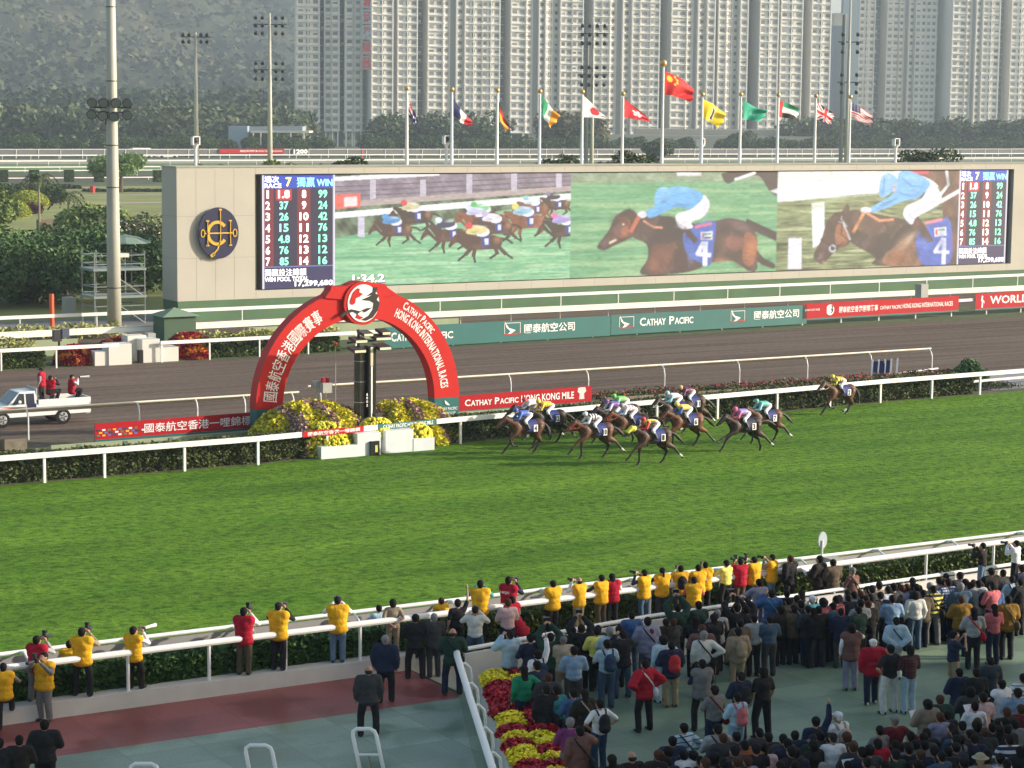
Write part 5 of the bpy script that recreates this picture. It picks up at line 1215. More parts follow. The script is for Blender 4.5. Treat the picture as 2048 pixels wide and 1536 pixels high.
sheet('crossing_path', [(83.6, 88.4), (110, 90), (110, 95), (83.6, 95)], .009, mat('crossing_grey', (.26, .25, .26), .9, var=.1, scale=1))
# ------------------------------------------------------------------ big mast with floodlights
mx_ = at(229, 668); MH = 34
r = empty('floodlight_mast', (mx_.x, mx_.y, 0))
mb = MB(); mb.tube([(0, 0, 0), (0, 0, 7), (0, 0, 16), (0, 0, MH)], [.47, .42, .34, .22], 20); mb.build('pole', mat('mast_paint', (.42, .42, .37), .5, var=.05, scale=.7), r, True)
for z in (3.0, 9.5, 12.2, 16.3, 21):
    b = MB(); rr = float(np.interp(z, [0, 7, 16, MH], [.47, .42, .34, .22])); b.tube([(0, 0, z), (0, 0, z+.06)], rr+.02, 20); b.build('joint_ring', m_dark, r)
zl = atY(225, 215, mx_.y).z
side = Vector((math.cos(YAW), -math.sin(YAW), 0)); fwd = Vector((math.sin(YAW), math.cos(YAW), 0))
b = MB(); b.bar(-side*1.25+Vector((0, 0, zl)), side*1.25+Vector((0, 0, zl)), .1, .1); b.bar(-side*.9-fwd*.3+Vector((0, 0, zl-.3)), side*1.2-fwd*.3+Vector((0, 0, zl-.3)), .08, .08); b.tube([-side*.35+Vector((0, 0, zl-.2)), -side*.35+Vector((0, 0, zl-1.1))], .09, 6); b.build('crossarm', m_dark, r)
for i, (s, dz) in enumerate([(-1.15, .32), (-.42, .32), (.36, .32), (1.12, .32), (-1.2, -.42), (-.5, -.5), (.25, -.55), (1.1, -.42)]):
    c = side*s-fwd*.5+Vector((0, 0, zl+dz)); dr = (-fwd*.85+Vector((0, 0, -.5)) + side*(.15*(i % 3-1))).normalized()
    b = MB(); b.tube([c-dr*.28, c-dr*.1, c+dr*.12], [.16, .3, .34], 14); hd = b.build('floodlight', m_dark, r)
    b = MB(); b.tube([c+dr*.121, c+dr*.14], [.29, .29], 14); b.build('lens', mat('lens_glass', (.22, .27, .26), .12), hd)
tag(r, 'thick pale mast with a cluster of eight round floodlights, nearest mast on the left', 'floodlight mast')
MB().box(.3, .95, -.3, .1, 5.0, 5.25).build('bracket_lamp', m_pw, r)
# slimmer masts further in
def mast(u_t, v_t, u_b, v_b, D, clusters, lab, w=.28, dbl=False):
    p = atD(u_b, v_b, D); q = atD(u_t, v_t, D); r = empty('floodlight_mast', (p.x, p.y, 0)); h = q.z
    b = MB(); b.tube([(0, 0, 0), (0, 0, h*.5), (0, 0, h)], [w*1.4, w, w*.55], 10); b.build('pole', mat('mast_paint', (.42, .42, .37), .5), r, True)
    if dbl: b = MB(); b.tube([side*-.75+Vector((0, 0, 0)), side*-.75+Vector((0, 0, h*.93))], .28, 10); b.build('second_pole', mat('mast_grey', (.22, .24, .26), .6), r)
    for (v, rows, colsn, sp) in clusters:
        z = atD(u_t, v, D).z
        b = MB(); b.bar(-side*sp*colsn/2+Vector((0, 0, z)), side*sp*colsn/2+Vector((0, 0, z)), .12, .12); b.build('crossarm', m_dark, r)
        for i in range(rows):
            for j in range(colsn):
                s = (j-(colsn-1)/2)*sp
                if abs(s) < sp*.3 and rows > 1: continue
                c = side*s-fwd*.3+Vector((0, 0, z+(i-(rows-1)/2)*sp*1.15)); k = MB(); k.tube([c, c-fwd*.45+Vector((0, 0, -.25))], [.16, .25], 8); k.build('floodlight', m_dark, r)
    return tag(r, lab, 'floodlight mast')
mast(541, 28, 540, 318, 300, [(50, 3, 5, .9), (140, 3, 5, .9)], 'pale slim mast with two dark lamp clusters left of the tower blocks', .3)
mast(390, 66, 393, 332, 300, [(75, 2, 5, .8)], 'pale slim mast with a small lamp cluster in front of the hill', .3)
mast(1186, 50, 1183, 322, 300, [(68, 3, 4, 1.0), (150, 3, 4, 1.0)], 'pale slim mast with two lamp clusters in front of the middle towers', .25, True)
mast(1696, 0, 1692, 330, 300, [(85, 3, 3, 1.0), (165, 3, 3, 1.0)], 'tall pale mast with two lamp clusters beside the rightmost flag', .25, True)

# ------------------------------------------------------------------ scaffold tower and parasol left of the screen
p0 = at(190, 650); sc = empty('scaffold_tower', (p0.x, p0.y, 0)); zt = atY(190, 505, p0.y).z; wX, wY = 3.6, 2.4
for x in (0, wX*.28, wX):
    for y in (0, wY): MB().tube([(x, y, 0), (x, y, zt)], .045, 6).build('upright', m_steel_gal, sc)
for z in (zt*.25, zt*.42, zt*.52, zt*.83, zt*.95):
    b = MB(); [b.tube([(0, y, z), (wX, y, z)], .04, 6) for y in (0, wY)]; [b.tube([(x, 0, z), (x, wY, z)], .04, 6) for x in (0, wX)]; b.build('ledger', m_steel_gal, sc)
for z in (zt*.36, zt*.74): MB().box(-.1, wX+.1, -.1, wY+.1, z, z+.16).build('platform', mat('platform_grey', (.20, .25, .24), .8), sc)
for (z0, z1) in ((0, zt*.36), (zt*.36, zt*.74)):
    b = MB(); b.tube([(wX*.28, -.02, z1), (wX, -.02, z0)], .04, 6); b.build('brace', m_steel_gal, sc)
tag(sc, 'galvanised scaffold tower with two platforms behind the thick mast', 'scaffold')
p1 = at(242, 610); t = atY(242, 470, p1.y+6); r = empty('parasol', (t.x+.3, p1.y+6, 0)); zz = t.z-.45
b = MB(); n_ = 10
b.add([(0, 0, zz+.5)]+[(2.1*math.cos(2*math.pi*i/n_), 2.1*math.sin(2*math.pi*i/n_), zz-.15) for i in range(n_)]+[(1.1*math.cos(2*math.pi*i/n_), 1.1*math.sin(2*math.pi*i/n_), zz+.3) for i in range(n_)], [(0, 1+n_+i, 1+n_+(i+1) % n_) for i in range(n_)]+[(1+n_+i, 1+i, 1+(i+1) % n_, 1+n_+(i+1) % n_) for i in range(n_)])
b.build('canopy', mat('parasol_green', (.20, .28, .22), .8), r); MB().tube([(0, 0, 0), (0, 0, zz+.5)], .05, 6).build('pole', m_grey, r)
tag(r, 'pale green parasol among the trees right of the thick mast', 'parasol')
b = MB().box(at(165, 640).x, at(190, 640).x, 150.2, 151, 0, 1.3).build('bin_box', m_boxg)
tag(b, 'small grey box under the scaffold tower', 'box')

# ------------------------------------------------------------------ trees of the infield garden
trees = [(-30, 640, 158, 4.3, 4.4, 'dark broad tree cut by the left edge of the picture'), (30, 625, 163, 4.5, 4.6, 'dark broad tree just right of the left picture edge'),
 (85, 625, 160, 4.2, 4.4, 'dark broad tree behind the orange red pole'), (135, 620, 166, 4.5, 4.4, 'dark broad tree left of the scaffold tower'), (185, 610, 176, 4.7, 4.2, 'leafy tree directly behind the scaffold tower'),
 (240, 610, 172, 4.3, 4.0, 'leafy tree behind the thick mast'), (285, 600, 168, 4.2, 3.6, 'dark tree between the thick mast and the screen wall')]
for i, (u, v, Y, h, rr, lab) in enumerate(trees):
    x = atY(u, 600, Y).x
    make_tree('garden_tree', (x, Y, 0), h, rr, m_leafT if i not in (4, 5) else leafmat('tree_leaf_mid', (.075, .125, .035)), lab, 7000, .19, h*.16, 14, seed=i, group='trees of the infield garden', flat=.8, tr=.16)
make_tree('garden_tree', (atY(180, 480, 205).x, 205, 0), 4.6, 4.0, m_leafT2, 'light green bushy tree rising above the scaffold tower', 7000, .22, 2, 14, seed=21, group='trees of the infield garden', flat=.85, tr=.18)
make_tree('garden_tree', (atY(285, 500, 196).x, 196, 0), 3.7, 4.4, leafmat('leaf_blossom', (.12, .15, .06)), 'pale flowering tree right of the mast above the parasol', 5600, .2, 1.2, 12, seed=22, group='trees of the infield garden', flat=.8)
cards('blossom', np.array([[atY(285, 500, 196).x+rng.normal(0, 2.2), 194.5+rng.normal(0, 1), 3.6+rng.normal(0, .5)] for _ in range(260)]), .15, rng, leafmat('petal_white', (.6, .5, .45)), None)
o = bpy.data.objects['blossom']; tag(o, 'scattered pinkish white blossom on the flowering tree above the parasol', 'blossom', None, 'stuff')
make_tree('garden_tree', (atY(-8, 440, 230).x, 230, 0), 6.2, 3.2, m_leafT2, 'tall light green tree at the left edge above the dark trees', 5000, .26, 2, 12, seed=23, group='trees of the infield garden', flat=1.0)
make_tree('garden_tree', (at(242, 385).x, at(242, 385).y, 0), 6.3, 5.4, leafmat('tree_leaf_bright', (.16, .26, .06)), 'bright spreading tree on the lawn right of the thick mast', 5200, .3, 2.6, 14, seed=24, group='trees of the infield garden', flat=.45, tr=.35)
make_palm('palm', (84.3, 244.2, 0), atY(79, 355, 244.2).z, 13, 2.7, 'tall thin palm on the lawn at the left, in front of the round yellow bushes', 1, m=leafmat('palm_leaf', (.075, .10, .04)))
make_palm('palm', (atY(137, 440, 215).x, 215, 0), atY(137, 392, 215).z, 12, 2.3, 'shorter palm between the lawn bushes and the thick mast', 2)
for i, (u, v, w, c, lab) in enumerate([(56, 415, 3.2, (.36, .40, .05), 'larger round yellow bush on the lawn'), (23, 437, 2.6, (.34, .38, .05), 'smaller round yellow bush nearer the left edge')]):
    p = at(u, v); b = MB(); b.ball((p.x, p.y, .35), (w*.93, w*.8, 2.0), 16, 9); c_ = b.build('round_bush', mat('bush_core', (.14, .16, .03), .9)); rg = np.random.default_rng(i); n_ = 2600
    a = rg.random(n_)*6.283; t = np.arccos(rg.random(n_)); cards('leaves', np.stack([p.x+w*np.sin(t)*np.cos(a), p.y+w*.86*np.sin(t)*np.sin(a), .35+2.1*np.cos(t)], 1), .16, rg, leafmat('bush_yellow', c, .1, .2), c_); tag(c_, lab, 'bush')
def bed(u0, u1, v, d, h, m, lab, n=3000, size=.25): 
    p, q = at(u0, v), at(u1, v); return plants('shrub_bed', p.x, q.x, lambda x: p.y+(q.y-p.y)*(x-p.x)/(q.x-p.x), d, 0, h, n, [(m, 1, 1)], lab, size, 'shrub bed')
bed(28, 135, 408, 9, 3.4, leafmat('bed_mid', (.065, .10, .035)), 'wide green shrub bed behind the palms on the lawn', 9000)
bed(36, 88, 428, 5, 1.7, leafmat('bed_maroon', (.09, .028, .03)), 'dark red shrub bed around the round yellow bushes', 3600, .2)
bed(5, 62, 424, 4, 1.4, leafmat('bed_maroon', (.09, .028, .03)), 'dark red shrub bed at the left of the round yellow bushes', 2400, .2)
bed(-10, 165, 378, 9, .8, leafmat('bed_dark', (.035, .05, .028)), 'low dark ground planting below the far dirt track', 5000, .3)
bed(180, 330, 384, 4, .5, leafmat('bed_dark', (.035, .05, .028)), 'low dark ground planting right of the mast', 2400, .3)
for i, (u, lab) in enumerate(((8, 'leftmost'), (70, 'second from the left'), (140, 'third from the left'), (200, 'fourth, just left of the mast'), (318, 'one by the screen wall corner'))):
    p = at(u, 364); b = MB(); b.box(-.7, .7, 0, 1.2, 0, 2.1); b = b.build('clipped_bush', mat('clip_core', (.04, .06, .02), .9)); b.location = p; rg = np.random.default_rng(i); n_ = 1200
    C = np.stack([rg.uniform(-.85, .85, n_), rg.uniform(-.1, .1, n_), rg.uniform(0, 2.3, n_)], 1); C2_ = np.stack([rg.uniform(-.85, .85, 500), rg.uniform(-.1, 1.2, 500), rg.uniform(2.1, 2.3, 500)], 1); C3_ = np.stack([rg.choice([-.8, .8], 500), rg.uniform(-.1, 1.2, 500), rg.uniform(0, 2.2, 500)], 1)
    cards('leaves', np.concatenate([C, C2_, C3_]), .13, rg, leafmat('clip_leaf', (.075, .12, .035)), b); tag(b, 'square clipped bush by the far dirt track, %s' % lab, 'clipped bush', 'clipped bushes by the far track')
b = at(185, 385); o = MB().tube([(b.x, b.y, 0), (b.x, b.y, 1.1)], .45, 10).build('waste_bin', mat('bin_red', (.5, .03, .04), .6)); tag(o, 'small red bin on the garden path left of the thick mast', 'bin')
b = at(107, 462); o = MB().box(b.x-1.6, b.x+1.6, b.y, b.y+1.4, 0, 1.3).build('picnic_table', mat('table_brown', (.16, .11, .08), .8)); tag(o, 'brown bench table on the lawn beside the thin palm', 'table')

# shrubs and palms standing just behind the screen roof
sh = [(650, 12, 'feathery shrub'), (420, 9, 'tuft of dark palm leaves'), (700, 13, 'wide dark shrub'), (1100, 10, 'dark round shrub'), (1140, 14, 'upright light palm'), (1215, 12, 'low palm'), (1290, 16, 'large round shrub'), (1850, 20, 'spreading dark tree'), (560, 9, 'low light shrub')]
for i, (u, w, lab) in enumerate(sh):
    Y = 160+3*(i % 3); vt = {1850: 290, 1140: 290, 1290: 296, 1215: 308}.get(u, 311); z = atY(u, vt, Y).z; x = atY(u, 320, Y).x
    if i in (1, 4, 5): make_palm('roof_line_palm', (x, Y, 0), z-1.2, 16, 2.6 if i != 4 else 2.0, lab+' showing above the screen roof near the '+{1: 'left lamp post', 4: 'white and red disc flag pole', 5: 'red and white flower flag pole'}[i], i, m=leafmat('palm_leaf_dark', (.06, .085, .035)))
    else: make_tree('roof_line_shrub', (x, Y, 0), z+.2, w*.19, m_leafFar if i != 8 else m_leafT2, lab+' showing above the screen roof '+{0: 'right of the slim left mast', 2: 'left of the collapsed navy flag', 3: 'under the green, white and orange flag', 6: 'left of the tallest flagpole', 7: 'right of the striped flag', 8: 'beneath the slim left mast'}[i], 2600, .17, z*.6, 10, seed=40+i, flat=.55 if i != 7 else .4)

# ------------------------------------------------------------------ far row of trees and what stands behind
row = []
x = 205.0; i = 0
while x < 720:
    u_ok = True
    h = 8.8+1.0*math.sin(i*1.7)+random.uniform(-.4, .4); rr = 5.6
    d = rng.normal(size=(950, 3)); d /= np.linalg.norm(d, axis=1)[:, None]
    row.append((x, 616, h, rr)); x += random.choice([6.0, 6.6, 7.2]) + (9 if i in (15, 34) else 0); i += 1
proto = []
for k in range(4):
    rg = np.random.default_rng(60+k); n_ = 2400; c = [(rg.uniform(-2.8, 2.8), rg.uniform(-2, 2), rg.uniform(2.8, 6.4), rg.uniform(2.0, 3.0)) for _ in range(9)]; pts = []
    for (a, b_, z, q) in c:
        dd = rg.normal(size=(n_//9, 3)); dd /= np.linalg.norm(dd, axis=1)[:, None]; pts.append(np.array([a, b_, z])+dd*q*(.6+.45*rg.random(n_//9)**.5)[:, None])
    C = np.concatenate(pts); C[:, 2] = np.maximum(C[:, 2], .4); o = cards('crown', C, .42, rg, m_leafFar); tr_ = MB().tube([(0, 0, 0), (0, 0, 4)], .25, 6).mesh('trunk'); proto.append((o.data, tr_)); bpy.data.objects.remove(o)
for i, (x, y, h, rr) in enumerate(row):
    r = empty('hedgerow_tree', (x, y+random.uniform(-1, 1), 0), random.uniform(0, 6)); cr, tk = proto[i % 4]; r.scale = (.9, .9, h/8.8*.70)
    link('crown', cr, leafmat('row_leaf', (.050, .095, .018)), r); link('trunk', tk, m_bark, r)
    tag(r, 'bushy dark green tree in the long row behind the grey mesh fence', 'tree', 'row of trees behind the mesh fence')
# wooded slope at the hill foot
rg = np.random.default_rng(5); cl = []
def sprinkle(name, u0, u1, v0, v1, D, n, rad, m, lab, size, seed):
    rg = np.random.default_rng(seed); pts = []
    for k in range(n):
        u = rg.uniform(u0, u1); v = rg.uniform(v0, v1); d_ = rg.uniform(*D); p = atD(u, v, d_); q = rad*rg.uniform(.7, 1.3); kk = 130
        dd = rg.normal(size=(kk, 3)); dd /= np.linalg.norm(dd, axis=1)[:, None]; dd[:, 2] *= .75; pts.append(np.array(p)+dd*q*(.7+.35*rg.random(kk))[:, None])
    C = np.concatenate(pts); C[:, 2] = np.maximum(C[:, 2], 0.3); o = cards(name, C, size, rg, m)
    return tag(o, lab, 'wood', None, 'stuff')
sprinkle('woodland', -60, 600, 236, 292, (700, 860), 300, 7, leafmat('wood_leaf', (.085, .110, .050)), 'dense wood at the foot of the hill behind the row of trees', 1.2, 1)
sprinkle('woodland', -60, 600, 205, 245, (960, 1080), 190, 10, leafmat('wood_leaf_far', (.050, .075, .034)), 'dark wood on the lowest slope of the hill', 1.7, 2)
sprinkle('woodland', 760, 1000, 248, 275, (735, 780), 70, 5, leafmat('wood_leaf', (.085, .110, .050)), 'trees at the feet of the tower blocks below the collapsed navy flag', 1.0, 3)
sprinkle('woodland', 1090, 1190, 246, 275, (735, 780), 50, 5, leafmat('wood_leaf_warm', (.085, .085, .035)), 'brownish trees at the tower feet left of the double mast', 1.0, 4)
sprinkle('woodland', 1580, 2080, 255, 285, (843, 857), 150, 5, leafmat('wood_leaf', (.085, .110, .050)), 'trees at the feet of the towers on the right', 1.0, 5)
make_tree('round_tree', tuple(atD(1312, 268, 560).xy)+(0,), 7, 4.2, m_leafFar, 'dark round tree in front of the tree row left of the tallest flagpole', 2000, .45, 2, 9, seed=77)
make_tree('round_tree', tuple(atD(1480, 262, 800).xy)+(0,), 7.5, 5, m_leafFar, 'dark tree rising behind the row beside the plain green flag', 2000, .5, 3, 9, seed=78)

def slab(name, u0, u1, v0, v1, D, depth, m, lab, cat='building'):
    p, q = atD(u0, v1, D), atD(u1, v1, D); t = atD(u0, v0, D); dv = fwd*depth
    b = MB(); z0, z1 = 0, t.z
    b.hexa([(p.x, p.y, z0), (q.x, q.y, z0), (q.x+dv.x, q.y+dv.y, z0), (p.x+dv.x, p.y+dv.y, z0), (p.x, p.y, z1), (q.x, q.y, z1), (q.x+dv.x, q.y+dv.y, z1), (p.x+dv.x, p.y+dv.y, z1)])
    return tag(b.build(name, m), lab, cat)
m_pb = mat('station_blue', (.30, .38, .46), .7); m_pc = mat('station_cream', (.62, .58, .48), .8)
st = slab('low_building', 457, 495, 252, 290, 690, 18, m_pb, 'low pale blue building with a flat canopy left of the towers')
sl = lambda *a: link('x', None)
def part(u0, u1, v0, v1, D, dep, m, nm):
    o = slab(nm, u0, u1, v0, v1, D, dep, m, None, None)
    for k_ in ('label', 'category'):
        if k_ in o: del o[k_]
    o.parent = st; return o
def hang(u0, u1, v0, v1, D, dep, m, nm):
    p, q, a, b2 = atD(u0, v1, D), atD(u1, v1, D), atD(u0, v0, D), atD(u1, v0, D); d = fwd*dep
    b = MB(); b.hexa([p, q, q+d, p+d, a, b2, b2+d, a+d]); o = b.build(nm, m, st); return o
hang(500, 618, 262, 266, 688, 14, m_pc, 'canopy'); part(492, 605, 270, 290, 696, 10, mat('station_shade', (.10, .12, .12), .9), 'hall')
hang(495, 605, 253, 262, 694, 12, mat('station_mid', (.27, .32, .36), .8), 'upper_floor')
for u in (505, 520, 545, 580, 606): hang(u, u+2, 266, 290, 687, 1, m_pc, 'column')
for i, (u0, u1, v0, v1, lab) in enumerate([(421, 434, 219, 228, 'small sunlit hut high on the slope, leftmost'), (496, 515, 228, 236, 'sunlit block on a brown terrace above the blue building'), (571, 585, 226, 233, 'small sunlit hut on the slope beside the first tower')]):
    slab('hillside_hut', u0, u1, v0, v1, 1020+10*i, 8, mat('hut_sun', (.72, .62, .42), .8), lab, 'hut')
slab('retaining_wall', 470, 535, 236, 248, 1000, 5, mat('terrace_brown', (.22, .15, .10), .9, var=.2, scale=.05), 'brown retaining wall on the slope under the sunlit block', 'wall')
slab('podium', 1270, 1560, 257, 285, 850, 12, mat('podium_cream', (.50, .46, .38), .8), 'long cream podium at the feet of the middle towers')
slab('podium', 1100, 1640, 268, 285, 840, 6, mat('podium_cream', (.50, .46, .38), .8), 'lower cream wall in front of the podium', 'wall')
slab('podium', 1850, 1902, 262, 285, 866, 12, mat('podium_pale', (.60, .55, .46), .8), 'short pale podium at the feet of the right towers')
slab('podium', 1982, 2040, 264, 285, 866, 12, mat('podium_pale', (.60, .55, .46), .8), 'short pale podium at the right edge below the last tower')
p = atY(438, 298, 600.7); q = atY(568, 298, 600.7)
o = MB().box(p.x, q.x, 600.6, 600.75, 1.35, 2.72).build('banner', m_red); tag(o, 'distant red banner with small white lettering on the mesh fence', 'banner')
lettering('lettering', [('國泰航空香港國際賽事 CATHAY PACIFIC HONG KONG', p.x+(q.x-p.x)*.32, p.x+(q.x-p.x)*.97, 1.75, 2.35, .01)], m_txt, o, 600.58)
p = atY(585, 298, 600.7); q = atY(617, 298, 600.7); o = MB().box(p.x, q.x, 600.6, 600.75, .95, 2.75).build('distance_board', m_dark); tag(o, 'dark distance board reading 1200 on the mesh fence', 'sign')
lettering('lettering', [('1200', p.x+.3, q.x-.3, 1.2, 2.6, .05)], m_txt, o, 600.57)
p = atY(724, 310, 596); o = MB().tube([(p.x, 596, 0), (p.x, 596, 2.6)], .3, 8).build('furlong_pole', mat('pole_red', (.6, .03, .03), .5)); tag(o, 'distant red pole left of the collapsed navy flag', 'marker pole')
for i, (u, lab) in enumerate(((284, 'white van behind the fence right of the thick mast'), (335, 'white car with a red roof light behind the fence'))):
    p = atY(u, 300, 606); r = empty('parked_van' if i == 0 else 'parked_car', (p.x, 605.5, 0)); r.scale = (1, 1, .62); b = MB()
    if i == 0: b.prism([(-3, .4), (3, .4), (3, 3.2), (2.4, 4.6), (-3, 4.6)], 0, 2.2)
    else: b.prism([(-3, .4), (3, .4), (3, 1.8), (1.7, 2.2), (.9, 3.2), (-1.6, 3.2), (-2.4, 2.2), (-3, 2)], 0, 2.2)
    fixn(b.build('body', m_white, r)); MB().box(-1.4, .9, -.05, 0, 2.2 if i else 3, 2.9 if i else 3.9).build('window', m_glass, r)
    for xx in (-2, 2): MB().tube([(xx, -.08, .5), (xx, .2, .5)], .5, 12).build('wheel', m_black, r)
    if i: MB().box(-.9, .5, .6, 1.4, 3.2, 3.7).build('roof_light', mat('beacon_red', (.45, .02, .04), .2), r)
    tag(r, lab, 'van' if i == 0 else 'car')

# ------------------------------------------------------------------ tower blocks
TD = 860.0; FH = 2.98
m_tw = mat('tower_wall', (.78, .755, .70), .8, var=.03, scale=.05); m_tw2 = mat('tower_wall_beige', (.52, .49, .43), .8)
m_twd = mat('tower_recess', (.24, .27, .31), .8); m_tg = mat('tower_glass', (.23, .24, .26), .35, island=.5)  # recess tone darkened: shade and window glass put into the colour
m_pier = mat('tower_pier', (.46, .45, .44), .85); m_ledge = mat('tower_ledge', (.80, .79, .74), .8)
win_cache = {}
def tower(name, strips, lab, D=TD, z0=6.2, floors=24, fh=FH, seed=0, turn=20):
    """strips: (u0, u1, kind, ncols) kind F front, L faces right (sunlit), R recess, P plain pier, S faces left"""
    rd = random.Random(seed); u0 = strips[0][0]; uN = strips[-1][1]
    if 2 <= seed <= 7: turn = 16; D = 860+(u0-743)*.193*math.tan(R_(15)); fh = FH*D/860; floors = 25; z0 = CAM_H+(z0-CAM_H)*D/860
    org = atD(u0, 262, D); org = Vector((org.x, org.y, 0)); px = D/FPX
    px = px/math.cos(R_(turn)); root = empty(name, org); rot = -YAW+R_(turn)   # local x = screen right, y = depth
    root.rotation_euler = (0, 0, rot)
    H = z0+floors*fh+1.5
    body = MB(); rec = MB(); pier = MB(); led = MB()
    prof = []; wins = []; d = 0.0
    for (a, b_, kind, nc) in strips:
        s0, s1 = (a-u0)*px, (b_-u0)*px; w = s1-s0
        if kind == 'F': d0 = d1 = 0.0
        elif kind == 'L': d0, d1 = 0.0, w*.55
        elif kind == 'S': d0, d1 = w*.5, 0.0
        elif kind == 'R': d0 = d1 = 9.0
        elif kind == 'P': d0 = d1 = 2.0
        prof.append((s0, s1, d0, d1, kind, nc))
    back = 22.0
    for (s0, s1, d0, d1, kind, nc) in prof:
        tgt = rec if kind == 'R' else pier if kind == 'P' else body
        zb = 0 if kind in 'RP' else z0-.3
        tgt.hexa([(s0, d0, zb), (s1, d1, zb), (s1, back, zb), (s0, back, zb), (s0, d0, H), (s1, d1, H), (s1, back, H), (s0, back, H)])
        if kind not in 'RP':
            for e in (s0+.15, s1-.75): body.box(e, e+.6, max(d0, d1)+.3, max(d0, d1)+.9, 0, z0)
            dx, dy = s1-s0, d1-d0; L = math.hypot(dx, dy); ex_, ey_ = dx/L, dy/L; nxx, nyy = ey_, -ex_
            if nyy > 0: nxx, nyy = -nxx, -nyy
            pr = .55
            for f in range(floors+1):
                z = z0+f*fh
                led.hexa([(s0+nxx*pr, d0+nyy*pr, z-.35), (s1+nxx*pr, d1+nyy*pr, z-.35), (s1, d1, z-.35), (s0, d0, z-.35), (s0+nxx*pr, d0+nyy*pr, z), (s1+nxx*pr, d1+nyy*pr, z), (s1, d1, z), (s0, d0, z)])
            for e in (0, .5, 1):   # thin fins between the bays
                if e == .5 and nc < 3: continue
                cx_, cy_ = s0+dx*e, d0+dy*e; q = .22
                body.hexa([(cx_-q, cy_-.5, z0-.3), (cx_+q, cy_-.5, z0-.3), (cx_+q, cy_+.3, z0-.3), (cx_-q, cy_+.3, z0-.3), (cx_-q, cy_-.5, H), (cx_+q, cy_-.5, H), (cx_+q, cy_+.3, H), (cx_-q, cy_+.3, H)])
            ww = min(1.9, L/nc*.62)
            for c in range(nc):
                t = (c+.5)/nc; w2 = ww*(1 if c != 1 or nc < 3 else .8)
                for f in range(floors): wins.append((s0+dx*t+nxx*.04, d0+dy*t+nyy*.04, z0+f*fh+.75, w2, 1.35, math.atan2(ey_, ex_), f))
        elif kind == 'R':
            for f in range(floors):
                z = z0+f*fh; m_ = (s0+s1)/2
                led.box(s0+(s1-s0)*.15, s1-(s1-s0)*.12, 7.8, 9, z-.14, z+.06)
                if rd.random() < .8: wins.append((m_-(s1-s0)*.2, 8.96, z+.6, (s1-s0)*.28, 1.5, 0, f)); 
                if rd.random() < .3: led.box(m_, m_+1.2, 7.9, 9, z+.3, z+1.3)
        elif kind == 'P' and nc:
            for f in range(floors): wins.append(((s0+s1)/2, d0-.04, z0+f*fh+.9, .5, .8, 0, f))
    nb_ = len(body.f); body.add(led.v, led.f); wo = body.build('wall', m_tw, root); wo.data.materials.append(m_ledge)
    mi = np.zeros(len(wo.data.polygons), np.int32); mi[nb_:] = 1; wo.data.polygons.foreach_set('material_index', mi)
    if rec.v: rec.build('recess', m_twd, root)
    if pier.v: pier.build('pier', m_pier, root)
    wins.sort(key=lambda w: w[6])
    def wm(w, h):
        k = (round(w, 2), h)
        if k not in win_cache:
            b = MB(); b.box(-w/2, w/2, -.05, 0, 0, h); win_cache[k] = b.mesh('window')
        return win_cache[k]
    for (x, y, z, w, h, a, f) in wins[:100]:
        o = link('window', wm(w, h), m_tg, root); o.location = (x, y, z); o.rotation_euler = (0, 0, a)
    rest = MB()
    for (x, y, z, w, h, a, f) in wins[100:]:
        ca, sa = math.cos(a), math.sin(a); p_ = [(-w/2, -.05), (w/2, -.05), (w/2, 0), (-w/2, 0)]; P4 = [(x+c*ca-s_*sa, y+c*sa+s_*ca) for c, s_ in p_]
        hh = h*(1 if rd.random() < .85 else .5)
        rest.hexa([(c, s_, z) for c, s_ in P4]+[(c, s_, z+hh) for c, s_ in P4])
    if rest.v: tag(rest.build('windows', m_tg, root), None, None, None, 'stuff')
    roof = MB(); roof.box(2, (uN-u0)*px-2, 4, 18, H, H+4); roof.build('roof_block', m_tw, root)
    tag(root, lab, 'tower block', None); return root
tower('tower_block', [(594, 638, 'F', 3), (638, 649, 'R', 0), (649, 662, 'S', 1), (662, 677, 'F', 1), (677, 689, 'R', 0), (689, 706, 'F', 1), (706, 723, 'L', 1), (723, 743, 'R', 0)], 'leftmost white tower block, beside the red vertical sign', seed=1, turn=8)
tower('tower_block', [(743, 784, 'F', 3), (784, 794, 'P', 0), (794, 832, 'F', 3), (832, 855, 'R', 0)], 'white tower block just right of the red vertical sign', seed=2, turn=9)
tower('tower_block', [(855, 884, 'F', 2), (884, 899, 'L', 1), (899, 911, 'P', 0), (911, 928, 'L', 1), (928, 962, 'F', 3), (962, 997, 'F', 3), (997, 1020, 'R', 0)], 'tower block with cream sunlit bays behind the blue, white and red flag', seed=3, turn=18)
tower('tower_block', [(1020, 1049, 'F', 2), (1049, 1064, 'L', 1), (1064, 1076, 'P', 0), (1076, 1089, 'L', 1), (1089, 1119, 'L', 3), (1119, 1142, 'F', 2), (1142, 1164, 'F', 2), (1164, 1184, 'R', 0)], 'tower block behind the green, white and orange flag', seed=4)
tower('tower_block', [(1184, 1200, 'F', 1), (1200, 1216, 'F', 1), (1216, 1232, 'L', 1), (1232, 1243, 'P', 0), (1243, 1262, 'L', 1), (1262, 1277, 'F', 1), (1277, 1298, 'F', 1), (1298, 1317, 'F', 2), (1317, 1339, 'R', 0)], 'tower block between the double mast and the tallest flagpole', seed=5)
tower('tower_block', [(1339, 1369, 'F', 2), (1369, 1385, 'L', 1), (1385, 1393, 'P', 0), (1393, 1412, 'L', 1), (1412, 1427, 'F', 1), (1427, 1435, 'R', 0), (1435, 1450, 'F', 1), (1450, 1480, 'L', 3), (1480, 1495, 'F', 1), (1495, 1515, 'R', 0)], 'tower block behind the yellow flag', seed=6)
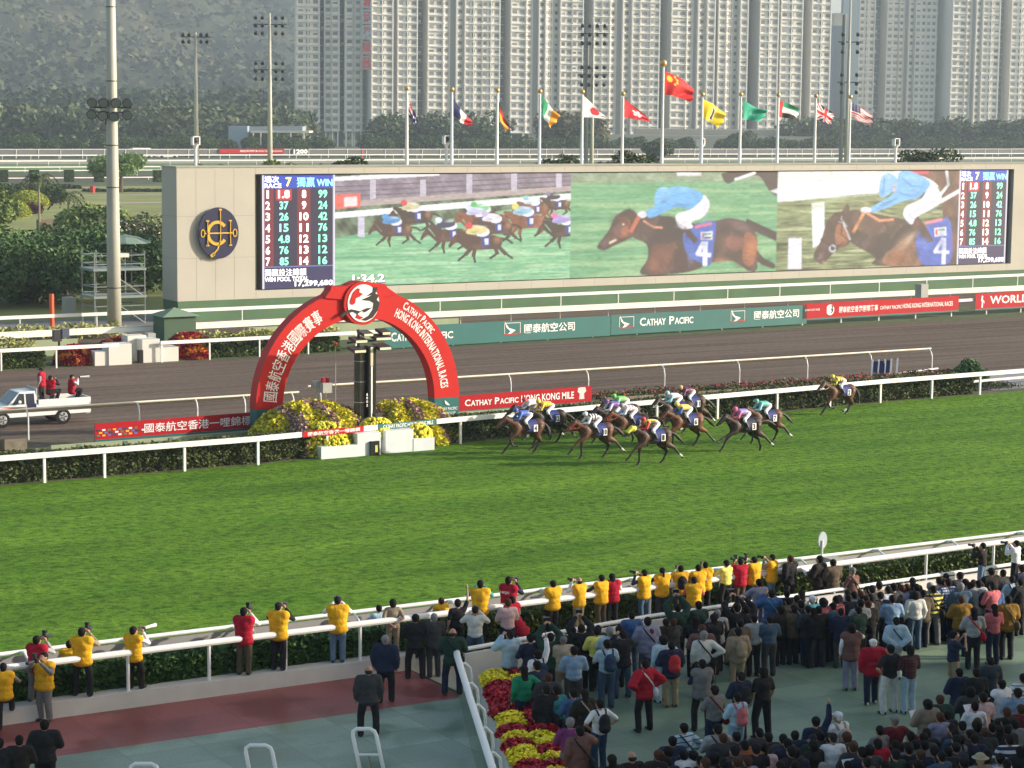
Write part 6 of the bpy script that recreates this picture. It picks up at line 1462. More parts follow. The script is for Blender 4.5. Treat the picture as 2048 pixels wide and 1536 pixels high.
tower('tower_block', [(1515, 1552, 'F', 3), (1552, 1558, 'P', 0), (1558, 1602, 'F', 3), (1602, 1622, 'R', 0), (1622, 1661, 'F', 3)], 'tower block behind the flag with green, white and black bands', seed=7, turn=16)
slab('plain_tower', 1687, 1714, -80, 270, 1100, 20, mat('plain_blue', (.36, .40, .44), .8), 'plain blue grey tower seen in the gap left of the tall mast')
slab('plain_tower', 1660, 1688, 52, 270, 1080, 20, mat('plain_blue', (.36, .40, .44), .8), 'lower plain grey tower in the gap, sky above it')
slab('roof_block', 1668, 1686, 26, 52, 1086, 12, mat('block_sun', (.75, .66, .50), .8), 'small sunlit cream block on top of the lower grey tower', 'roof block')
FH2 = 2.80
tower('tower_block', [(1713, 1744, 'F', 3), (1744, 1770, 'R', 0), (1770, 1794, 'F', 2), (1794, 1808, 'L', 1), (1808, 1815, 'P', 0), (1815, 1829, 'L', 1), (1829, 1872, 'F', 4), (1872, 1898, 'R', 0)], 'hazy tower block right of the striped flag', D=1040, seed=9, floors=26, fh=3.08, turn=12)
tower('tower_block', [(1898, 1926, 'F', 2), (1926, 1940, 'L', 1), (1940, 1947, 'P', 0), (1947, 1961, 'L', 1), (1961, 1996, 'F', 3), (1996, 2021, 'R', 0), (2021, 2060, 'F', 3)], 'hazy tower block at the right edge of the picture', D=1040, seed=10, floors=26, fh=3.08, turn=12)
# vertical sign between the first two blocks
sg = empty('vertical_sign', atD(723, 262, TD-7)); sg.rotation_euler = (0, 0, -YAW); base = sg.location.z
for i, (ch_, v0, v1) in enumerate((('碧', -19, 18), ('濤', 20, 49), ('花', 51, 80), ('園', 83, 110), ('呂', 112, 140))):
    z1, z0_ = atD(723, v0, TD-7).z-base, atD(723, v1, TD-7).z-base
    pb = MB().box(.0, 3.8, -.1, 0, z0_+.1, z1-.1).build('sign_panel', mat('sign_blue', (.36, .50, .56), .6) if i < 3 else mat('sign_grey', (.42, .36, .38), .6), sg)
    lettering('lettering', [(ch_, .45, 3.35, z0_+.5, z1-.5, .05)], mat('sign_red', (.62, .05, .05), .5), pb, -.14)
tag(sg, 'tall vertical sign of red Chinese characters between the two left tower blocks', 'sign')
# stand on the near side (casts the evening shade over the left of the terrace)
gs = empty('grandstand', (64, 10, 0)); 
for i in range(8): MB().box(-34, 24, 6-i*3.2, 9.2-i*3.2, 0, 1.2+i*1.6).build('step_tier', m_conc, gs)
MB().box(-34, 24, -24, 10.5, 19, 20).build('roof', m_conc, gs)
for x in (-33, -13, 5, 23): MB().box(x-.4, x+.4, -22, 8, 0, 19).build('frame', m_conc, gs)
tag(gs, 'concrete grandstand block outside the picture on the right', 'grandstand')
# ================================================================== PEOPLE
V3 = Vector
def arms(pose):
    """elbow, wrist for right (+x) and left; person faces +y"""
    A = {'S': ((.25, -.03, 1.14), (.24, .06, .90)), 'C': ((.30, .17, 1.27), (.08, .24, 1.53)), 'H': ((.27, .12, 1.62), (.09, .2, 1.86)),
         'R': ((.30, .05, 1.66), (.32, .12, 1.94)), 'K': ((.43, -.08, 1.19), (.20, .03, 1.02)), 'B': ((.29, -.12, 1.16), (.05, -.19, .96)),
         'F': ((.27, .06, 1.15), (.06, .27, 1.17)), 'A': ((.33, .18, 1.20), (.36, .44, 1.12)), 'E': ((.33, .14, 1.33), (.13, .10, 1.50))}
    r = {'S': ('S', 'S'), 'C': ('C', 'C'), 'H': ('H', 'H'), 'R': ('R', 'S'), 'Q': ('S', 'R'), 'K': ('K', 'K'), 'J': ('K', 'S'), 'B': ('B', 'B'), 'F': ('F', 'F'), 'A': ('A', 'A'), 'E': ('E', 'S'), 'G': ('C', 'A')}[pose]
    e1, w1 = A[r[0]]; e2, w2 = A[r[1]]
    return (V3(e1), V3(w1)), (V3((-e2[0], e2[1], e2[2])), V3((-w2[0], w2[1], w2[2])))
def skel(pose, legs):
    (eR, wR), (eL, wL) = arms(pose)
    s = 1.0 if legs != 'w' else 1.5
    k = dict(eR=eR, wR=wR, eL=eL, wL=wL, sR=V3((.185, 0, 1.40)), sL=V3((-.185, 0, 1.40)), hR=V3((.095, 0, .92)), hL=V3((-.095, 0, .92)),
             kR=V3((.105*s, .03, .50)), kL=V3((-.105*s, .03, .50)), aR=V3((.11*s, -.02, .09)), aL=V3((-.11*s, -.02, .09)))
    if legs == 's': k['kR'] = V3((.11, .14, .52)); k['aR'] = V3((.12, .12, .09))
    k['lean'] = 0; k['drop'] = 0
    if legs == 'q':   # seated or squatting
        k['drop'] = .47
        for n_ in ('eR', 'wR', 'eL', 'wL', 'sR', 'sL', 'hR', 'hL'): k[n_] = k[n_]-V3((0, 0, .47))
        for n_, s_ in (('R', 1), ('L', -1)): k['k'+n_] = V3((.16*s_, .36, .50)); k['a'+n_] = V3((.14*s_, .22, .09))
    if legs == 'b':   # bending forward
        for n_ in ('eR', 'wR', 'eL', 'wL', 'sR', 'sL'):
            p = k[n_]-V3((0, 0, .92)); a = R_(-52); k[n_] = V3((p.x, p.y*math.cos(a)-p.z*math.sin(a), p.y*math.sin(a)+p.z*math.cos(a)+.92))
        k['lean'] = 52
    if legs == 'u':   # one foot up on the kerb
        k['kR'] = V3((.16, .40, .78)); k['aR'] = V3((.17, .42, .45))
    return k
def rotl(p, k):
    p = V3(p)-V3((0, 0, k['drop']))
    if not k['lean']: return p
    q = p-V3((0, 0, .92)); a = R_(-k['lean']); return V3((q.x, q.y*math.cos(a)-q.z*math.sin(a), q.y*math.sin(a)+q.z*math.cos(a)+.92))
def body_mesh(pose, legs):
    k = skel(pose, legs); P_ = []
    hd = rotl((0, .015, 1.60), k)
    P_ += [('e', hd, (.078, .095, .112)), ('e', hd+V3((0, .055, -.05)), (.055, .045, .055)), ('c', hd+V3((0, .10, .0)), hd+V3((0, .113, -.03)), .012, .018),
           ('e', hd+V3((.082, 0, -.01)), (.014, .022, .032)), ('e', hd+V3((-.082, 0, -.01)), (.014, .022, .032)),
           ('c', rotl((0, -.005, 1.38), k), rotl((0, .0, 1.52), k), .058, .052)]
    P_ += [('e', rotl((0, 0, 1.28), k), (.165, .10, .17)), ('e', rotl((0, 0, 1.08), k), (.135, .095, .16)), ('e', V3((0, 0, .95-k['drop'])), (.155, .105, .12))]
    for s in 'RL':
        sg = 1 if s == 'R' else -1
        P_ += [('c', k['s'+s], k['e'+s], .050, .040), ('c', k['e'+s], k['w'+s], .038, .026)]
        d = (k['w'+s]-k['e'+s]).normalized(); w = k['w'+s]
        P_ += [('e', w+d*.06, (.034, .034, .045))]
        o = d.orthogonal().normalized(); o2 = d.cross(o)
        for j in range(4): P_.append(('c', w+d*.08+o*(.024-.016*j), w+d*(.155-.012*abs(j-1.3))+o*(.026-.017*j)+o2*.012, .0115, .0095))
        P_.append(('c', w+d*.03+o*.03, w+d*.09+o*.062, .012, .010))
        P_ += [('c', k['h'+s], k['k'+s], .078, .055), ('c', k['k'+s], k['a'+s], .052, .036), ('c', k['a'+s]+V3((0, -.02, -.03)), k['a'+s]+V3((0, .14, -.055)), .036, .03)]
    return solid('person', P_, .021, 3)
def torso_prims(k, g=0.0, long=0.0):
    P_ = [('e', rotl((0, 0, 1.27), k), (.185+g, .118+g, .19+g)), ('c', k['sR']+V3((-.03, 0, 0)), k['sL']+V3((.03, 0, 0)), .068+g, .068+g), ('e', rotl((0, 0, 1.08), k), (.165+g, .118+g, .19)), ('e', rotl((0, 0, .96), k) if not long else V3((0, 0, .95-k['drop'])), (.172+g, .125+g, .11))]
    if long: P_.append(('e', V3((0, 0, .86-k['drop'])), (.185+g, .13+g, .13)))
    return P_
def top_mesh(pose, legs, kind):
    k = skel(pose, legs); g = {'J': .038, 'V': .056, 'D': .045, 'L': .018, 'T': .018}[kind]
    P_ = torso_prims(k, g, 1 if kind in 'JDV' else 0)
    if kind != 'V':
        for s in 'RL':
            if kind == 'T': m = k['s'+s].lerp(k['e'+s], .8); P_.append(('c', k['s'+s], m, .068, .062))
            else: P_ += [('c', k['s'+s], k['e'+s], .066+g, .054+g), ('c', k['e'+s], k['e'+s].lerp(k['w'+s], .93), .052+g, .040+g*.7)]
    if kind == 'J': P_.append(('c', rotl((-.04, -.01, 1.44), k), rotl((.04, -.01, 1.44), k), .062, .062))
    if kind == 'D': P_.append(('e', rotl((0, -.07, 1.44), k), (.10, .06, .06)))   # hood lying on the back
    return solid({'V': 'vest', 'J': 'jacket', 'D': 'hooded_jacket', 'L': 'shirt', 'T': 't_shirt'}[kind], P_, .026, 3)
def sleeves_mesh(pose, legs):
    k = skel(pose, legs); P_ = [('c', k['sR'], k['sL'], .06, .06)]
    for s in 'RL': P_ += [('c', k['s'+s], k['e'+s], .066, .058), ('c', k['e'+s], k['e'+s].lerp(k['w'+s], .9), .054, .042)]
    return solid('shirt_sleeves', P_, .026, 3)
def legs_mesh(pose, legs, kind):
    k = skel(pose, legs); P_ = [('e', V3((0, 0, .93-k['drop'])), (.165, .12, .10))]
    for s in 'RL':
        if kind == 'short': P_ += [('c', k['h'+s], k['k'+s]+V3((0, 0, .03)), .098, .085)]
        else: P_ += [('c', k['h'+s], k['k'+s], .106, .083), ('c', k['k'+s], k['a'+s]+V3((0, 0, -.03)), .082, .072)]
    return solid('trousers' if kind != 'short' else 'shorts', P_, .026, 3)
def shoes_mesh(pose, legs):
    k = skel(pose, legs); mb = MB()
    for s in 'RL':
        a = k['a'+s]; mb.ball(a+V3((0, .05, -.055)), (.046, .135, .036), 10, 6); mb.ball(a+V3((0, -.02, -.03)), (.04, .06, .05), 8, 5)
    return mb.mesh('shoes', True)
def hair_mesh(pose, legs, kind):
    k = skel(pose, legs); hd = rotl((0, .015, 1.60), k)
    if kind in 'scg': P_ = [('e', hd+V3((0, -.022, .028)), (.092, .098, .104)), ('e', hd+V3((0, -.045, -.03)), (.078, .062, .075))]
    elif kind == 'l': P_ = [('e', hd+V3((0, -.022, .028)), (.096, .100, .104)), ('e', hd+V3((0, -.06, -.08)), (.09, .055, .12)), ('e', hd+V3((0, -.085, -.20)), (.085, .045, .11))]
    elif kind == 'p': P_ = [('e', hd+V3((0, -.022, .028)), (.092, .098, .102)), ('c', hd+V3((0, -.11, .0)), hd+V3((0, -.135, -.24)), .038, .022)]
    elif kind == 'f': P_ = [('e', hd+V3((0, -.025, .025)), (.105, .112, .112)), ('e', hd+V3((0, -.05, -.05)), (.098, .075, .09))]
    elif kind == 'k': P_ = [('e', hd+V3((0, -.01, .045)), (.090, .105, .080)), ('e', hd+V3((0, .12, .035)), (.06, .065, .014)), ('e', hd+V3((0, -.05, -.02)), (.074, .052, .06))]
    elif kind == 'b': P_ = [('e', hd+V3((0, -.045, -.035)), (.088, .07, .062))]
    elif kind == 'h': P_ = [('e', hd+V3((0, 0, .06)), (.1, .115, .08)), ('e', hd+V3((0, 0, .03)), (.17, .185, .018))]
    return solid({'k': 'cap', 'h': 'sun_hat'}.get(kind, 'hair'), P_, .019, 2)
_pm = {}
def cached(fn, *a):
    k = (fn.__name__,)+a
    if k not in _pm: _pm[k] = fn(*a)
    return _pm[k]
CC = dict(K=(.018, .018, .021), N=(.018, .024, .055), G=(.17, .17, .17), g=(.33, .34, .35), d=(.045, .046, .05), W=(.72, .72, .74), Y=(.70, .37, .014), y=(.80, .72, .16), R=(.38, .009, .028), r=(.45, .03, .035), B=(.05, .11, .26), b=(.22, .33, .47), c=(.36, .50, .60), C=(.04, .28, .36),
          E=(.40, .33, .24), e=(.28, .22, .16), M=(.14, .012, .02), m=(.16, .08, .07), P=(.50, .13, .15), p=(.60, .40, .40), V=(.20, .04, .16), v=(.24, .24, .34), O=(.32, .10, .03), o=(.24, .13, .02), F=(.012, .22, .12), f=(.02, .05, .035), D=(.025, .05, .10), j=(.055, .095, .15), J=(.13, .20, .28), k=(.30, .24, .15), T=(.48, .42, .34), w=(.60, .60, .56), L=(.45, .47, .55), Z=(.10, .075, .05), n=(.022, .018, .016), t=(.03, .2, .22))
def cloth(code):
    if len(code) == 1:
        return mat('cloth_'+code, CC[code], .85, var=.16, scale=7, spec=.2, bump=.7, bscale=9)
    nm = 'cloth_'+code
    if nm in MATS: return MATS[nm]
    m = bpy.data.materials.new(nm); m.use_nodes = True; n = m.node_tree.nodes; l = m.node_tree.links; p = n['Principled BSDF']; p.inputs['Roughness'].default_value = .85
    tc = n.new('ShaderNodeTexCoord'); sp = n.new('ShaderNodeSeparateXYZ'); l.new(tc.outputs['Object'], sp.inputs[0])
    a, b, kind = CC[code[0]], CC[code[1]], code[2]
    def wave(sock, fr, thr):
        q = n.new('ShaderNodeMath'); q.operation = 'MULTIPLY'; q.inputs[1].default_value = fr; l.new(sock, q.inputs[0])
        q2 = n.new('ShaderNodeMath'); q2.operation = 'FRACT'; l.new(q.outputs[0], q2.inputs[0])
        q3 = n.new('ShaderNodeMath'); q3.operation = 'GREATER_THAN'; q3.inputs[1].default_value = thr; l.new(q2.outputs[0], q3.inputs[0]); return q3.outputs[0]
    if kind == 's': f = wave(sp.outputs[2], 7.5, .5)
    elif kind == 't': f = wave(sp.outputs[2], 9, .82)
    else:
        w1, w2 = wave(sp.outputs[2], 13, .62), wave(sp.outputs[0], 13, .62); mm = n.new('ShaderNodeMath'); mm.operation = 'MAXIMUM'; l.new(w1, mm.inputs[0]); l.new(w2, mm.inputs[1]); f = mm.outputs[0]
    mx = n.new('ShaderNodeMix'); mx.data_type = 'RGBA'; mx.inputs['A'].default_value = (*a, 1); mx.inputs['B'].default_value = (*b, 1); l.new(f, mx.inputs['Factor']); l.new(mx.outputs['Result'], p.inputs['Base Color'])
    MATS[nm] = m; return m
m_skin = mat('skin', (.42, .24, .16), .6, var=.08, scale=6)
HAIR = {'s': (.012, .010, .010), 'l': (.014, .011, .010), 'p': (.012, .010, .010), 'f': (.012, .010, .010), 'g': (.22, .22, .22), 'b': (.03, .025, .022), 'c': (.07, .03, .018), 'k': (.02, .02, .022), 'h': (.34, .30, .20)}
m_shoe = mat('shoe_black', (.015, .014, .014), .5)
people = []
def person(u, v, spec, label, z0=0.0, h=1.70, yaw=None, group=None, pos=None, cat='person'):
    """spec: pose legs hair top bottom extras - e.g. 'C n s VYg K' = vest yellow over grey shirt, black trousers"""
    t = spec.split(); pose, legs, hair, top, bot = t[:5]; ex = t[5:]
    sc = h/1.72*0.985
    p = pos if pos is not None else at(u, v, z0+h)
    sc *= 1.02; rz = R_(yaw if yaw is not None else random.Random(int(u*7+v)).uniform(-26, 8))
    wd = random.Random(int(u+v*3)).uniform(1.05, 1.18)
    o = link('person', cached(body_mesh, pose, legs), m_skin)
    o.location = (p.x, p.y, z0); o.rotation_euler = (0, 0, rz); o.scale = (sc*wd, sc*wd, sc)
    kind = top[0]; code = top[1] if kind == 'V' else top[1:]
    link({'V': 'vest', 'J': 'jacket', 'D': 'hooded_jacket', 'L': 'shirt', 'T': 't_shirt'}[kind], cached(top_mesh, pose, legs, kind), cloth(code), o)
    if kind == 'V': link('shirt_sleeves', cached(sleeves_mesh, pose, legs), cloth(top[2]), o)
    if bot[0] == 'x': link('shorts', cached(legs_mesh, pose, legs, 'short'), cloth(bot[1]), o)
    else: link('trousers', cached(legs_mesh, pose, legs, 'long'), cloth(bot[0]), o)
    link('shoes', cached(shoes_mesh, pose, legs), m_shoe if len(bot) < 2 or bot[0] == 'x' else cloth('W'), o)
    hk = hair[0]; hm = mat('hair_'+hk, HAIR[hk], .8, spec=.15) if len(hair) < 2 else cloth(hair[1])
    link({'k': 'cap', 'h': 'sun_hat'}.get(hk, 'hair'), cached(hair_mesh, pose, legs, hk), hm, o)
    tag(o, label, cat, group)
    M_ = Matrix.Translation(o.location) @ Matrix.Rotation(rz, 4, 'Z') @ Matrix.Diagonal((sc*wd, sc*wd, sc, 1))
    k = skel(pose, legs)
    who = label.split(',')[0]
    def short(): 
        w = label.split(); w = w[:8]
        while w[-1].strip(',') in ('a', 'the', 'and', 'with', 'of', 'in', 'by', 'to', 'over', 'both', 'at', 'from', 'on', 'just', 'one', 'its', 'half', 'behind', 'left', 'right', 'below', 'beside', 'between'): w.pop()
        return ' '.join(w).strip(',')
    for e in ex:
        c = e[1:] or 'K'
        if e[0] == '#':     # backpack
            bm_ = cached(backpack_mesh,); q = link('backpack', bm_, cloth(c)); q.matrix_world = M_
            tag(q, CN.get(c, 'dark')+' backpack on the back of '+short(), 'backpack')
            link('strap', cached(strap_mesh,), cloth(c), q)
        elif e[0] == '/':
            q = link('shoulder_bag', cached(bag_mesh,), cloth(c)); q.matrix_world = M_; link('strap', cached(bagstrap_mesh,), cloth(c), q)
            tag(q, CN.get(c, 'dark')+' shoulder bag of '+short(), 'bag')
        elif e[0] in '!%&':   # camera: ! plain, % with flash, & long pale lens
            w = k['wR'].lerp(k['wL'], .5)+V3((0, .06, .06)); fd = V3((0, 1, 0))
            if pose == 'H': w += V3((0, 0, .08))
            mb = MB(); mb.box(w.x-.075, w.x+.075, w.y-.03, w.y+.04, w.z-.05, w.z+.05)
            q = link('camera', mb.mesh('camera'), m_black); q.matrix_world = M_
            mb = MB(); L = .42 if e[0] == '&' else .14 if e[0] == '!' else .24
            mb.tube([w+V3((0, .04, 0)), w+V3((0, .04+L*.5, 0)), w+V3((0, .04+L, 0))], [.035, .04, .055 if e[0] == '&' else .045], 12); link('lens', mb.mesh('lens', False), cloth('W') if e[0] == '&' else m_dark, q)
            if e[0] == '%': mb = MB(); mb.box(w.x-.03, w.x+.03, w.y-.03, w.y+.03, w.z+.05, w.z+.12); mb.box(w.x-.04, w.x+.04, w.y-.02, w.y+.07, w.z+.12, w.z+.19); link('flash', mb.mesh('flash'), m_black, q)
            tag(q, {'!': 'small camera held up by ', '%': 'black camera with a flash held by ', '&': 'camera with a long white lens held by '}[e[0]]+short(), 'camera')
        elif e[0] == '=':     # papers
            w = k['wR'].lerp(k['wL'], .5)+V3((0, .12, .03)); mb = MB(); mb.hexa([w+V3(a) for a in ((-.13, -.06, -.1), (.13, -.06, -.1), (.13, -.055, -.1), (-.13, -.055, -.1), (-.13, .08, .12), (.13, .08, .12), (.13, .085, .12), (-.13, .085, .12))])
            q = link('newspaper', mb.mesh('newspaper'), cloth('W')); q.matrix_world = M_; tag(q, 'white paper held by '+short(), 'paper')
    people.append(o); return o
CN = dict(K='black', N='navy', R='red', r='red', B='blue', P='pink', k='khaki', g='grey', G='grey', W='white', E='beige', D='dark blue', M='dark red', C='blue')
def backpack_mesh():
    return solid('backpack', [('e', V3((0, -.20, 1.22)), (.145, .10, .20)), ('e', V3((0, -.21, 1.08)), (.15, .11, .13)), ('e', V3((0, -.29, 1.08)), (.10, .06, .09))], .025, 3)
def strap_mesh():
    mb = MB()
    for s in (-1, 1): mb.tube([(s*.09, -.12, 1.36), (s*.115, -.06, 1.475), (s*.12, .06, 1.46), (s*.12, .135, 1.3), (s*.13, .10, 1.12)], .02, 6)
    return mb.mesh('strap', True)
def bag_mesh(): return solid('shoulder_bag', [('e', V3((.21, -.10, .92)), (.07, .13, .13))], .02, 2)
def bagstrap_mesh():
    mb = MB(); mb.tube([(.20, -.12, .98), (.10, -.155, 1.15), (-.06, -.145, 1.35), (-.13, -.06, 1.475), (-.12, .06, 1.46), (0, .15, 1.25), (.17, .10, 1.0)], .018, 6); return mb.mesh('strap', True)

def A3(x, y): return (x/3.938, 1160+y/3.938)
def A4(x, y): return (440+x/3.938, 1160+y/3.938)
def A5(x, y): return (880+x/3.783, 1130+y/3.783)
def A6(x, y): return (1240+x/3.369, 1080+y/3.369)
def A7(x, y): return (1628+x/3.369, 1080+y/3.369)
PH = 'photographers and officials along the white rail'
K1z = .40
def ppl(A, x, y, spec, lab, **kw):
    u, v = A(x, y); 
    if kw.pop('fixy', None) is not None: pass
    return person(u, v, spec, lab, **kw)
def onrail(A, x, y, spec, lab, h=1.68, Y=50.86, z0=.40, **kw):
    """stand at depth Y, keeping the head where it is seen"""
    u, v = A(x, y); p = atY(u, v, Y); hh = min(1.85, max(1.5, p.z-z0))
    return person(u, v, spec, lab, z0=z0, h=hh, pos=V3((p.x, Y, z0)), **kw)
# --- left, on the kerb wall
onrail(A3, 290, 440, 'C w s VRg G %', 'person in a red vest and grey shirt photographing, second from left on kerb', yaw=-50)
ppl(A3, 345, 572, 'C n s VYG G %', 'person in a yellow vest facing left with a camera on the red strip', yaw=125, h=1.68)
ppl(A3, 25, 655, 'A u s VYG K', 'person in a yellow vest at the left edge, one foot on the kerb', yaw=-20, h=1.62)
onrail(A3, 645, 378, 'C w s VYe K %', 'person in a yellow vest with khaki sleeves photographing from the kerb', yaw=-40)
onrail(A3, 545, 545, 'F n s VYg K', 'person in a yellow vest half hidden beyond the hedge at the left', Y=52.1, z0=.0, h=1.6)
onrail(A3, 1050, 368, 'C s s VYW n &', 'person in a yellow vest and white shirt aiming a long white lens', yaw=-62)
onrail(A3, 1920, 218, 'C n s VRW Z %', 'person in a red vest with white sleeves photographing from the kerb', yaw=-42)
onrail(A4, 460, 178, 'C n k VYK K !', 'person in a yellow vest with black sleeves and cap on the kerb', yaw=-45)
onrail(A4, 928, 132, 'C n k VYW J !', 'person in a yellow vest and blue jeans standing on the kerb', yaw=-25)
# left strip, behind rail
onrail(A4, 1252, 246, 'F n s Lc K', 'person in a pale shirt beyond the rail beside the beige uniform', Y=52.0, z0=0.0)
onrail(A4, 1362, 166, 'B n f Te e', 'person in a beige uniform, hands behind the back, at the rail', yaw=-20)
onrail(A4, 1742, 166, 'F n c VYG K', 'person in a yellow vest beyond the rail behind the dark suits', Y=52.0, z0=0.0)
ppl(A4, 1540, 270, 'F w s JK K', 'person in a black suit by the rail, left of the grey haired one', yaw=-25)
ppl(A4, 1686, 264, 'F n g Jd d', 'grey haired person in a dark grey suit by the rail', yaw=-10)
ppl(A4, 1302, 436, 'S s g JN K', 'white haired person in a navy suit standing on the red strip', yaw=-40, h=1.72)
ppl(A4, 1170, 674, 'S w b Jd K', 'balding person in a charcoal suit standing alone on the green court', yaw=-20, h=1.70)
ppl(A4, 1832, 382, 'F w b Jf N /K', 'balding person in a dark green jacket by the end of the railing', yaw=-30)
onrail(A4, 1872, 152, 'R n s TK K', 'person in a black t-shirt with one arm raised at the rail', Y=50.2, z0=0.2)
ppl(A4, 2010, 208, 'C w k Lw j !', 'person in a cream shirt and jeans photographing by the railing corner', yaw=-30, z0=.15)
ppl(A3, 350, 1102, 'F n s JK K', 'person in a black suit, tallest of three dark backs lower left', yaw=-20, h=1.75)
ppl(A3, 152, 1226, 'F n s Jn K', 'person in a dark coat, middle of three dark backs lower left', yaw=-20, h=1.68)
ppl(A3, -4, 1250, 'F n s JK K', 'person in a black coat cut by the lower left corner', yaw=-20, h=1.65)
# --- middle, walkway
onrail(A5, 305, 116, 'C n s VYC K', 'person in a yellow vest with a teal sleeve at the rail', yaw=-30)
onrail(A5, 520, 88, 'C n s VRN K !', 'person in a bright red vest shouldering a big video camera', yaw=-60, h=1.8)
o = people[-1]
lt = MB(); V_, F_, a_ = letters('HKJC', .03)
lt.add([(-.13+.26*p[0], -.190, 1.27+.08*p[1]) for p in V_], F_); q = lt.build('back_lettering', m_txt, o)
ppl(A5, 515, 256, 'F n c Lp N', 'person with reddish hair and pale pink shirt at the barrier corner', yaw=-10, z0=.1)
onrail(A5, 546, 236, 'F n s VRg K', 'person in a red vest close behind the pale pink shirt', Y=50.45, z0=0.1)
ppl(A5, 628, 296, 'A b s VRk k', 'person in a red vest bending over, beige trousers towards us', yaw=20, h=1.55)
onrail(A5, 855, 154, 'A n s VYT K', 'person in a yellow vest, beige shirt tails showing, arms on the rail', yaw=0)
onrail(A5, 1055, 120, 'C n b VYW k !', 'balding person in a yellow vest and khaki trousers wearing headphones', yaw=10)
onrail(A5, 1222, 94, 'A n s VYd Z', 'person in a yellow vest next to the long haired red vest', yaw=10)
onrail(A5, 1302, 100, 'F n l VRW K', 'long haired person in a red vest and black skirt', yaw=-15)
onrail(A5, 1545, 90, 'C n s VYd j !', 'person in a yellow vest and jeans, camera at the left eye', yaw=20)
onrail(A6, 285, 206, 'A n p VYK d', 'person in a yellow vest with tied hair leaning on the rail', yaw=-10)
onrail(A6, 410, 187, 'C n s VYT d #K !', 'person in a yellow vest carrying a black backpack', yaw=-20)
onrail(A6, 500, 250, 'F n s VYP k', 'short person in a yellow vest right of the black backpack', Y=50.3, z0=.15)
onrail(A6, 527, 209, 'F n s VYk K', 'person in a yellow vest standing behind the short one', Y=50.7)
onrail(A6, 576, 181, 'C n s VYE K !', 'person in a long yellow vest with camera, third in the yellow huddle', Y=50.95, yaw=-20)
onrail(A6, 716, 154, 'A w s Ty K', 'person in a pale yellow polo shirt leaning on the rail', yaw=8)
onrail(A6, 812, 139, 'C n s VRr Z %', 'person in a red vest with white badge and camera between yellow vests', yaw=-8)
onrail(A6, 905, 121, 'C n s VYK d %', 'person in a yellow vest with flash camera right of the red vest', yaw=10)
onrail(A6, 1027, 97, 'C n s VYe J !', 'person in a yellow vest and light jeans, rightmost of the yellow vests', yaw=30)
onrail(A6, 1150, 105, 'E n c JK K', 'brown haired person in a black suit with hands to the face', yaw=10, Y=50.6, z0=.3)
onrail(A7, 40, 106, 'F n s Jn K =', 'person in a black suit reading papers beside the yellow rail joint', Y=50.3, z0=.1, yaw=20)
onrail(A7, 130, 131, 'F n s JZ K', 'person in a brown black suit right of the suit with papers', Y=50.1, z0=.1, yaw=0)
ppl(A7, 262, 186, 'F n kG Tm k /Z', 'person in a grey flat cap and beige shirt on the walkway', yaw=10)
onrail(A7, 1137, 84, 'C n s Ln J !', 'person in a dark brown shirt photographing above the crowd at right', Y=48.7, z0=.55, yaw=25)
onrail(A7, 1360, 122, 'C n s LW K !', 'person in a white shirt photographing above the crowd near the right edge', Y=48.9, z0=.45, yaw=25)

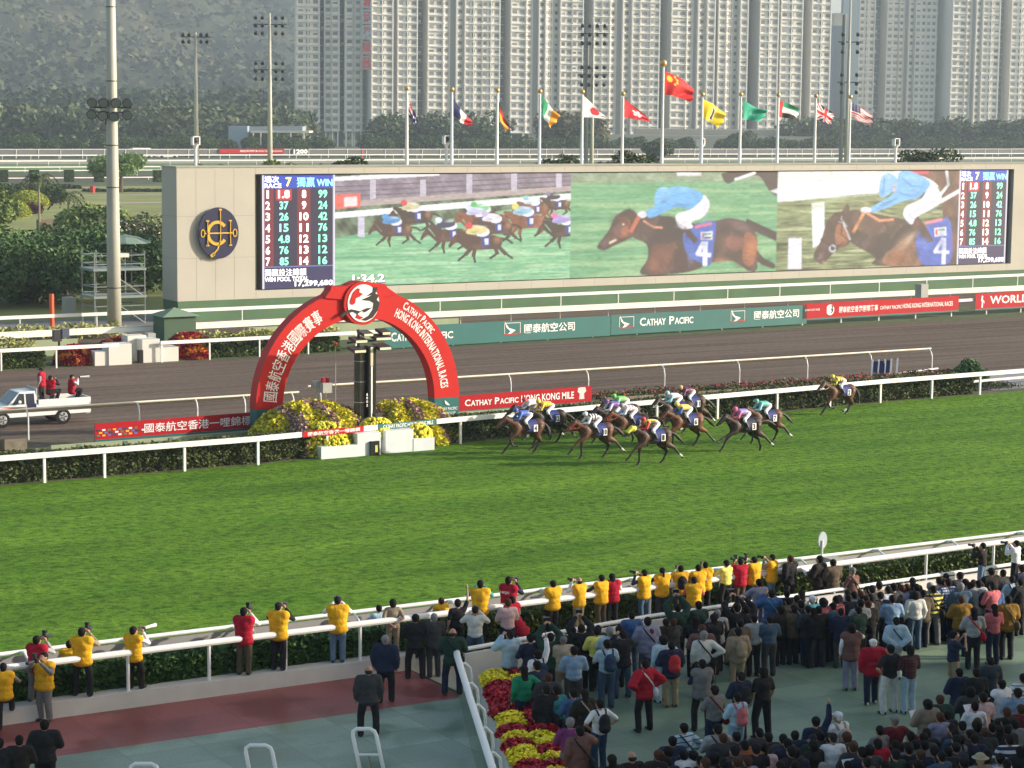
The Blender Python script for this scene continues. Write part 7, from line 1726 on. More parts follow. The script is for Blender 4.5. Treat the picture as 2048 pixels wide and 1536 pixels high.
# --- public terrace crowd
CR = 'spectators on the public terrace'
crowd = [
(A5, 530, 498, 'C n s Dc N', 'pale blue hooded top beside the far end of the flower trough'),
(A5, 683, 521, 'F n s LN K', 'navy top right of the pale blue hood'),
(A5, 835, 516, 'H n s Jf d !', 'dark green jacket holding a camera overhead'),
(A5, 935, 541, 'F n kG JE e', 'beige jacket and grey cap'),
(A5, 1070, 452, 'H n s JK K !', 'black jacket raising a phone beside the grey cap'),
(A5, 1185, 471, 'F n s Ly K', 'yellow green shirt at the barrier'),
(A5, 1285, 469, 'F n g Tc N', 'short sleeved pale blue shirt and greying hair at the barrier'),
(A5, 1265, 566, 'F n s Tc j #D', 'light blue t-shirt with dark straps and jeans'),
(A5, 1385, 496, 'C w s JK j', 'black leather jacket and faded jeans'),
(A5, 1452, 352, 'F n s JB J', 'blue denim jacket pressed to the barrier', dict(z0=.25)),
(A5, 1572, 396, 'F n s Jv j /K', 'lilac grey jacket with a dark strap at the barrier', dict(z0=.15)),
(A5, 1015, 616, 'F n s Lb d', 'blue grey sweater and dark trousers'),
(A5, 740, 640, 'R n f LW K #D', 'white shirt with one arm raised among the dark jackets'),
(A5, 735, 726, 'F n s TN K', 'small navy top behind the green sweater'),
(A5, 635, 762, 'J n l LF N', 'long haired figure in a bright green sweater beside the flowers'),
(A5, 820, 820, 'F n c Jd K', 'dark jacket and brown hair in front of the blue grey sweater'),
(A5, 806, 912, 'E n s JK K /K', 'black suit carrying a big black bag beside the flower bed'),
(A5, 885, 915, 'F n s Tt N', 'teal top half hidden by the black suit'),
(A5, 1010, 936, 'F n s LB N', 'plain mid blue shirt in front of the long dark hair'),
(A5, 1094, 942, 'F n l Jn K /E', 'very long dark wavy hair and dark brown coat'),
(A5, 985, 1156, 'F n g LV G', 'purple cardigan and grey hair near the lower edge'),
(A5, 1060, 1221, 'E n s Jm K /K', 'brown jacket with one hand to the head near the lower edge'),
(A5, 1210, 1016, 'K n s TW D #K', 'white t-shirt and big black backpack, hands on hips'),
(A5, 1552, 716, 'K w s DR K /W', 'bright red hooded jacket and black trousers standing apart'),
(A5, 1300, 1436, 'F n l LK K', 'black hair at the lower edge left of the bald head'),
(A5, 1452, 1412, 'F n b Ln K', 'balding head at the lower edge'),
(A6, 310, 530, 'F n s Dn N', 'dark hooded top left of the raised phone'),
(A6, 390, 432, 'H n s Jf d !', 'bottle green jacket leaning on the barrier with a raised phone', dict(z0=.2)),
(A6, 530, 414, 'F n s Jf N', 'grey green jacket leaning over the barrier', dict(z0=.1)),
(A6, 290, 645, 'J n f Dc c', 'white and pale blue hooded top with light jeans'),
(A6, 348, 684, 'F n s DN k #r', 'navy jacket with a red and grey backpack, khaki trousers'),
(A6, 555, 572, 'F n c Jm K', 'dull pink brown jacket behind the old man with a cane'),
(A6, 565, 613, 'J w g Lw d /K', 'white jacket with a black strap and grey hair, holding a cane'),
(A6, 630, 500, 'F n l JK K', 'long black hair and black coat'),
(A6, 655, 471, 'F n g Jg K', 'grey hair and light grey jacket behind the long black hair'),
(A6, 705, 416, 'F n s JK K', 'black jacket left of the raised camera'),
(A6, 790, 431, 'H n s LK K !', 'black sweater with a white collar, camera raised with both hands'),
(A6, 853, 446, 'H n s JK K', 'black jacket showing a white shirt hem, both arms up'),
(A6, 797, 593, 'S n s Je k #k', 'beige jacket with a small khaki backpack'),
(A6, 905, 505, 'F n s LtG K'.replace('LtG', 'Lg'), 'pale grey sweater behind the black jackets'),
(A6, 937, 263, 'A n s Lv v', 'grey checked shirt standing on the barrier step', dict(z0=.35)),
(A6, 1022, 337, 'C w s JB J /C', 'blue jacket and light blue jeans seen in full in the front row', dict(z0=.1)),
(A6, 1125, 338, 'F n s JK K', 'black jacket right of the blue jacket and jeans'),
(A6, 1225, 338, 'F n l Lg K', 'long black hair over a grey top at the barrier'),
(A6, 1300, 376, 'F n kW TC N', 'white cap and turquoise shirt at the barrier'),
(A6, 1220, 408, 'F n s JN K /k', 'navy jacket with a thin strap in the dark cluster'),
(A6, 1368, 392, 'F n f LRKt K'.replace('LRKt', 'LP'), 'pinkish red top and curly dark hair at the barrier'),
(A6, 1340, 446, 'F w s Jn d', 'brown black jacket with white shoes in the dark cluster'),
(A6, 555, 806, 'F w s VGN K', 'grey body warmer over navy sleeves, black trousers'),
(A6, 638, 983, 'F n s TG N /M', 'grey t-shirt with arms folded and a dark red bag'),
(A6, 815, 891, 'F n s JN K #K', 'navy jacket with a striped bag hanging on the shoulder'),
(A6, 792, 1032, 'F n s Lc b #P', 'pale blue shirt with a pink red backpack'),
(A6, 965, 860, 'S w f TK K', 'black shirt and black trousers, tallest in the open area'),
(A6, 430, 1236, 'J n s LcNt N /D', 'light blue sweater with thin dark stripes near the lower edge'),
(A6, 660, 1241, 'F n s Lg d /K', 'grey sweater with a dark bag across, near the lower edge'),
(A6, 1320, 1192, 'R n s LN K', 'navy top with one arm stretched high'),
(A6, 1100, 1309, 'F n s Jd K =', 'dark jacket holding a white paper, alone by the lower edge'),
(A6, 842, 1351, 'E n s JO K', 'rust brown jacket at the lower edge'),
(A6, 772, 1386, 'F n s Jd K', 'dark head just left of the rust brown jacket'),
(A6, 918, 1372, 'F n s LK K', 'small black haired head right of the rust brown jacket'),
(A6, 977, 1372, 'F n p Lp K', 'black ponytail over a pale pink top'),
(A6, 1158, 1392, 'F n s JK K', 'black haired head left of the dark green jacket with cap'),
(A6, 1302, 1312, 'J n kK Jf K', 'dark green jacket and black cap pointing left'),
(A6, 1185, 1400, 'F n s LN K', 'round dark head close to the black cap'),
(A6, 325, 1392, 'F n s LN K', 'navy top at the lower edge beside the striped sweater'),
(A6, 258, 1416, 'F n c Jn K', 'brown hair at the lower edge, left of the navy top'),
(A6, 430, 1416, 'F n s VWK K #K', 'white top with black straps at the lower edge'),
(A6, 292, 1500, 'F n s LK K', 'dark head at the very bottom under the brown hair'),
(A6, 575, 1470, 'F n c Jd K', 'brown head at the very bottom left of the bag across grey sweater'),
(A6, 700, 1468, 'F n s JK K', 'black head at the very bottom below the grey sweater'),
(A6, 790, 1462, 'F n c Ln K', 'dark brown head at the very bottom below the rust jacket'),
(A6, 1080, 1492, 'F n s LK K', 'black head at the very bottom below the paper holder'),
(A6, 1180, 1494, 'F n s Ld K', 'another black head at the bottom, next to the right one'),
(A7, 440, 281, 'F n s LE K', 'cream shirt and black hair at the barrier on the right'),
(A7, 368, 311, 'F n s TW K', 'bright white t-shirt at the barrier, left group'),
(A7, 392, 306, 'F n s Jd K', 'dark jacket just behind the bright white t-shirt'),
(A7, 230, 336, 'F n s Jg d /K', 'light grey jacket with a dark diagonal strap'),
(A7, 322, 348, 'F n c Lb K', 'reddish brown hair and blue shirt beside the light grey jacket'),
(A7, 150, 377, 'F n s LRKp N', 'red and black checked shirt'),
(A7, 60, 392, 'F n s LtKx K'.replace('LtKx', 'Lt'), 'teal shirt left of the red checked shirt'),
(A7, 33, 446, 'F n s Jn d', 'dark brown jacket below the teal shirt'),
(A7, 300, 450, 'F n s Jf K', 'dark olive jacket in front of the light grey jacket'),
(A7, 315, 402, 'F n s Lg K /K', 'pale green grey shirt with a strap, partly hidden'),
(A7, 366, 408, 'F n c Jn K', 'brown hair and dark brown jacket behind the olive jacket'),
(A7, 500, 312, 'F n s DL K', 'white and blue hooded jacket at the barrier'),
(A7, 530, 371, 'F n s Lb N', 'light blue shirt tucked into navy trousers'),
(A7, 566, 289, 'F n s Lv K', 'lilac striped shirt behind the light blue shirt'),
(A7, 538, 292, 'F n s Ld K', 'dark head just left of the lilac striped shirt'),
(A7, 665, 255, 'F n l JK K', 'long brown black hair and black top at the barrier'),
(A7, 686, 346, 'S n f Lw j', 'white long sleeved top and jeans'),
(A7, 806, 308, 'F w s LyKs G /K', 'yellow green and black striped sweater'),
(A7, 782, 287, 'F n g Lg K', 'greying head behind the striped sweater'),
(A7, 845, 251, 'F n s LT K', 'cream top at the barrier behind the striped sweater'),
(A7, 890, 226, 'F n s Lg K', 'short black hair and pale grey top at the far barrier'),
(A7, 905, 262, 'F n s LWBp N', 'white and blue checked shirt'),
(A7, 985, 216, 'F n s Jd K', 'charcoal jacket and crew cut at the barrier'),
(A7, 990, 291, 'F n g Jj K', 'blue grey jacket in front of the crew cut'),
(A7, 1050, 286, 'F n s LE K', 'beige top between the blue grey jacket and grey hood'),
(A7, 1110, 271, 'F n s Dg K #K', 'grey hooded top with a black backpack'),
(A7, 995, 377, 'F n c Jo N', 'mustard brown jacket and red brown hair, left of the white top'),
(A7, 1080, 456, 'F n l Lg K /R', 'long black hair, grey and white top with a bright red bag'),
(A7, 1205, 286, 'F n s LP N', 'salmon red sweater'),
(A7, 1216, 432, 'F n l LP N', 'long hair over a pink sweater and jeans'),
(A7, 1310, 377, 'F n s Jo K /Z', 'mustard brown jacket near the right edge'),
(A7, 1335, 241, 'F n s Tc K #D', 'pale blue t-shirt with a navy backpack'),
(A7, 1275, 201, 'F n s Jd K', 'dark head at the far barrier left of the white shirt'),
(A7, 1195, 189, 'F n s Jn K', 'dark head right of the raised brown photographer'),
(A7, 1402, 171, 'F n s JN K', 'navy jacket at the right edge by the barrier'),
(A7, 1392, 262, 'F n s JK K', 'black coat at the right edge behind the mustard jacket'),
(A7, 555, 521, 'B n s Dc w /K', 'white and blue hooded top, hands clasped behind the back'),
(A7, 255, 566, 'E n f VmW v', 'brown grey body warmer over a pale shirt, grey trousers'),
(A7, 400, 669, 'J s kW DR NW', 'white cap and bright red jacket with navy trousers'),
(A7, 515, 706, 'K w s TK w', 'black polo shirt and pale khaki trousers, hands on hips'),
(A7, 648, 713, 'F n f LMKp c', 'dark red checked shirt and pale jeans'),
(A7, 1190, 790, 'F n s JfNp K', 'dark green and navy checked jacket'),
(A7, 980, 866, 'F w s JN K', 'broad navy jacket bending forward'),
(A7, 1095, 867, 'F n s JK K', 'black jacket between the navy and checked jackets'),
(A7, 1265, 943, 'F n s VWK K', 'white top with dark sleeves and a black leaf emblem on the back'),
(A7, 1412, 901, 'F n s LWNt K', 'white and navy striped top at the right edge'),
(A7, 1055, 991, 'F n f Jd K', 'dark grey jacket in front of the black jacket'),
(A7, 1140, 1031, 'F n s Lp K =', 'pale pink top left of the leaf emblem'),
(A7, 850, 1046, 'F n c Jf K =', 'red brown hair and dark green coat'),
(A7, 766, 1076, 'F n f De K =', 'light brown hooded top holding a paper'),
(A7, 1085, 1091, 'F n s LW K', 'long sleeved white top seen from behind'),
(A7, 165, 1159, 'F n kW LW K #E', 'white cap and white shirt near the lower edge'),
(A7, 545, 1186, 'J n kG LM K', 'patterned grey cap and dark red sweater'),
(A7, 443, 1253, 'F n s LG K', 'grey top left of the patterned cap'),
(A7, 1300, 1131, 'F n c Jn K', 'brown hair and black coat below the leaf emblem'),
(A7, 1375, 1000, 'F n s Lb K', 'pale blue sleeve at the right edge below the striped top'),
(A7, 1395, 1110, 'F n c JM K', 'brown hair and dark red jacket at the right edge'),
(A7, 1097, 1216, 'F n f Jd K', 'large round black hair in front of the white top'),
(A7, 1290, 1196, 'F n s Jf K', 'dark head right of the large round hair'),
(A7, 1320, 1311, 'F n s LWNs K', 'white and navy striped jumper near the lower right'),
(A7, 130, 1301, 'F n kK LW K', 'black cap over a white top at the lower edge'),
(A7, 218, 1301, 'F n c Jf K =', 'grey brown hair and green grey jacket with a paper'),
(A7, 325, 1396, 'F n s LN K =', 'navy top at the bottom, left of the red knitted vest'),
(A7, 430, 1341, 'F n s VRW K', 'red knitted vest over white sleeves'),
(A7, 375, 1382, 'F n s Ld K', 'dark head tucked behind the red knitted vest'),
(A7, 740, 1302, 'F n s Jd K =', 'black hair and charcoal jacket below the light brown hood'),
(A7, 760, 1270, 'F n s Ln K', 'dark head touching the light brown hood'),
(A7, 650, 1291, 'F n s Jn K', 'dark brown jacket right of the dark red sweater'),
(A7, 550, 1411, 'F n s Lf K', 'dark green top at the bottom below the patterned cap'),
(A7, 640, 1376, 'F n s LK K', 'black top at the bottom between two brown heads'),
(A7, 720, 1416, 'F n c Jn K', 'wavy brown hair at the bottom'),
(A7, 812, 1386, 'F n s TN K', 'navy t-shirt at the bottom'),
(A7, 960, 1316, 'F n s LG K #K', 'grey top with a black strap near the tan hat'),
(A7, 930, 1240, 'F n s Ld K', 'dark hair above the grey top with black strap'),
(A7, 860, 1425, 'F n s Lj K', 'dark blue top at the bottom left of the tan hat'),
(A7, 905, 1395, 'F n s JK K', 'black coat right behind the dark blue top'),
(A7, 1125, 1442, 'F n h Lk K', 'wide tan sun hat at the bottom'),
(A7, 1170, 1412, 'F n s Jn K', 'dark hair right behind the tan sun hat'),
(A7, 1255, 1440, 'F n s LvWp K', 'lilac checked shirt near the lower right corner'),
(A7, 1392, 1392, 'F n f JK K', 'big black head in the lower right corner'),
(A7, 40, 1290, 'F n s Jf K', 'dark green jacket right of the raised arm'),
(A7, 60, 1500, 'F n g Ld K', 'greying head at the very bottom below the black cap'),
(A7, 230, 1490, 'F n s LK K', 'black head at the bottom below the green grey jacket'),
(A7, 480, 1490, 'F n s Ln K', 'dark brown head at the very bottom below the red knitted vest'),
(A7, 700, 1485, 'F n s JK K', 'black coat at the very bottom below the wavy hair'),
(A7, 1010, 1470, 'F n s LN K', 'navy top at the very bottom beside the tan hat'),
(A7, 1300, 1480, 'F n s Jd K', 'charcoal coat at the very bottom by the checked shirt'),
]
for it in crowd:
    A, x, y, spec, lab = it[:5]; kw = dict(it[5]) if len(it) > 5 else {}
    big = A is A7 and y > 1280 or A is A6 and y > 1330
    kw.setdefault('h', 1.64+.14*((int(x*13+y*7) % 10)/10))
    person(*A(x, y), spec, 'person in a '+lab if not lab.startswith(('long haired figure', 'old')) else lab, group=CR, **kw)
person(*A7(945, 611), 'C w s TN xk', 'person turned towards the right with hands at the mouth, khaki shorts', yaw=-110, h=1.7, group=CR)
# people packed in so tightly that only dark hair and shoulders show
rf = random.Random(4); k_ = 0
fill = [(1150+i*24+rf.uniform(-9, 9), 1262-i*2.6+rf.uniform(-10, 16)) for i in range(0, 26, 2)]+[(1560+i*17+rf.uniform(-6, 6), 1200-i*2+rf.uniform(-8, 22)) for i in range(26)]+[(1330+i*24+rf.uniform(-9, 9), 1490+rf.uniform(-34, 26)) for i in range(28)]+[(1880+i*15, 1440+rf.uniform(-20, 20)) for i in range(11)]
for (u_, v_) in fill:
    if u_ > 2045: continue
    person(u_, v_, rf.choice(['F n s LN K', 'F n s JK K', 'F n c Jd K', 'F n f Jn K', 'F n s Jd N', 'F n l LK K', 'F n s JN d', 'F n s Lj d', 'F n s JG K', 'F n c Lv K', 'F n s JZ K', 'F n s JB d']), 'dark haired person packed into the crowd, mostly hidden by others', group='dark haired people hidden in the crowd', h=1.62)
# cane and emblem
p_ = [q for q in people if 'holding a cane' in q['label']][0]
t = p_.location; b = MB().tube([(t.x+.33, t.y-.1, 0), (t.x+.33, t.y-.08, .85), (t.x+.31, t.y-.02, .9), (t.x+.29, t.y-.1, .88)], .014, 6).build('cane', mat('cane_wood', (.25, .10, .04), .5)); tag(b, 'thin brown cane of the grey haired man in the white jacket', 'cane')
p_ = [q for q in people if 'leaf emblem on the back' in q['label']][0]
lf = MB()
for a in (-28, 0, 28): 
    ca, sa = math.cos(R_(a)), math.sin(R_(a)); lf.add([(x*ca+z*sa, -.190, 1.25+z*ca-x*sa) for x, z in ((0, 0), (.028, .05), (0, .12), (-.028, .05))], [(0, 1, 2, 3)])
lf.build('emblem', m_ink, p_)

# ================================================================== HORSES
def horse_prims(pose):
    P_ = [('e', (.0, 0, 1.20), (.66, .275, .315)), ('e', (-.48, 0, 1.20), (.34, .245, .34)), ('e', (.58, 0, 1.27), (.36, .255, .30)), ('e', (-.33, 0, 1.42), (.28, .13, .14)), ('e', (.35, 0, 1.30), (.4, .2, .22))]
    nk = [(-.55, 0, 1.34), (-.80, 0, 1.50), (-1.08, 0, 1.64)]
    P_ += [('c', nk[0], nk[1], .235, .17), ('c', nk[1], nk[2], .17, .115), ('c', (-.60, 0, 1.18), (-.98, 0, 1.52), .18, .10)]
    P_ += [('c', (-1.12, 0, 1.65), (-1.30, 0, 1.51), .108, .085), ('c', (-1.30, 0, 1.51), (-1.50, 0, 1.34), .082, .058), ('e', (-1.17, 0, 1.56), (.10, .07, .11)), ('e', (-1.515, 0, 1.325), (.062, .055, .055))]
    for s in (-1, 1): P_.append(('c', (-1.07, s*.06, 1.73), (-1.05, s*.075, 1.86), .034, .016))
    F1 = {'A': [(-.62, .98), (-1.00, .80), (-1.26, .52), (-1.44, .34)], 'B': [(-.62, .98), (-.92, .78), (-.78, .48), (-.60, .44)], 'C': [(-.62, .98), (-1.02, .86), (-1.34, .72), (-1.50, .62)]}[pose]
    F2 = {'A': [(-.56, .95), (-.64, .56), (-.62, .20), (-.70, .06)], 'B': [(-.56, .95), (-.72, .56), (-.98, .28), (-1.10, .14)], 'C': [(-.56, .95), (-.88, .64), (-1.08, .30), (-1.20, .16)]}[pose]
    H1 = {'A': [(.52, .92), (.98, .70), (1.24, .42), (1.40, .28)], 'B': [(.42, .88), (.66, .58), (.30, .36), (.14, .26)], 'C': [(.56, .92), (1.04, .66), (1.34, .38), (1.50, .26)]}[pose]
    H2 = {'A': [(.45, .88), (.82, .54), (.66, .20), (.54, .07)], 'B': [(.46, .88), (.82, .58), (.60, .20), (.48, .08)], 'C': [(.48, .88), (.90, .54), (1.02, .20), (1.00, .06)]}[pose]
    feet = []
    for (pts, y, r) in ((F1, -.13, (.13, .070, .046, .050)), (F2, .13, (.13, .070, .046, .050)), (H1, -.14, (.185, .080, .048, .052)), (H2, .14, (.185, .080, .048, .052))):
        q = [(a, y, b) for a, b in pts]
        root = (-.50, y*.8, 1.18) if pts in (F1, F2) else (.60, y*.9, 1.22)
        P_ += [('c', root, q[0], .15 if pts in (F1, F2) else .205, r[0]), ('c', q[0], q[1], r[0], r[1]), ('c', q[1], q[2], r[1]*.78, r[2]), ('e', q[2], (r[2]*1.35,)*3), ('c', q[2], q[3], r[2], r[3])]
        feet.append((q[2], q[3]))
    return P_, feet
_hm = {}
def horse_meshes(pose):
    if pose in _hm: return _hm[pose]
    P_, feet = horse_prims(pose)
    body = solid('racehorse', P_, .03, 3)
    mane = solid('mane', [('c', (-.42, 0, 1.52), (-.80, 0, 1.66), .045, .05), ('c', (-.80, 0, 1.66), (-1.06, 0, 1.78), .05, .04), ('c', (-1.06, 0, 1.78), (-1.20, 0, 1.72), .035, .022)], .025, 2)
    tl = {'A': [(.92, 0, 1.34), (1.14, .02, 1.24), (1.40, .05, 1.02), (1.62, .06, .84)], 'B': [(.92, 0, 1.34), (1.08, .02, 1.20), (1.20, .04, .92), (1.24, .05, .62)], 'C': [(.92, 0, 1.34), (1.2, .02, 1.36), (1.5, .05, 1.26), (1.78, .06, 1.1)]}[pose]
    tail = solid('tail', [('c', tl[0], tl[1], .045, .06), ('c', tl[1], tl[2], .065, .08), ('c', tl[2], tl[3], .08, .03)], .028, 2)
    h = MB()
    for a, b in feet: 
        a, b = V3(a), V3(b); d = (b-a).normalized(); h.tube([b-d*.01, b+d*.07], [.045, .058], 9)
    hoof = h.mesh('hooves')
    sk = MB()
    a, b = feet[2]; a, b = V3(a), V3(b); sk.tube([a-(b-a)*.1, b], [.05, .05], 9); sock = sk.mesh('white_sock')
    # saddle cloth wraps the back
    c = MB(); ys = np.linspace(-1, 1, 13)
    ring = []
    for t_ in ys:
        a_ = t_*R_(118); ring.append((math.sin(a_)*.305, 1.20+math.cos(a_)*.35))
    n_ = len(ring)
    for x in (-.16, .02, .22, .40): pass
    X4 = (-.14, .04, .24, .42); vs = [(x, y, z+(.03 if x < 0 else 0)) for x in X4 for y, z in ring]; fs = [(i*n_+j, i*n_+j+1, (i+1)*n_+j+1, (i+1)*n_+j) for i in range(3) for j in range(n_-1)]
    c.add(vs, fs); clo = c.mesh('saddle_cloth', True)
    br = MB()
    for y in (-1, 1): br.tube([(-1.06, y*.10, 1.66), (-1.22, y*.098, 1.50), (-1.40, y*.075, 1.36)], .014, 5); br.tube([(-1.40, y*.08, 1.37), (-1.0, y*.16, 1.42), (-.72, y*.12, 1.58)], .012, 5)
    br.tube([(-1.36, -.09, 1.42), (-1.33, 0, 1.55), (-1.36, .09, 1.42), (-1.40, 0, 1.33), (-1.36, -.09, 1.42)], .015, 5)
    brid = br.mesh('bridle')
    _hm[pose] = (body, mane, tail, hoof, sock, clo, brid); return _hm[pose]
def coat(name, c, dark=(.012, .010, .010)):
    if name in MATS: return MATS[name]
    m = mat(name, c, .48, var=.3, scale=2.6, spec=.35); n = m.node_tree.nodes; l = m.node_tree.links; p = n['Principled BSDF']
    tc = n.new('ShaderNodeTexCoord'); sp = n.new('ShaderNodeSeparateXYZ'); l.new(tc.outputs['Object'], sp.inputs[0])
    mr = n.new('ShaderNodeMapRange'); mr.inputs['From Min'].default_value = .50; mr.inputs['From Max'].default_value = .78; l.new(sp.outputs[2], mr.inputs['Value'])
    mx = n.new('ShaderNodeMix'); mx.data_type = 'RGBA'; src = p.inputs['Base Color'].links[0].from_socket; mx.inputs['A'].default_value = (*dark, 1); l.new(mr.outputs['Result'], mx.inputs['Factor']); l.new(src, mx.inputs['B']); l.new(mx.outputs['Result'], p.inputs['Base Color'])
    return m
coats = dict(bay=coat('coat_bay', (.090, .036, .018)), dark=coat('coat_dark_bay', (.030, .016, .012)), brown=coat('coat_brown', (.052, .024, .015)), chest=coat('coat_chestnut', (.13, .046, .018)))
m_mane = mat('mane_black', (.012, .010, .009), .6)
_jm = {}
JY = .0
def jockey_meshes():
    if _jm: return _jm
    sh = {1: V3((-.36, .16, 1.86)), -1: V3((-.36, -.16, 1.86))}; hp = {1: V3((.16, .10, 1.74)), -1: V3((.16, -.10, 1.74))}; kn = {s: V3((-.22, s*.26, 1.52)) for s in (1, -1)}; an = {s: V3((-.02, s*.31, 1.17)) for s in (1, -1)}
    el = {s: V3((-.52, s*.22, 1.62)) for s in (1, -1)}; wr = {s: V3((-.74, s*.10, 1.60)) for s in (1, -1)}; hd = V3((-.55, 0, 1.97))
    B_ = [('e', hd, (.095, .078, .11)), ('c', hd+V3((-.10, 0, -.01)), hd+V3((-.112, 0, -.04)), .012, .018), ('c', (-.40, 0, 1.88), hd, .058, .055), ('c', (-.34, 0, 1.84), (.12, 0, 1.76), .13, .14)]
    S_ = [('c', (-.33, 0, 1.84), (.0, 0, 1.83), .155, .15), ('c', sh[1], sh[-1], .075, .075), ('c', (.0, 0, 1.83), (.13, 0, 1.77), .14, .13)]
    A_ = []; L_ = [('e', (.17, 0, 1.75), (.14, .16, .13))]; T_ = []
    for s in (1, -1):
        B_ += [('c', sh[s], el[s], .05, .04), ('c', el[s], wr[s], .038, .03), ('e', wr[s]+V3((-.05, 0, 0)), (.045, .03, .035)), ('c', hp[s], kn[s], .08, .06), ('c', kn[s], an[s], .055, .04), ('c', an[s], an[s]+V3((-.13, 0, -.04)), .036, .03)]
        for j in range(4): B_.append(('c', wr[s]+V3((-.08, s*.0, .018-.013*j)), wr[s]+V3((-.125, -s*.018, .012-.013*j)), .011, .010))
        A_ += [('c', sh[s], el[s], .072, .062), ('c', el[s], el[s].lerp(wr[s], .92), .06, .045)]
        L_ += [('c', hp[s], kn[s], .098, .078), ('c', kn[s], kn[s].lerp(an[s], .3), .075, .066)]
        T_ += [('c', kn[s].lerp(an[s], .3), an[s], .063, .055), ('c', an[s], an[s]+V3((-.15, 0, -.04)), .052, .04)]
    H_ = [('e', hd+V3((.01, 0, .035)), (.125, .105, .105)), ('e', hd+V3((-.12, 0, .02)), (.06, .07, .012))]
    _jm.update(body=solid('person', B_, .022, 3), silks=solid('silks', S_, .026, 3), sleeves=solid('sleeves', A_, .024, 2), breeches=solid('breeches', L_, .026, 3), boots=solid('boot_pair', T_, .024, 2), helmet=solid('helmet', H_, .022, 2))
    return _jm
def runner(u, v, ct, pose, num, silk, sleeve, cap, hlab, jlab, yaw=0, sock=True, hood=None, mx_=0, bz=0, cloth_c=None, sc=.98):
    p = at(u, v, 0)
    body, mane, tail, hoof, sk, clo, brid = horse_meshes(pose)
    h = link('racehorse', body, coats[ct]); h.location = (p.x, p.y, .0); h.rotation_euler = (0, 0, R_(yaw)); h.scale = (sc, sc, sc)
    link('mane', mane, m_mane, h); link('tail', tail, m_mane, h); link('hooves', hoof, m_black, h)
    if sock: link('white_sock', sk, cloth('w'), h)
    link('bridle', brid, {0: m_dark, 1: mat('bridle_red', (.55, .06, .03), .5), 2: mat('bridle_white', (.6, .6, .6), .5)}[bz], h)
    cl = link('saddle_cloth', clo, cloth_c or mat('cloth_royal', (.012, .025, .17), .7), h)
    mb = MB(); mb.box(.20, .41, -.316, -.308, 1.04, 1.34); mb_o = mb.build('number_panel', m_txt, cl)
    V_, F_, asp = letters(num, .04); w = .13 if len(num) == 1 else .19; nb = MB(); nb.add([(.295-w/2+w*q[0], -.322, 1.07+.24*q[1]) for q in V_], F_); nb.build('number', m_ink, mb_o)
    mb_o.location = (0, .0, 0)
    if hood: 
        hm = solid('hood', [('c', (-1.12, 0, 1.65), (-1.33, 0, 1.49), .128, .10), ('c', (-1.0, 0, 1.60), (-1.12, 0, 1.65), .14, .13)], .026, 2); link('hood', hm, hood, h)
    tag(h, hlab, 'horse', 'racehorses in the pack')
    J = jockey_meshes(); j = link('person', J['body'], m_skin); j.location = h.location+Vector((0, 0, 0)); j.rotation_euler = h.rotation_euler; j.scale = h.scale
    link('silks', J['silks'], silk, j); link('sleeves', J['sleeves'], sleeve, j); link('breeches', J['breeches'], cloth('W'), j); link('boots', J['boots'], m_black, j); link('helmet', J['helmet'], cap, j)
    tag(j, jlab, 'jockey', 'jockeys riding in the race')
SK = lambda nm, c: mat('silk_'+nm, c, .45)
sb, sy, sw, sr, sg_, sp_, st_, sk_ = SK('blue', (.06, .14, .48)), SK('yellow', (.82, .68, .06)), SK('white', (.75, .75, .8)), SK('red', (.62, .02, .04)), SK('green', (.16, .55, .12)), SK('purple', (.17, .08, .35)), SK('teal', (.08, .45, .40)), SK('black', (.02, .02, .04))
slb, spk, syl = SK('lightblue', (.30, .60, .70)), SK('pink', (.75, .10, .25)), SK('violet', (.28, .20, .55))
CC['1'] = (.82, .68, .06); CC['2'] = (.02, .02, .02); CC['3'] = (.62, .03, .04); CC['4'] = (.75, .75, .8); CC['5'] = (.03, .03, .08)
def stripes(nm, a, b, ax, fr, thr):
    key = 'silk_'+nm
    if key in MATS: return MATS[key]
    m = bpy.data.materials.new(key); m.use_nodes = True; n = m.node_tree.nodes; l = m.node_tree.links; p = n['Principled BSDF']; p.inputs['Roughness'].default_value = .45
    tc = n.new('ShaderNodeTexCoord'); sp = n.new('ShaderNodeSeparateXYZ'); l.new(tc.outputs['Object'], sp.inputs[0])
    q = n.new('ShaderNodeMath'); q.operation = 'MULTIPLY'; q.inputs[1].default_value = fr; l.new(sp.outputs[ax], q.inputs[0]); q2 = n.new('ShaderNodeMath'); q2.operation = 'FRACT'; l.new(q.outputs[0], q2.inputs[0]); q3 = n.new('ShaderNodeMath'); q3.operation = 'GREATER_THAN'; q3.inputs[1].default_value = thr; l.new(q2.outputs[0], q3.inputs[0])
    mx = n.new('ShaderNodeMix'); mx.data_type = 'RGBA'; mx.inputs['A'].default_value = (*a, 1); mx.inputs['B'].default_value = (*b, 1); l.new(q3.outputs[0], mx.inputs['Factor']); l.new(mx.outputs['Result'], p.inputs['Base Color']); MATS[key] = m; return m
s_ys = stripes('yellow_red_spots', (.82, .68, .06), (.5, .08, .03), 0, 9, .72); s_bw = stripes('black_white', (.03, .03, .06), (.75, .75, .8), 0, 7, .55)
s_rw = stripes('white_red', (.75, .75, .8), (.62, .03, .05), 0, 6, .72); s_yk = stripes('yellow_black', (.82, .70, .08), (.02, .02, .02), 0, 8, .6); s_ykz = stripes('yellow_black_long', (.82, .70, .08), (.03, .02, .02), 1, 9, .6)
G0 = lambda x, y: at(980+x/6.827, 790+y/6.827)
runner(1052, 909, 'bay', 'B', '4', sb, sb, sb, 'leading dark bay racehorse with number 4 on a blue cloth', 'jockey in plain blue silks on the leading horse', sock=False)
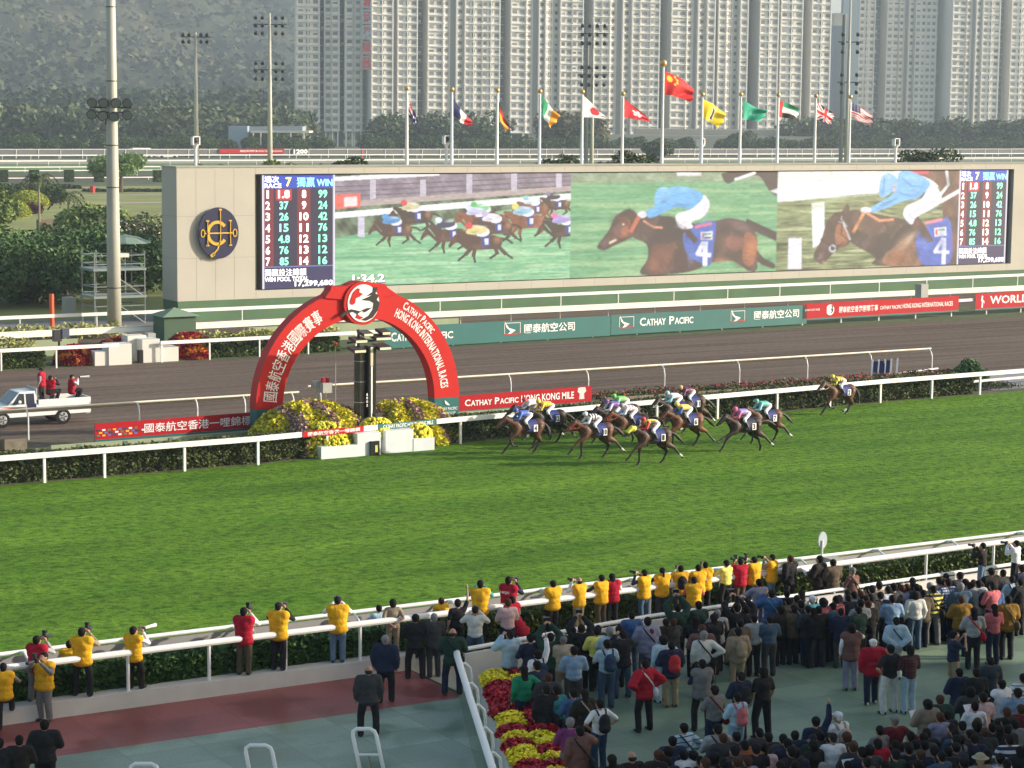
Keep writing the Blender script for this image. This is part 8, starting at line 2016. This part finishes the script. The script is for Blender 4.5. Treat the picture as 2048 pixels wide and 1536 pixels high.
runner(1068, 884, 'dark', 'C', '5', sw, sw, sr, 'brown racehorse behind the leader, its head high by the rail', 'jockey in white silks and red cap near the red banner', yaw=1)
runner(1096, 888, 'dark', 'A', '12', s_ys, s_ys, sy, 'very dark racehorse with number 12 just behind the leader', 'jockey in yellow silks with red spots and yellow cap', bz=2)
runner(1190, 917, 'bay', 'A', '10', s_bw, sw, sw, 'light bay racehorse with number 10 and red bridle', 'jockey in black and white silks with a white cap', bz=1)
runner(1232, 888, 'dark', 'C', '8', sp_, sw, sp_, 'dark racehorse with raised head in the middle of the pack', 'jockey in purple silks with white sleeves in mid pack')
runner(1246, 876, 'brown', 'B', '13', sg_, slb, sg_, 'hidden brown racehorse nearest the rail in mid pack', 'jockey in bright green silks and green cap', yaw=1)
runner(1262, 897, 'bay', 'C', '14', s_rw, sw, SK('mauve', (.30, .25, .40)), 'bay racehorse with an orange red bridle in mid pack', 'jockey in white silks with red braces and mauve cap', bz=1)
runner(1306, 929, 'brown', 'A', '1', s_ykz, sr, sr, 'brown racehorse in a yellow hood, nearest to the crowd', 'jockey in yellow and black silks with red sleeves and red cap', hood=mat('hood_yellow', (.72, .68, .08), .6))
runner(1372, 895, 'chest', 'A', '6', SK('blue_yellow', (.75, .62, .12)), SK('deepblue', (.03, .12, .42)), sy, 'chestnut racehorse with number 6 and a sweeping tail', 'jockey in yellow silks with blue sleeves and yellow cap', sock=False)
runner(1352, 869, 'dark', 'B', '9', sw, slb, slb, 'dark racehorse with a white noseband behind the chestnut', 'jockey in white silks with a light blue cap', bz=2)
runner(1378, 856, 'brown', 'A', '11', SK('maroon', (.10, .02, .08)), SK('maroon', (.10, .02, .08)), SK('gold', (.55, .38, .15)), 'brown racehorse closest to the white rail behind the pack', 'jockey in dark maroon silks with a gold and dark cap')
runner(1488, 905, 'dark', 'C', '3', syl, spk, spk, 'dark bay racehorse with number 3 trailing the pack', 'jockey in violet silks with pink sleeves and pink cap', cloth_c=mat('cloth_navy2', (.012, .012, .06), .7))
runner(1530, 887, 'bay', 'A', '7', st_, slb, st_, 'bay racehorse with a flying tail just behind number 3', 'jockey in teal silks and teal cap')
runner(1680, 831, 'bay', 'B', '2', s_yk, s_yk, sy, 'last bay racehorse alone by the rail with a white blaze', 'jockey in yellow and black striped silks, last in the race', bz=2)

# ================================================================== PICKUP TRUCK
tp = at(125, 848); ty = tp.y-.1; tr0 = empty('pickup_truck', (tp.x, ty, 0)); s1 = V3((0, 0, 0))
m_tr = mat('truck_white', (.76, .78, .78), .3)
def P_box(x0, x1, y0, y1, z0, z1, nm, m, par=tr0): return MB().box(x0, x1, y0, y1, z0, z1).build(nm, m, par)
# x: rear wheel at 0, front wheel at -2.9; rear end +1.25
b = MB(); b.prism([(-3.75, .45), (1.30, .50), (1.35, .98), (-1.35, .98), (-1.35, 1.02), (-2.55, 1.02), (-3.70, .92), (-3.85, .75)], 0, 1.66); fixn(b.build('lower_body', m_tr, tr0))
b = MB(); b.add([(-2.62, .04, 1.0), (-1.22, .04, 1.0), (-1.22, 1.62, 1.0), (-2.62, 1.62, 1.0), (-2.02, .16, 1.60), (-1.28, .16, 1.62), (-1.28, 1.50, 1.62), (-2.02, 1.50, 1.60)], [(4, 5, 6, 7), (0, 1, 5, 4), (1, 2, 6, 5), (2, 3, 7, 6), (3, 0, 4, 7)]); b.build('cab', m_tr, tr0)
b = MB(); b.add([(-2.59, .15, 1.05), (-2.59, 1.5, 1.05), (-2.06, 1.42, 1.56), (-2.06, .24, 1.56)], [(0, 1, 2, 3)]); o = b.build('windscreen', mat('screen_glass', (.10, .14, .18), .1), tr0); o.location = (-.012, 0, .012)
b = MB(); b.add([(-2.42, .05, 1.04), (-1.82, .05, 1.04), (-1.82, .14, 1.52), (-2.04, .145, 1.54)], [(0, 1, 2, 3)]); o = b.build('door_window', m_glass, tr0); o.location = (0, -.012, 0)
b = MB(); b.add([(-1.74, .05, 1.04), (-1.34, .05, 1.04), (-1.34, .14, 1.52), (-1.74, .14, 1.52)], [(0, 1, 2, 3)]); o = b.build('side_window', m_glass, tr0); o.location = (0, -.012, 0)
P_box(-1.72, -1.28, -.012, .03, .70, 1.06, 'dark_panel', mat('panel_blue', (.02, .025, .08), .4)); P_box(-1.16, 1.30, 0, .06, .98, 1.22, 'bed_side', m_tr); P_box(-1.16, 1.30, 1.60, 1.66, .98, 1.22, 'bed_side', m_tr); P_box(1.30, 1.36, 0, 1.66, .52, 1.22, 'tailgate', m_tr); P_box(-1.1, 1.28, .08, 1.58, .99, 1.01, 'bed_floor', m_dark)
b = MB(); b.add([(-3.2, -.008, .98), (-1.95, -.008, .80), (-1.95, -.008, .92), (-2.6, -.008, .96)], [(0, 1, 2, 3)]); b.add([(-2.5, -.008, .93), (-1.8, -.008, .93), (-1.62, -.008, .80), (-2.2, -.008, .80)], [(0, 1, 2, 3)]); b.build('red_stripe', mat('stripe_red', (.62, .08, .03), .4), tr0)
for x in (-2.9, 0):
    for y in (-.02, 1.50):
        w = MB().tube([(x, y, .37), (x, y+.2, .37)], .36, 20).build('wheel', m_black, tr0); MB().tube([(x, y-.02, .37), (x, y+.0, .37)], [.20, .22], 12).build('rim', m_grey, w)
        if y < 0:
            for k_ in range(5): a = k_*1.2566; MB().bar((x+.05*math.cos(a), y-.03, .37+.05*math.sin(a)), (x+.19*math.cos(a), y-.03, .37+.19*math.sin(a)), .02, .04).build('spoke', m_dark, w)
P_box(1.20, 1.42, .2, 1.4, .42, .52, 'bumper', m_grey); b = MB(); b.tube([(-2.1, -.06, 1.12), (-2.1, -.16, 1.2)], .07, 8); b.build('wing_mirror', m_tr, tr0)
P_box(-1.24, -1.18, .15, 1.5, 1.2, 1.75, 'roll_bar', m_grey)
tag(tr0, 'white pickup truck with an orange stripe driving on the dirt track at the left', 'pickup truck')
def rider(dx, dy, z0, spec, lab, yaw, h=1.65):
    person(0, 0, spec, lab, z0=z0, h=h, yaw=yaw, pos=V3((tp.x+dx, ty+dy, z0)))
rider(-.75, .75, 1.0, 'E n kK VRg K', 'person in a red vest and cap standing in the truck bed, arm raised', 50, 1.6)
rider(-.25, .95, 1.0, 'C q s VRK K !', 'person in a red vest crouched behind a big camera in the truck bed', -60, 1.65)
rider(.75, .85, 1.0, 'C q kK VRW K &', 'person in a red vest and black cap sitting at the truck tailgate', -95, 1.65)
b = empty('tripod', (tp.x-.35, ty+.45, 1.01))
for a in (0, 2.1, 4.2): MB().tube([(0, 0, .42), (.30*math.cos(a), .22*math.sin(a), 0)], .018, 5).build('leg', m_dark, b)
MB().box(-.16, .18, -.1, .1, .42, .62).build('camera', m_black, b); tag(b, 'camera tripod with splayed legs in the truck bed', 'tripod')

# ================================================================== FOREGROUND FURNITURE
def uframe(u0, u1, v, lab):
    p, q = at(u0, v, 1.1), at(u1, v, 1.1); r = empty('handrail', (p.x, p.y, 0)); w = q.x-p.x; dy = q.y-p.y; g = lambda x, z: (x, dy*x/w-(1.1-z)*.5, z)
    b = MB(); b.tube([g(0, 0), g(0, .95), g(.02, 1.05), g(.10, 1.1), g(w-.10, 1.1), g(w-.02, 1.05), g(w, .95), g(w, 0)], .046, 10); b.build('frame', m_white, r, True)
    MB().tube([g(0, .58), g(w, .58)], .03, 8).build('crossbar', m_white, r)
    MB().tube([g(w*.5, 0), g(w*.5, .56)], .014, 6).build('stay', m_wood, r)
    return tag(r, lab, 'handrail')
uframe(703, 750, 1458, 'white looped handrail nearest the balding man in the suit, largest of three')
uframe(489, 542, 1491, 'white looped handrail in the middle of the lower green court')
uframe(259, 314, 1528, 'white looped handrail just showing at the bottom left')
# flower bed railing
ln = [V3((27.6, 48.0, 1.1)), V3((27.42, 47.98, 1.1)), V3((27.28, 47.85, 1.1)), V3((27.1, 47.5, 1.1)), V3((25.3, 43.7, 1.1)), V3((23.0, 38.8, 1.1)), V3((20.5, 33.5, 1.1))]
r = empty('flower_bed_railing', (27.3, 47.9, 0)); o_ = V3(r.location); b = MB(); b.tube([p-o_ for p in ln], .085, 12); b.build('top_rail', m_white, r, True)
nrm = V3((.905, -.425, 0))
for i in range(9):
    t_ = .05+i*.125; p = V3((27.1, 47.5, 0)).lerp(V3((20.5, 33.5, 0)), t_)-o_
    b = MB(); b.tube([p+V3((0, 0, 1.08)), p+nrm*.14+V3((0, 0, 1.10)), p+nrm*.26+V3((0, 0, .98)), p+nrm*.30+V3((0, 0, .74)), p+nrm*.30], .04, 8); b.build('curved_post', m_white, r, True)
tag(r, 'white railing with curved posts along the red and yellow flower bed', 'railing')
# flower trough
m_tro = mat('trough_white', (.55, .55, .54), .6)
a0, a1 = V3((27.35, 47.35, 0)), V3((20.8, 33.4, 0)); wv = nrm*1.35
b = MB(); i0, i1 = a0+nrm*.24, a1+nrm*.24
b.hexa([i0, i1, i1+wv, i0+wv, i0+V3((0, 0, .55)), i1+V3((0, 0, .55)), i1+wv+V3((0, 0, .55)), i0+wv+V3((0, 0, .55))])
tr = fixn(b.build('flower_trough', m_tro)); tag(tr, 'long white trough under the red and yellow flowers', 'planter')
dv = (i1-i0); Ld = dv.length; du = dv/Ld; k = 0
t_ = .05
while t_ < Ld-.6:
    rg = np.random.default_rng(300+k); isy = k % 3 == 1
    for sub in range(2):
        cx = i0+du*(t_+.28)+nrm*(.38+.62*sub+rg.uniform(-.08, .08))+V3((0, 0, .58)); yel = isy if (k+sub) % 4 else not isy
        n_ = 420; d = rg.normal(size=(n_, 3)); d /= np.linalg.norm(d, axis=1)[:, None]; d[:, 2] = np.abs(d[:, 2]); C = np.array(cx)+d*np.array([.38, .38, .24])*(.8+.3*rg.random(n_))[:, None]
        cb = MB(); cb.ball(cx, (.33, .33, .18), 10, 6); core = cb.build('pot_flowers', mat('core_y' if yel else 'core_r', (.30, .24, .01) if yel else (.09, .006, .01), .9))
        cards('petals', C, .045 if yel else .06, rg, mat('petal_y2', (.92, .78, .02), .6, island=.2) if yel else mat('petal_r2', (.46, .006, .022), .6, island=.35), core, up=.8, aspect=.85)
        tag(core, 'clump of %s flowers in the long white trough beside the crowd' % ('bright yellow' if yel else 'deep red'), 'flowers', '%s flower clumps in the trough' % ('yellow' if yel else 'red'))
    t_ += .56; k += 1
# round sign at the rail, small box, far rail posts
t = atY(1645, 1080, 51.9); r = empty('disc_sign', (t.x, 51.9, 0)); b = MB(); b.prism([(.165*math.cos(a), t.z+.26*math.sin(a)) for a in np.linspace(0, 2*math.pi, 28, endpoint=False)], -.02, .02); fixn(b.build('disc', mat('disc_grey', (.46, .53, .56), .5), r)); MB().tube([(-.03, -.03, 0), (-.03, -.03, t.z)], .03, 8).build('pole', m_white, r)
tag(r, 'pale oval disc sign on a white pole above the heads by the turf', 'sign')
t = atY(1666, 1118, 51.6); b = MB().box(t.x-.24, t.x+.24, 51.4, 51.8, .9, t.z+.05).build('rail_box', m_conc); tag(b, 'small grey concrete topped box beside the disc sign', 'box')

# ------------------------------------------------------------------ air between the stand and the hill
hz = MB().box(-900, 3900, -60, 3900, -1.2, 285).build('haze', None)
hm = bpy.data.materials.new('haze'); hm.use_nodes = True; n = hm.node_tree.nodes; n.remove(n['Principled BSDF'])
pv = n.new('ShaderNodeVolumePrincipled'); pv.inputs['Color'].default_value = (.70, .83, 1.0, 1); pv.inputs['Density'].default_value = HAZE; pv.inputs['Anisotropy'].default_value = 0.2
hm.node_tree.links.new(pv.outputs[0], n['Material Output'].inputs['Volume']); hz.data.materials.append(hm)
tag(hz, None, None, None, 'stuff')
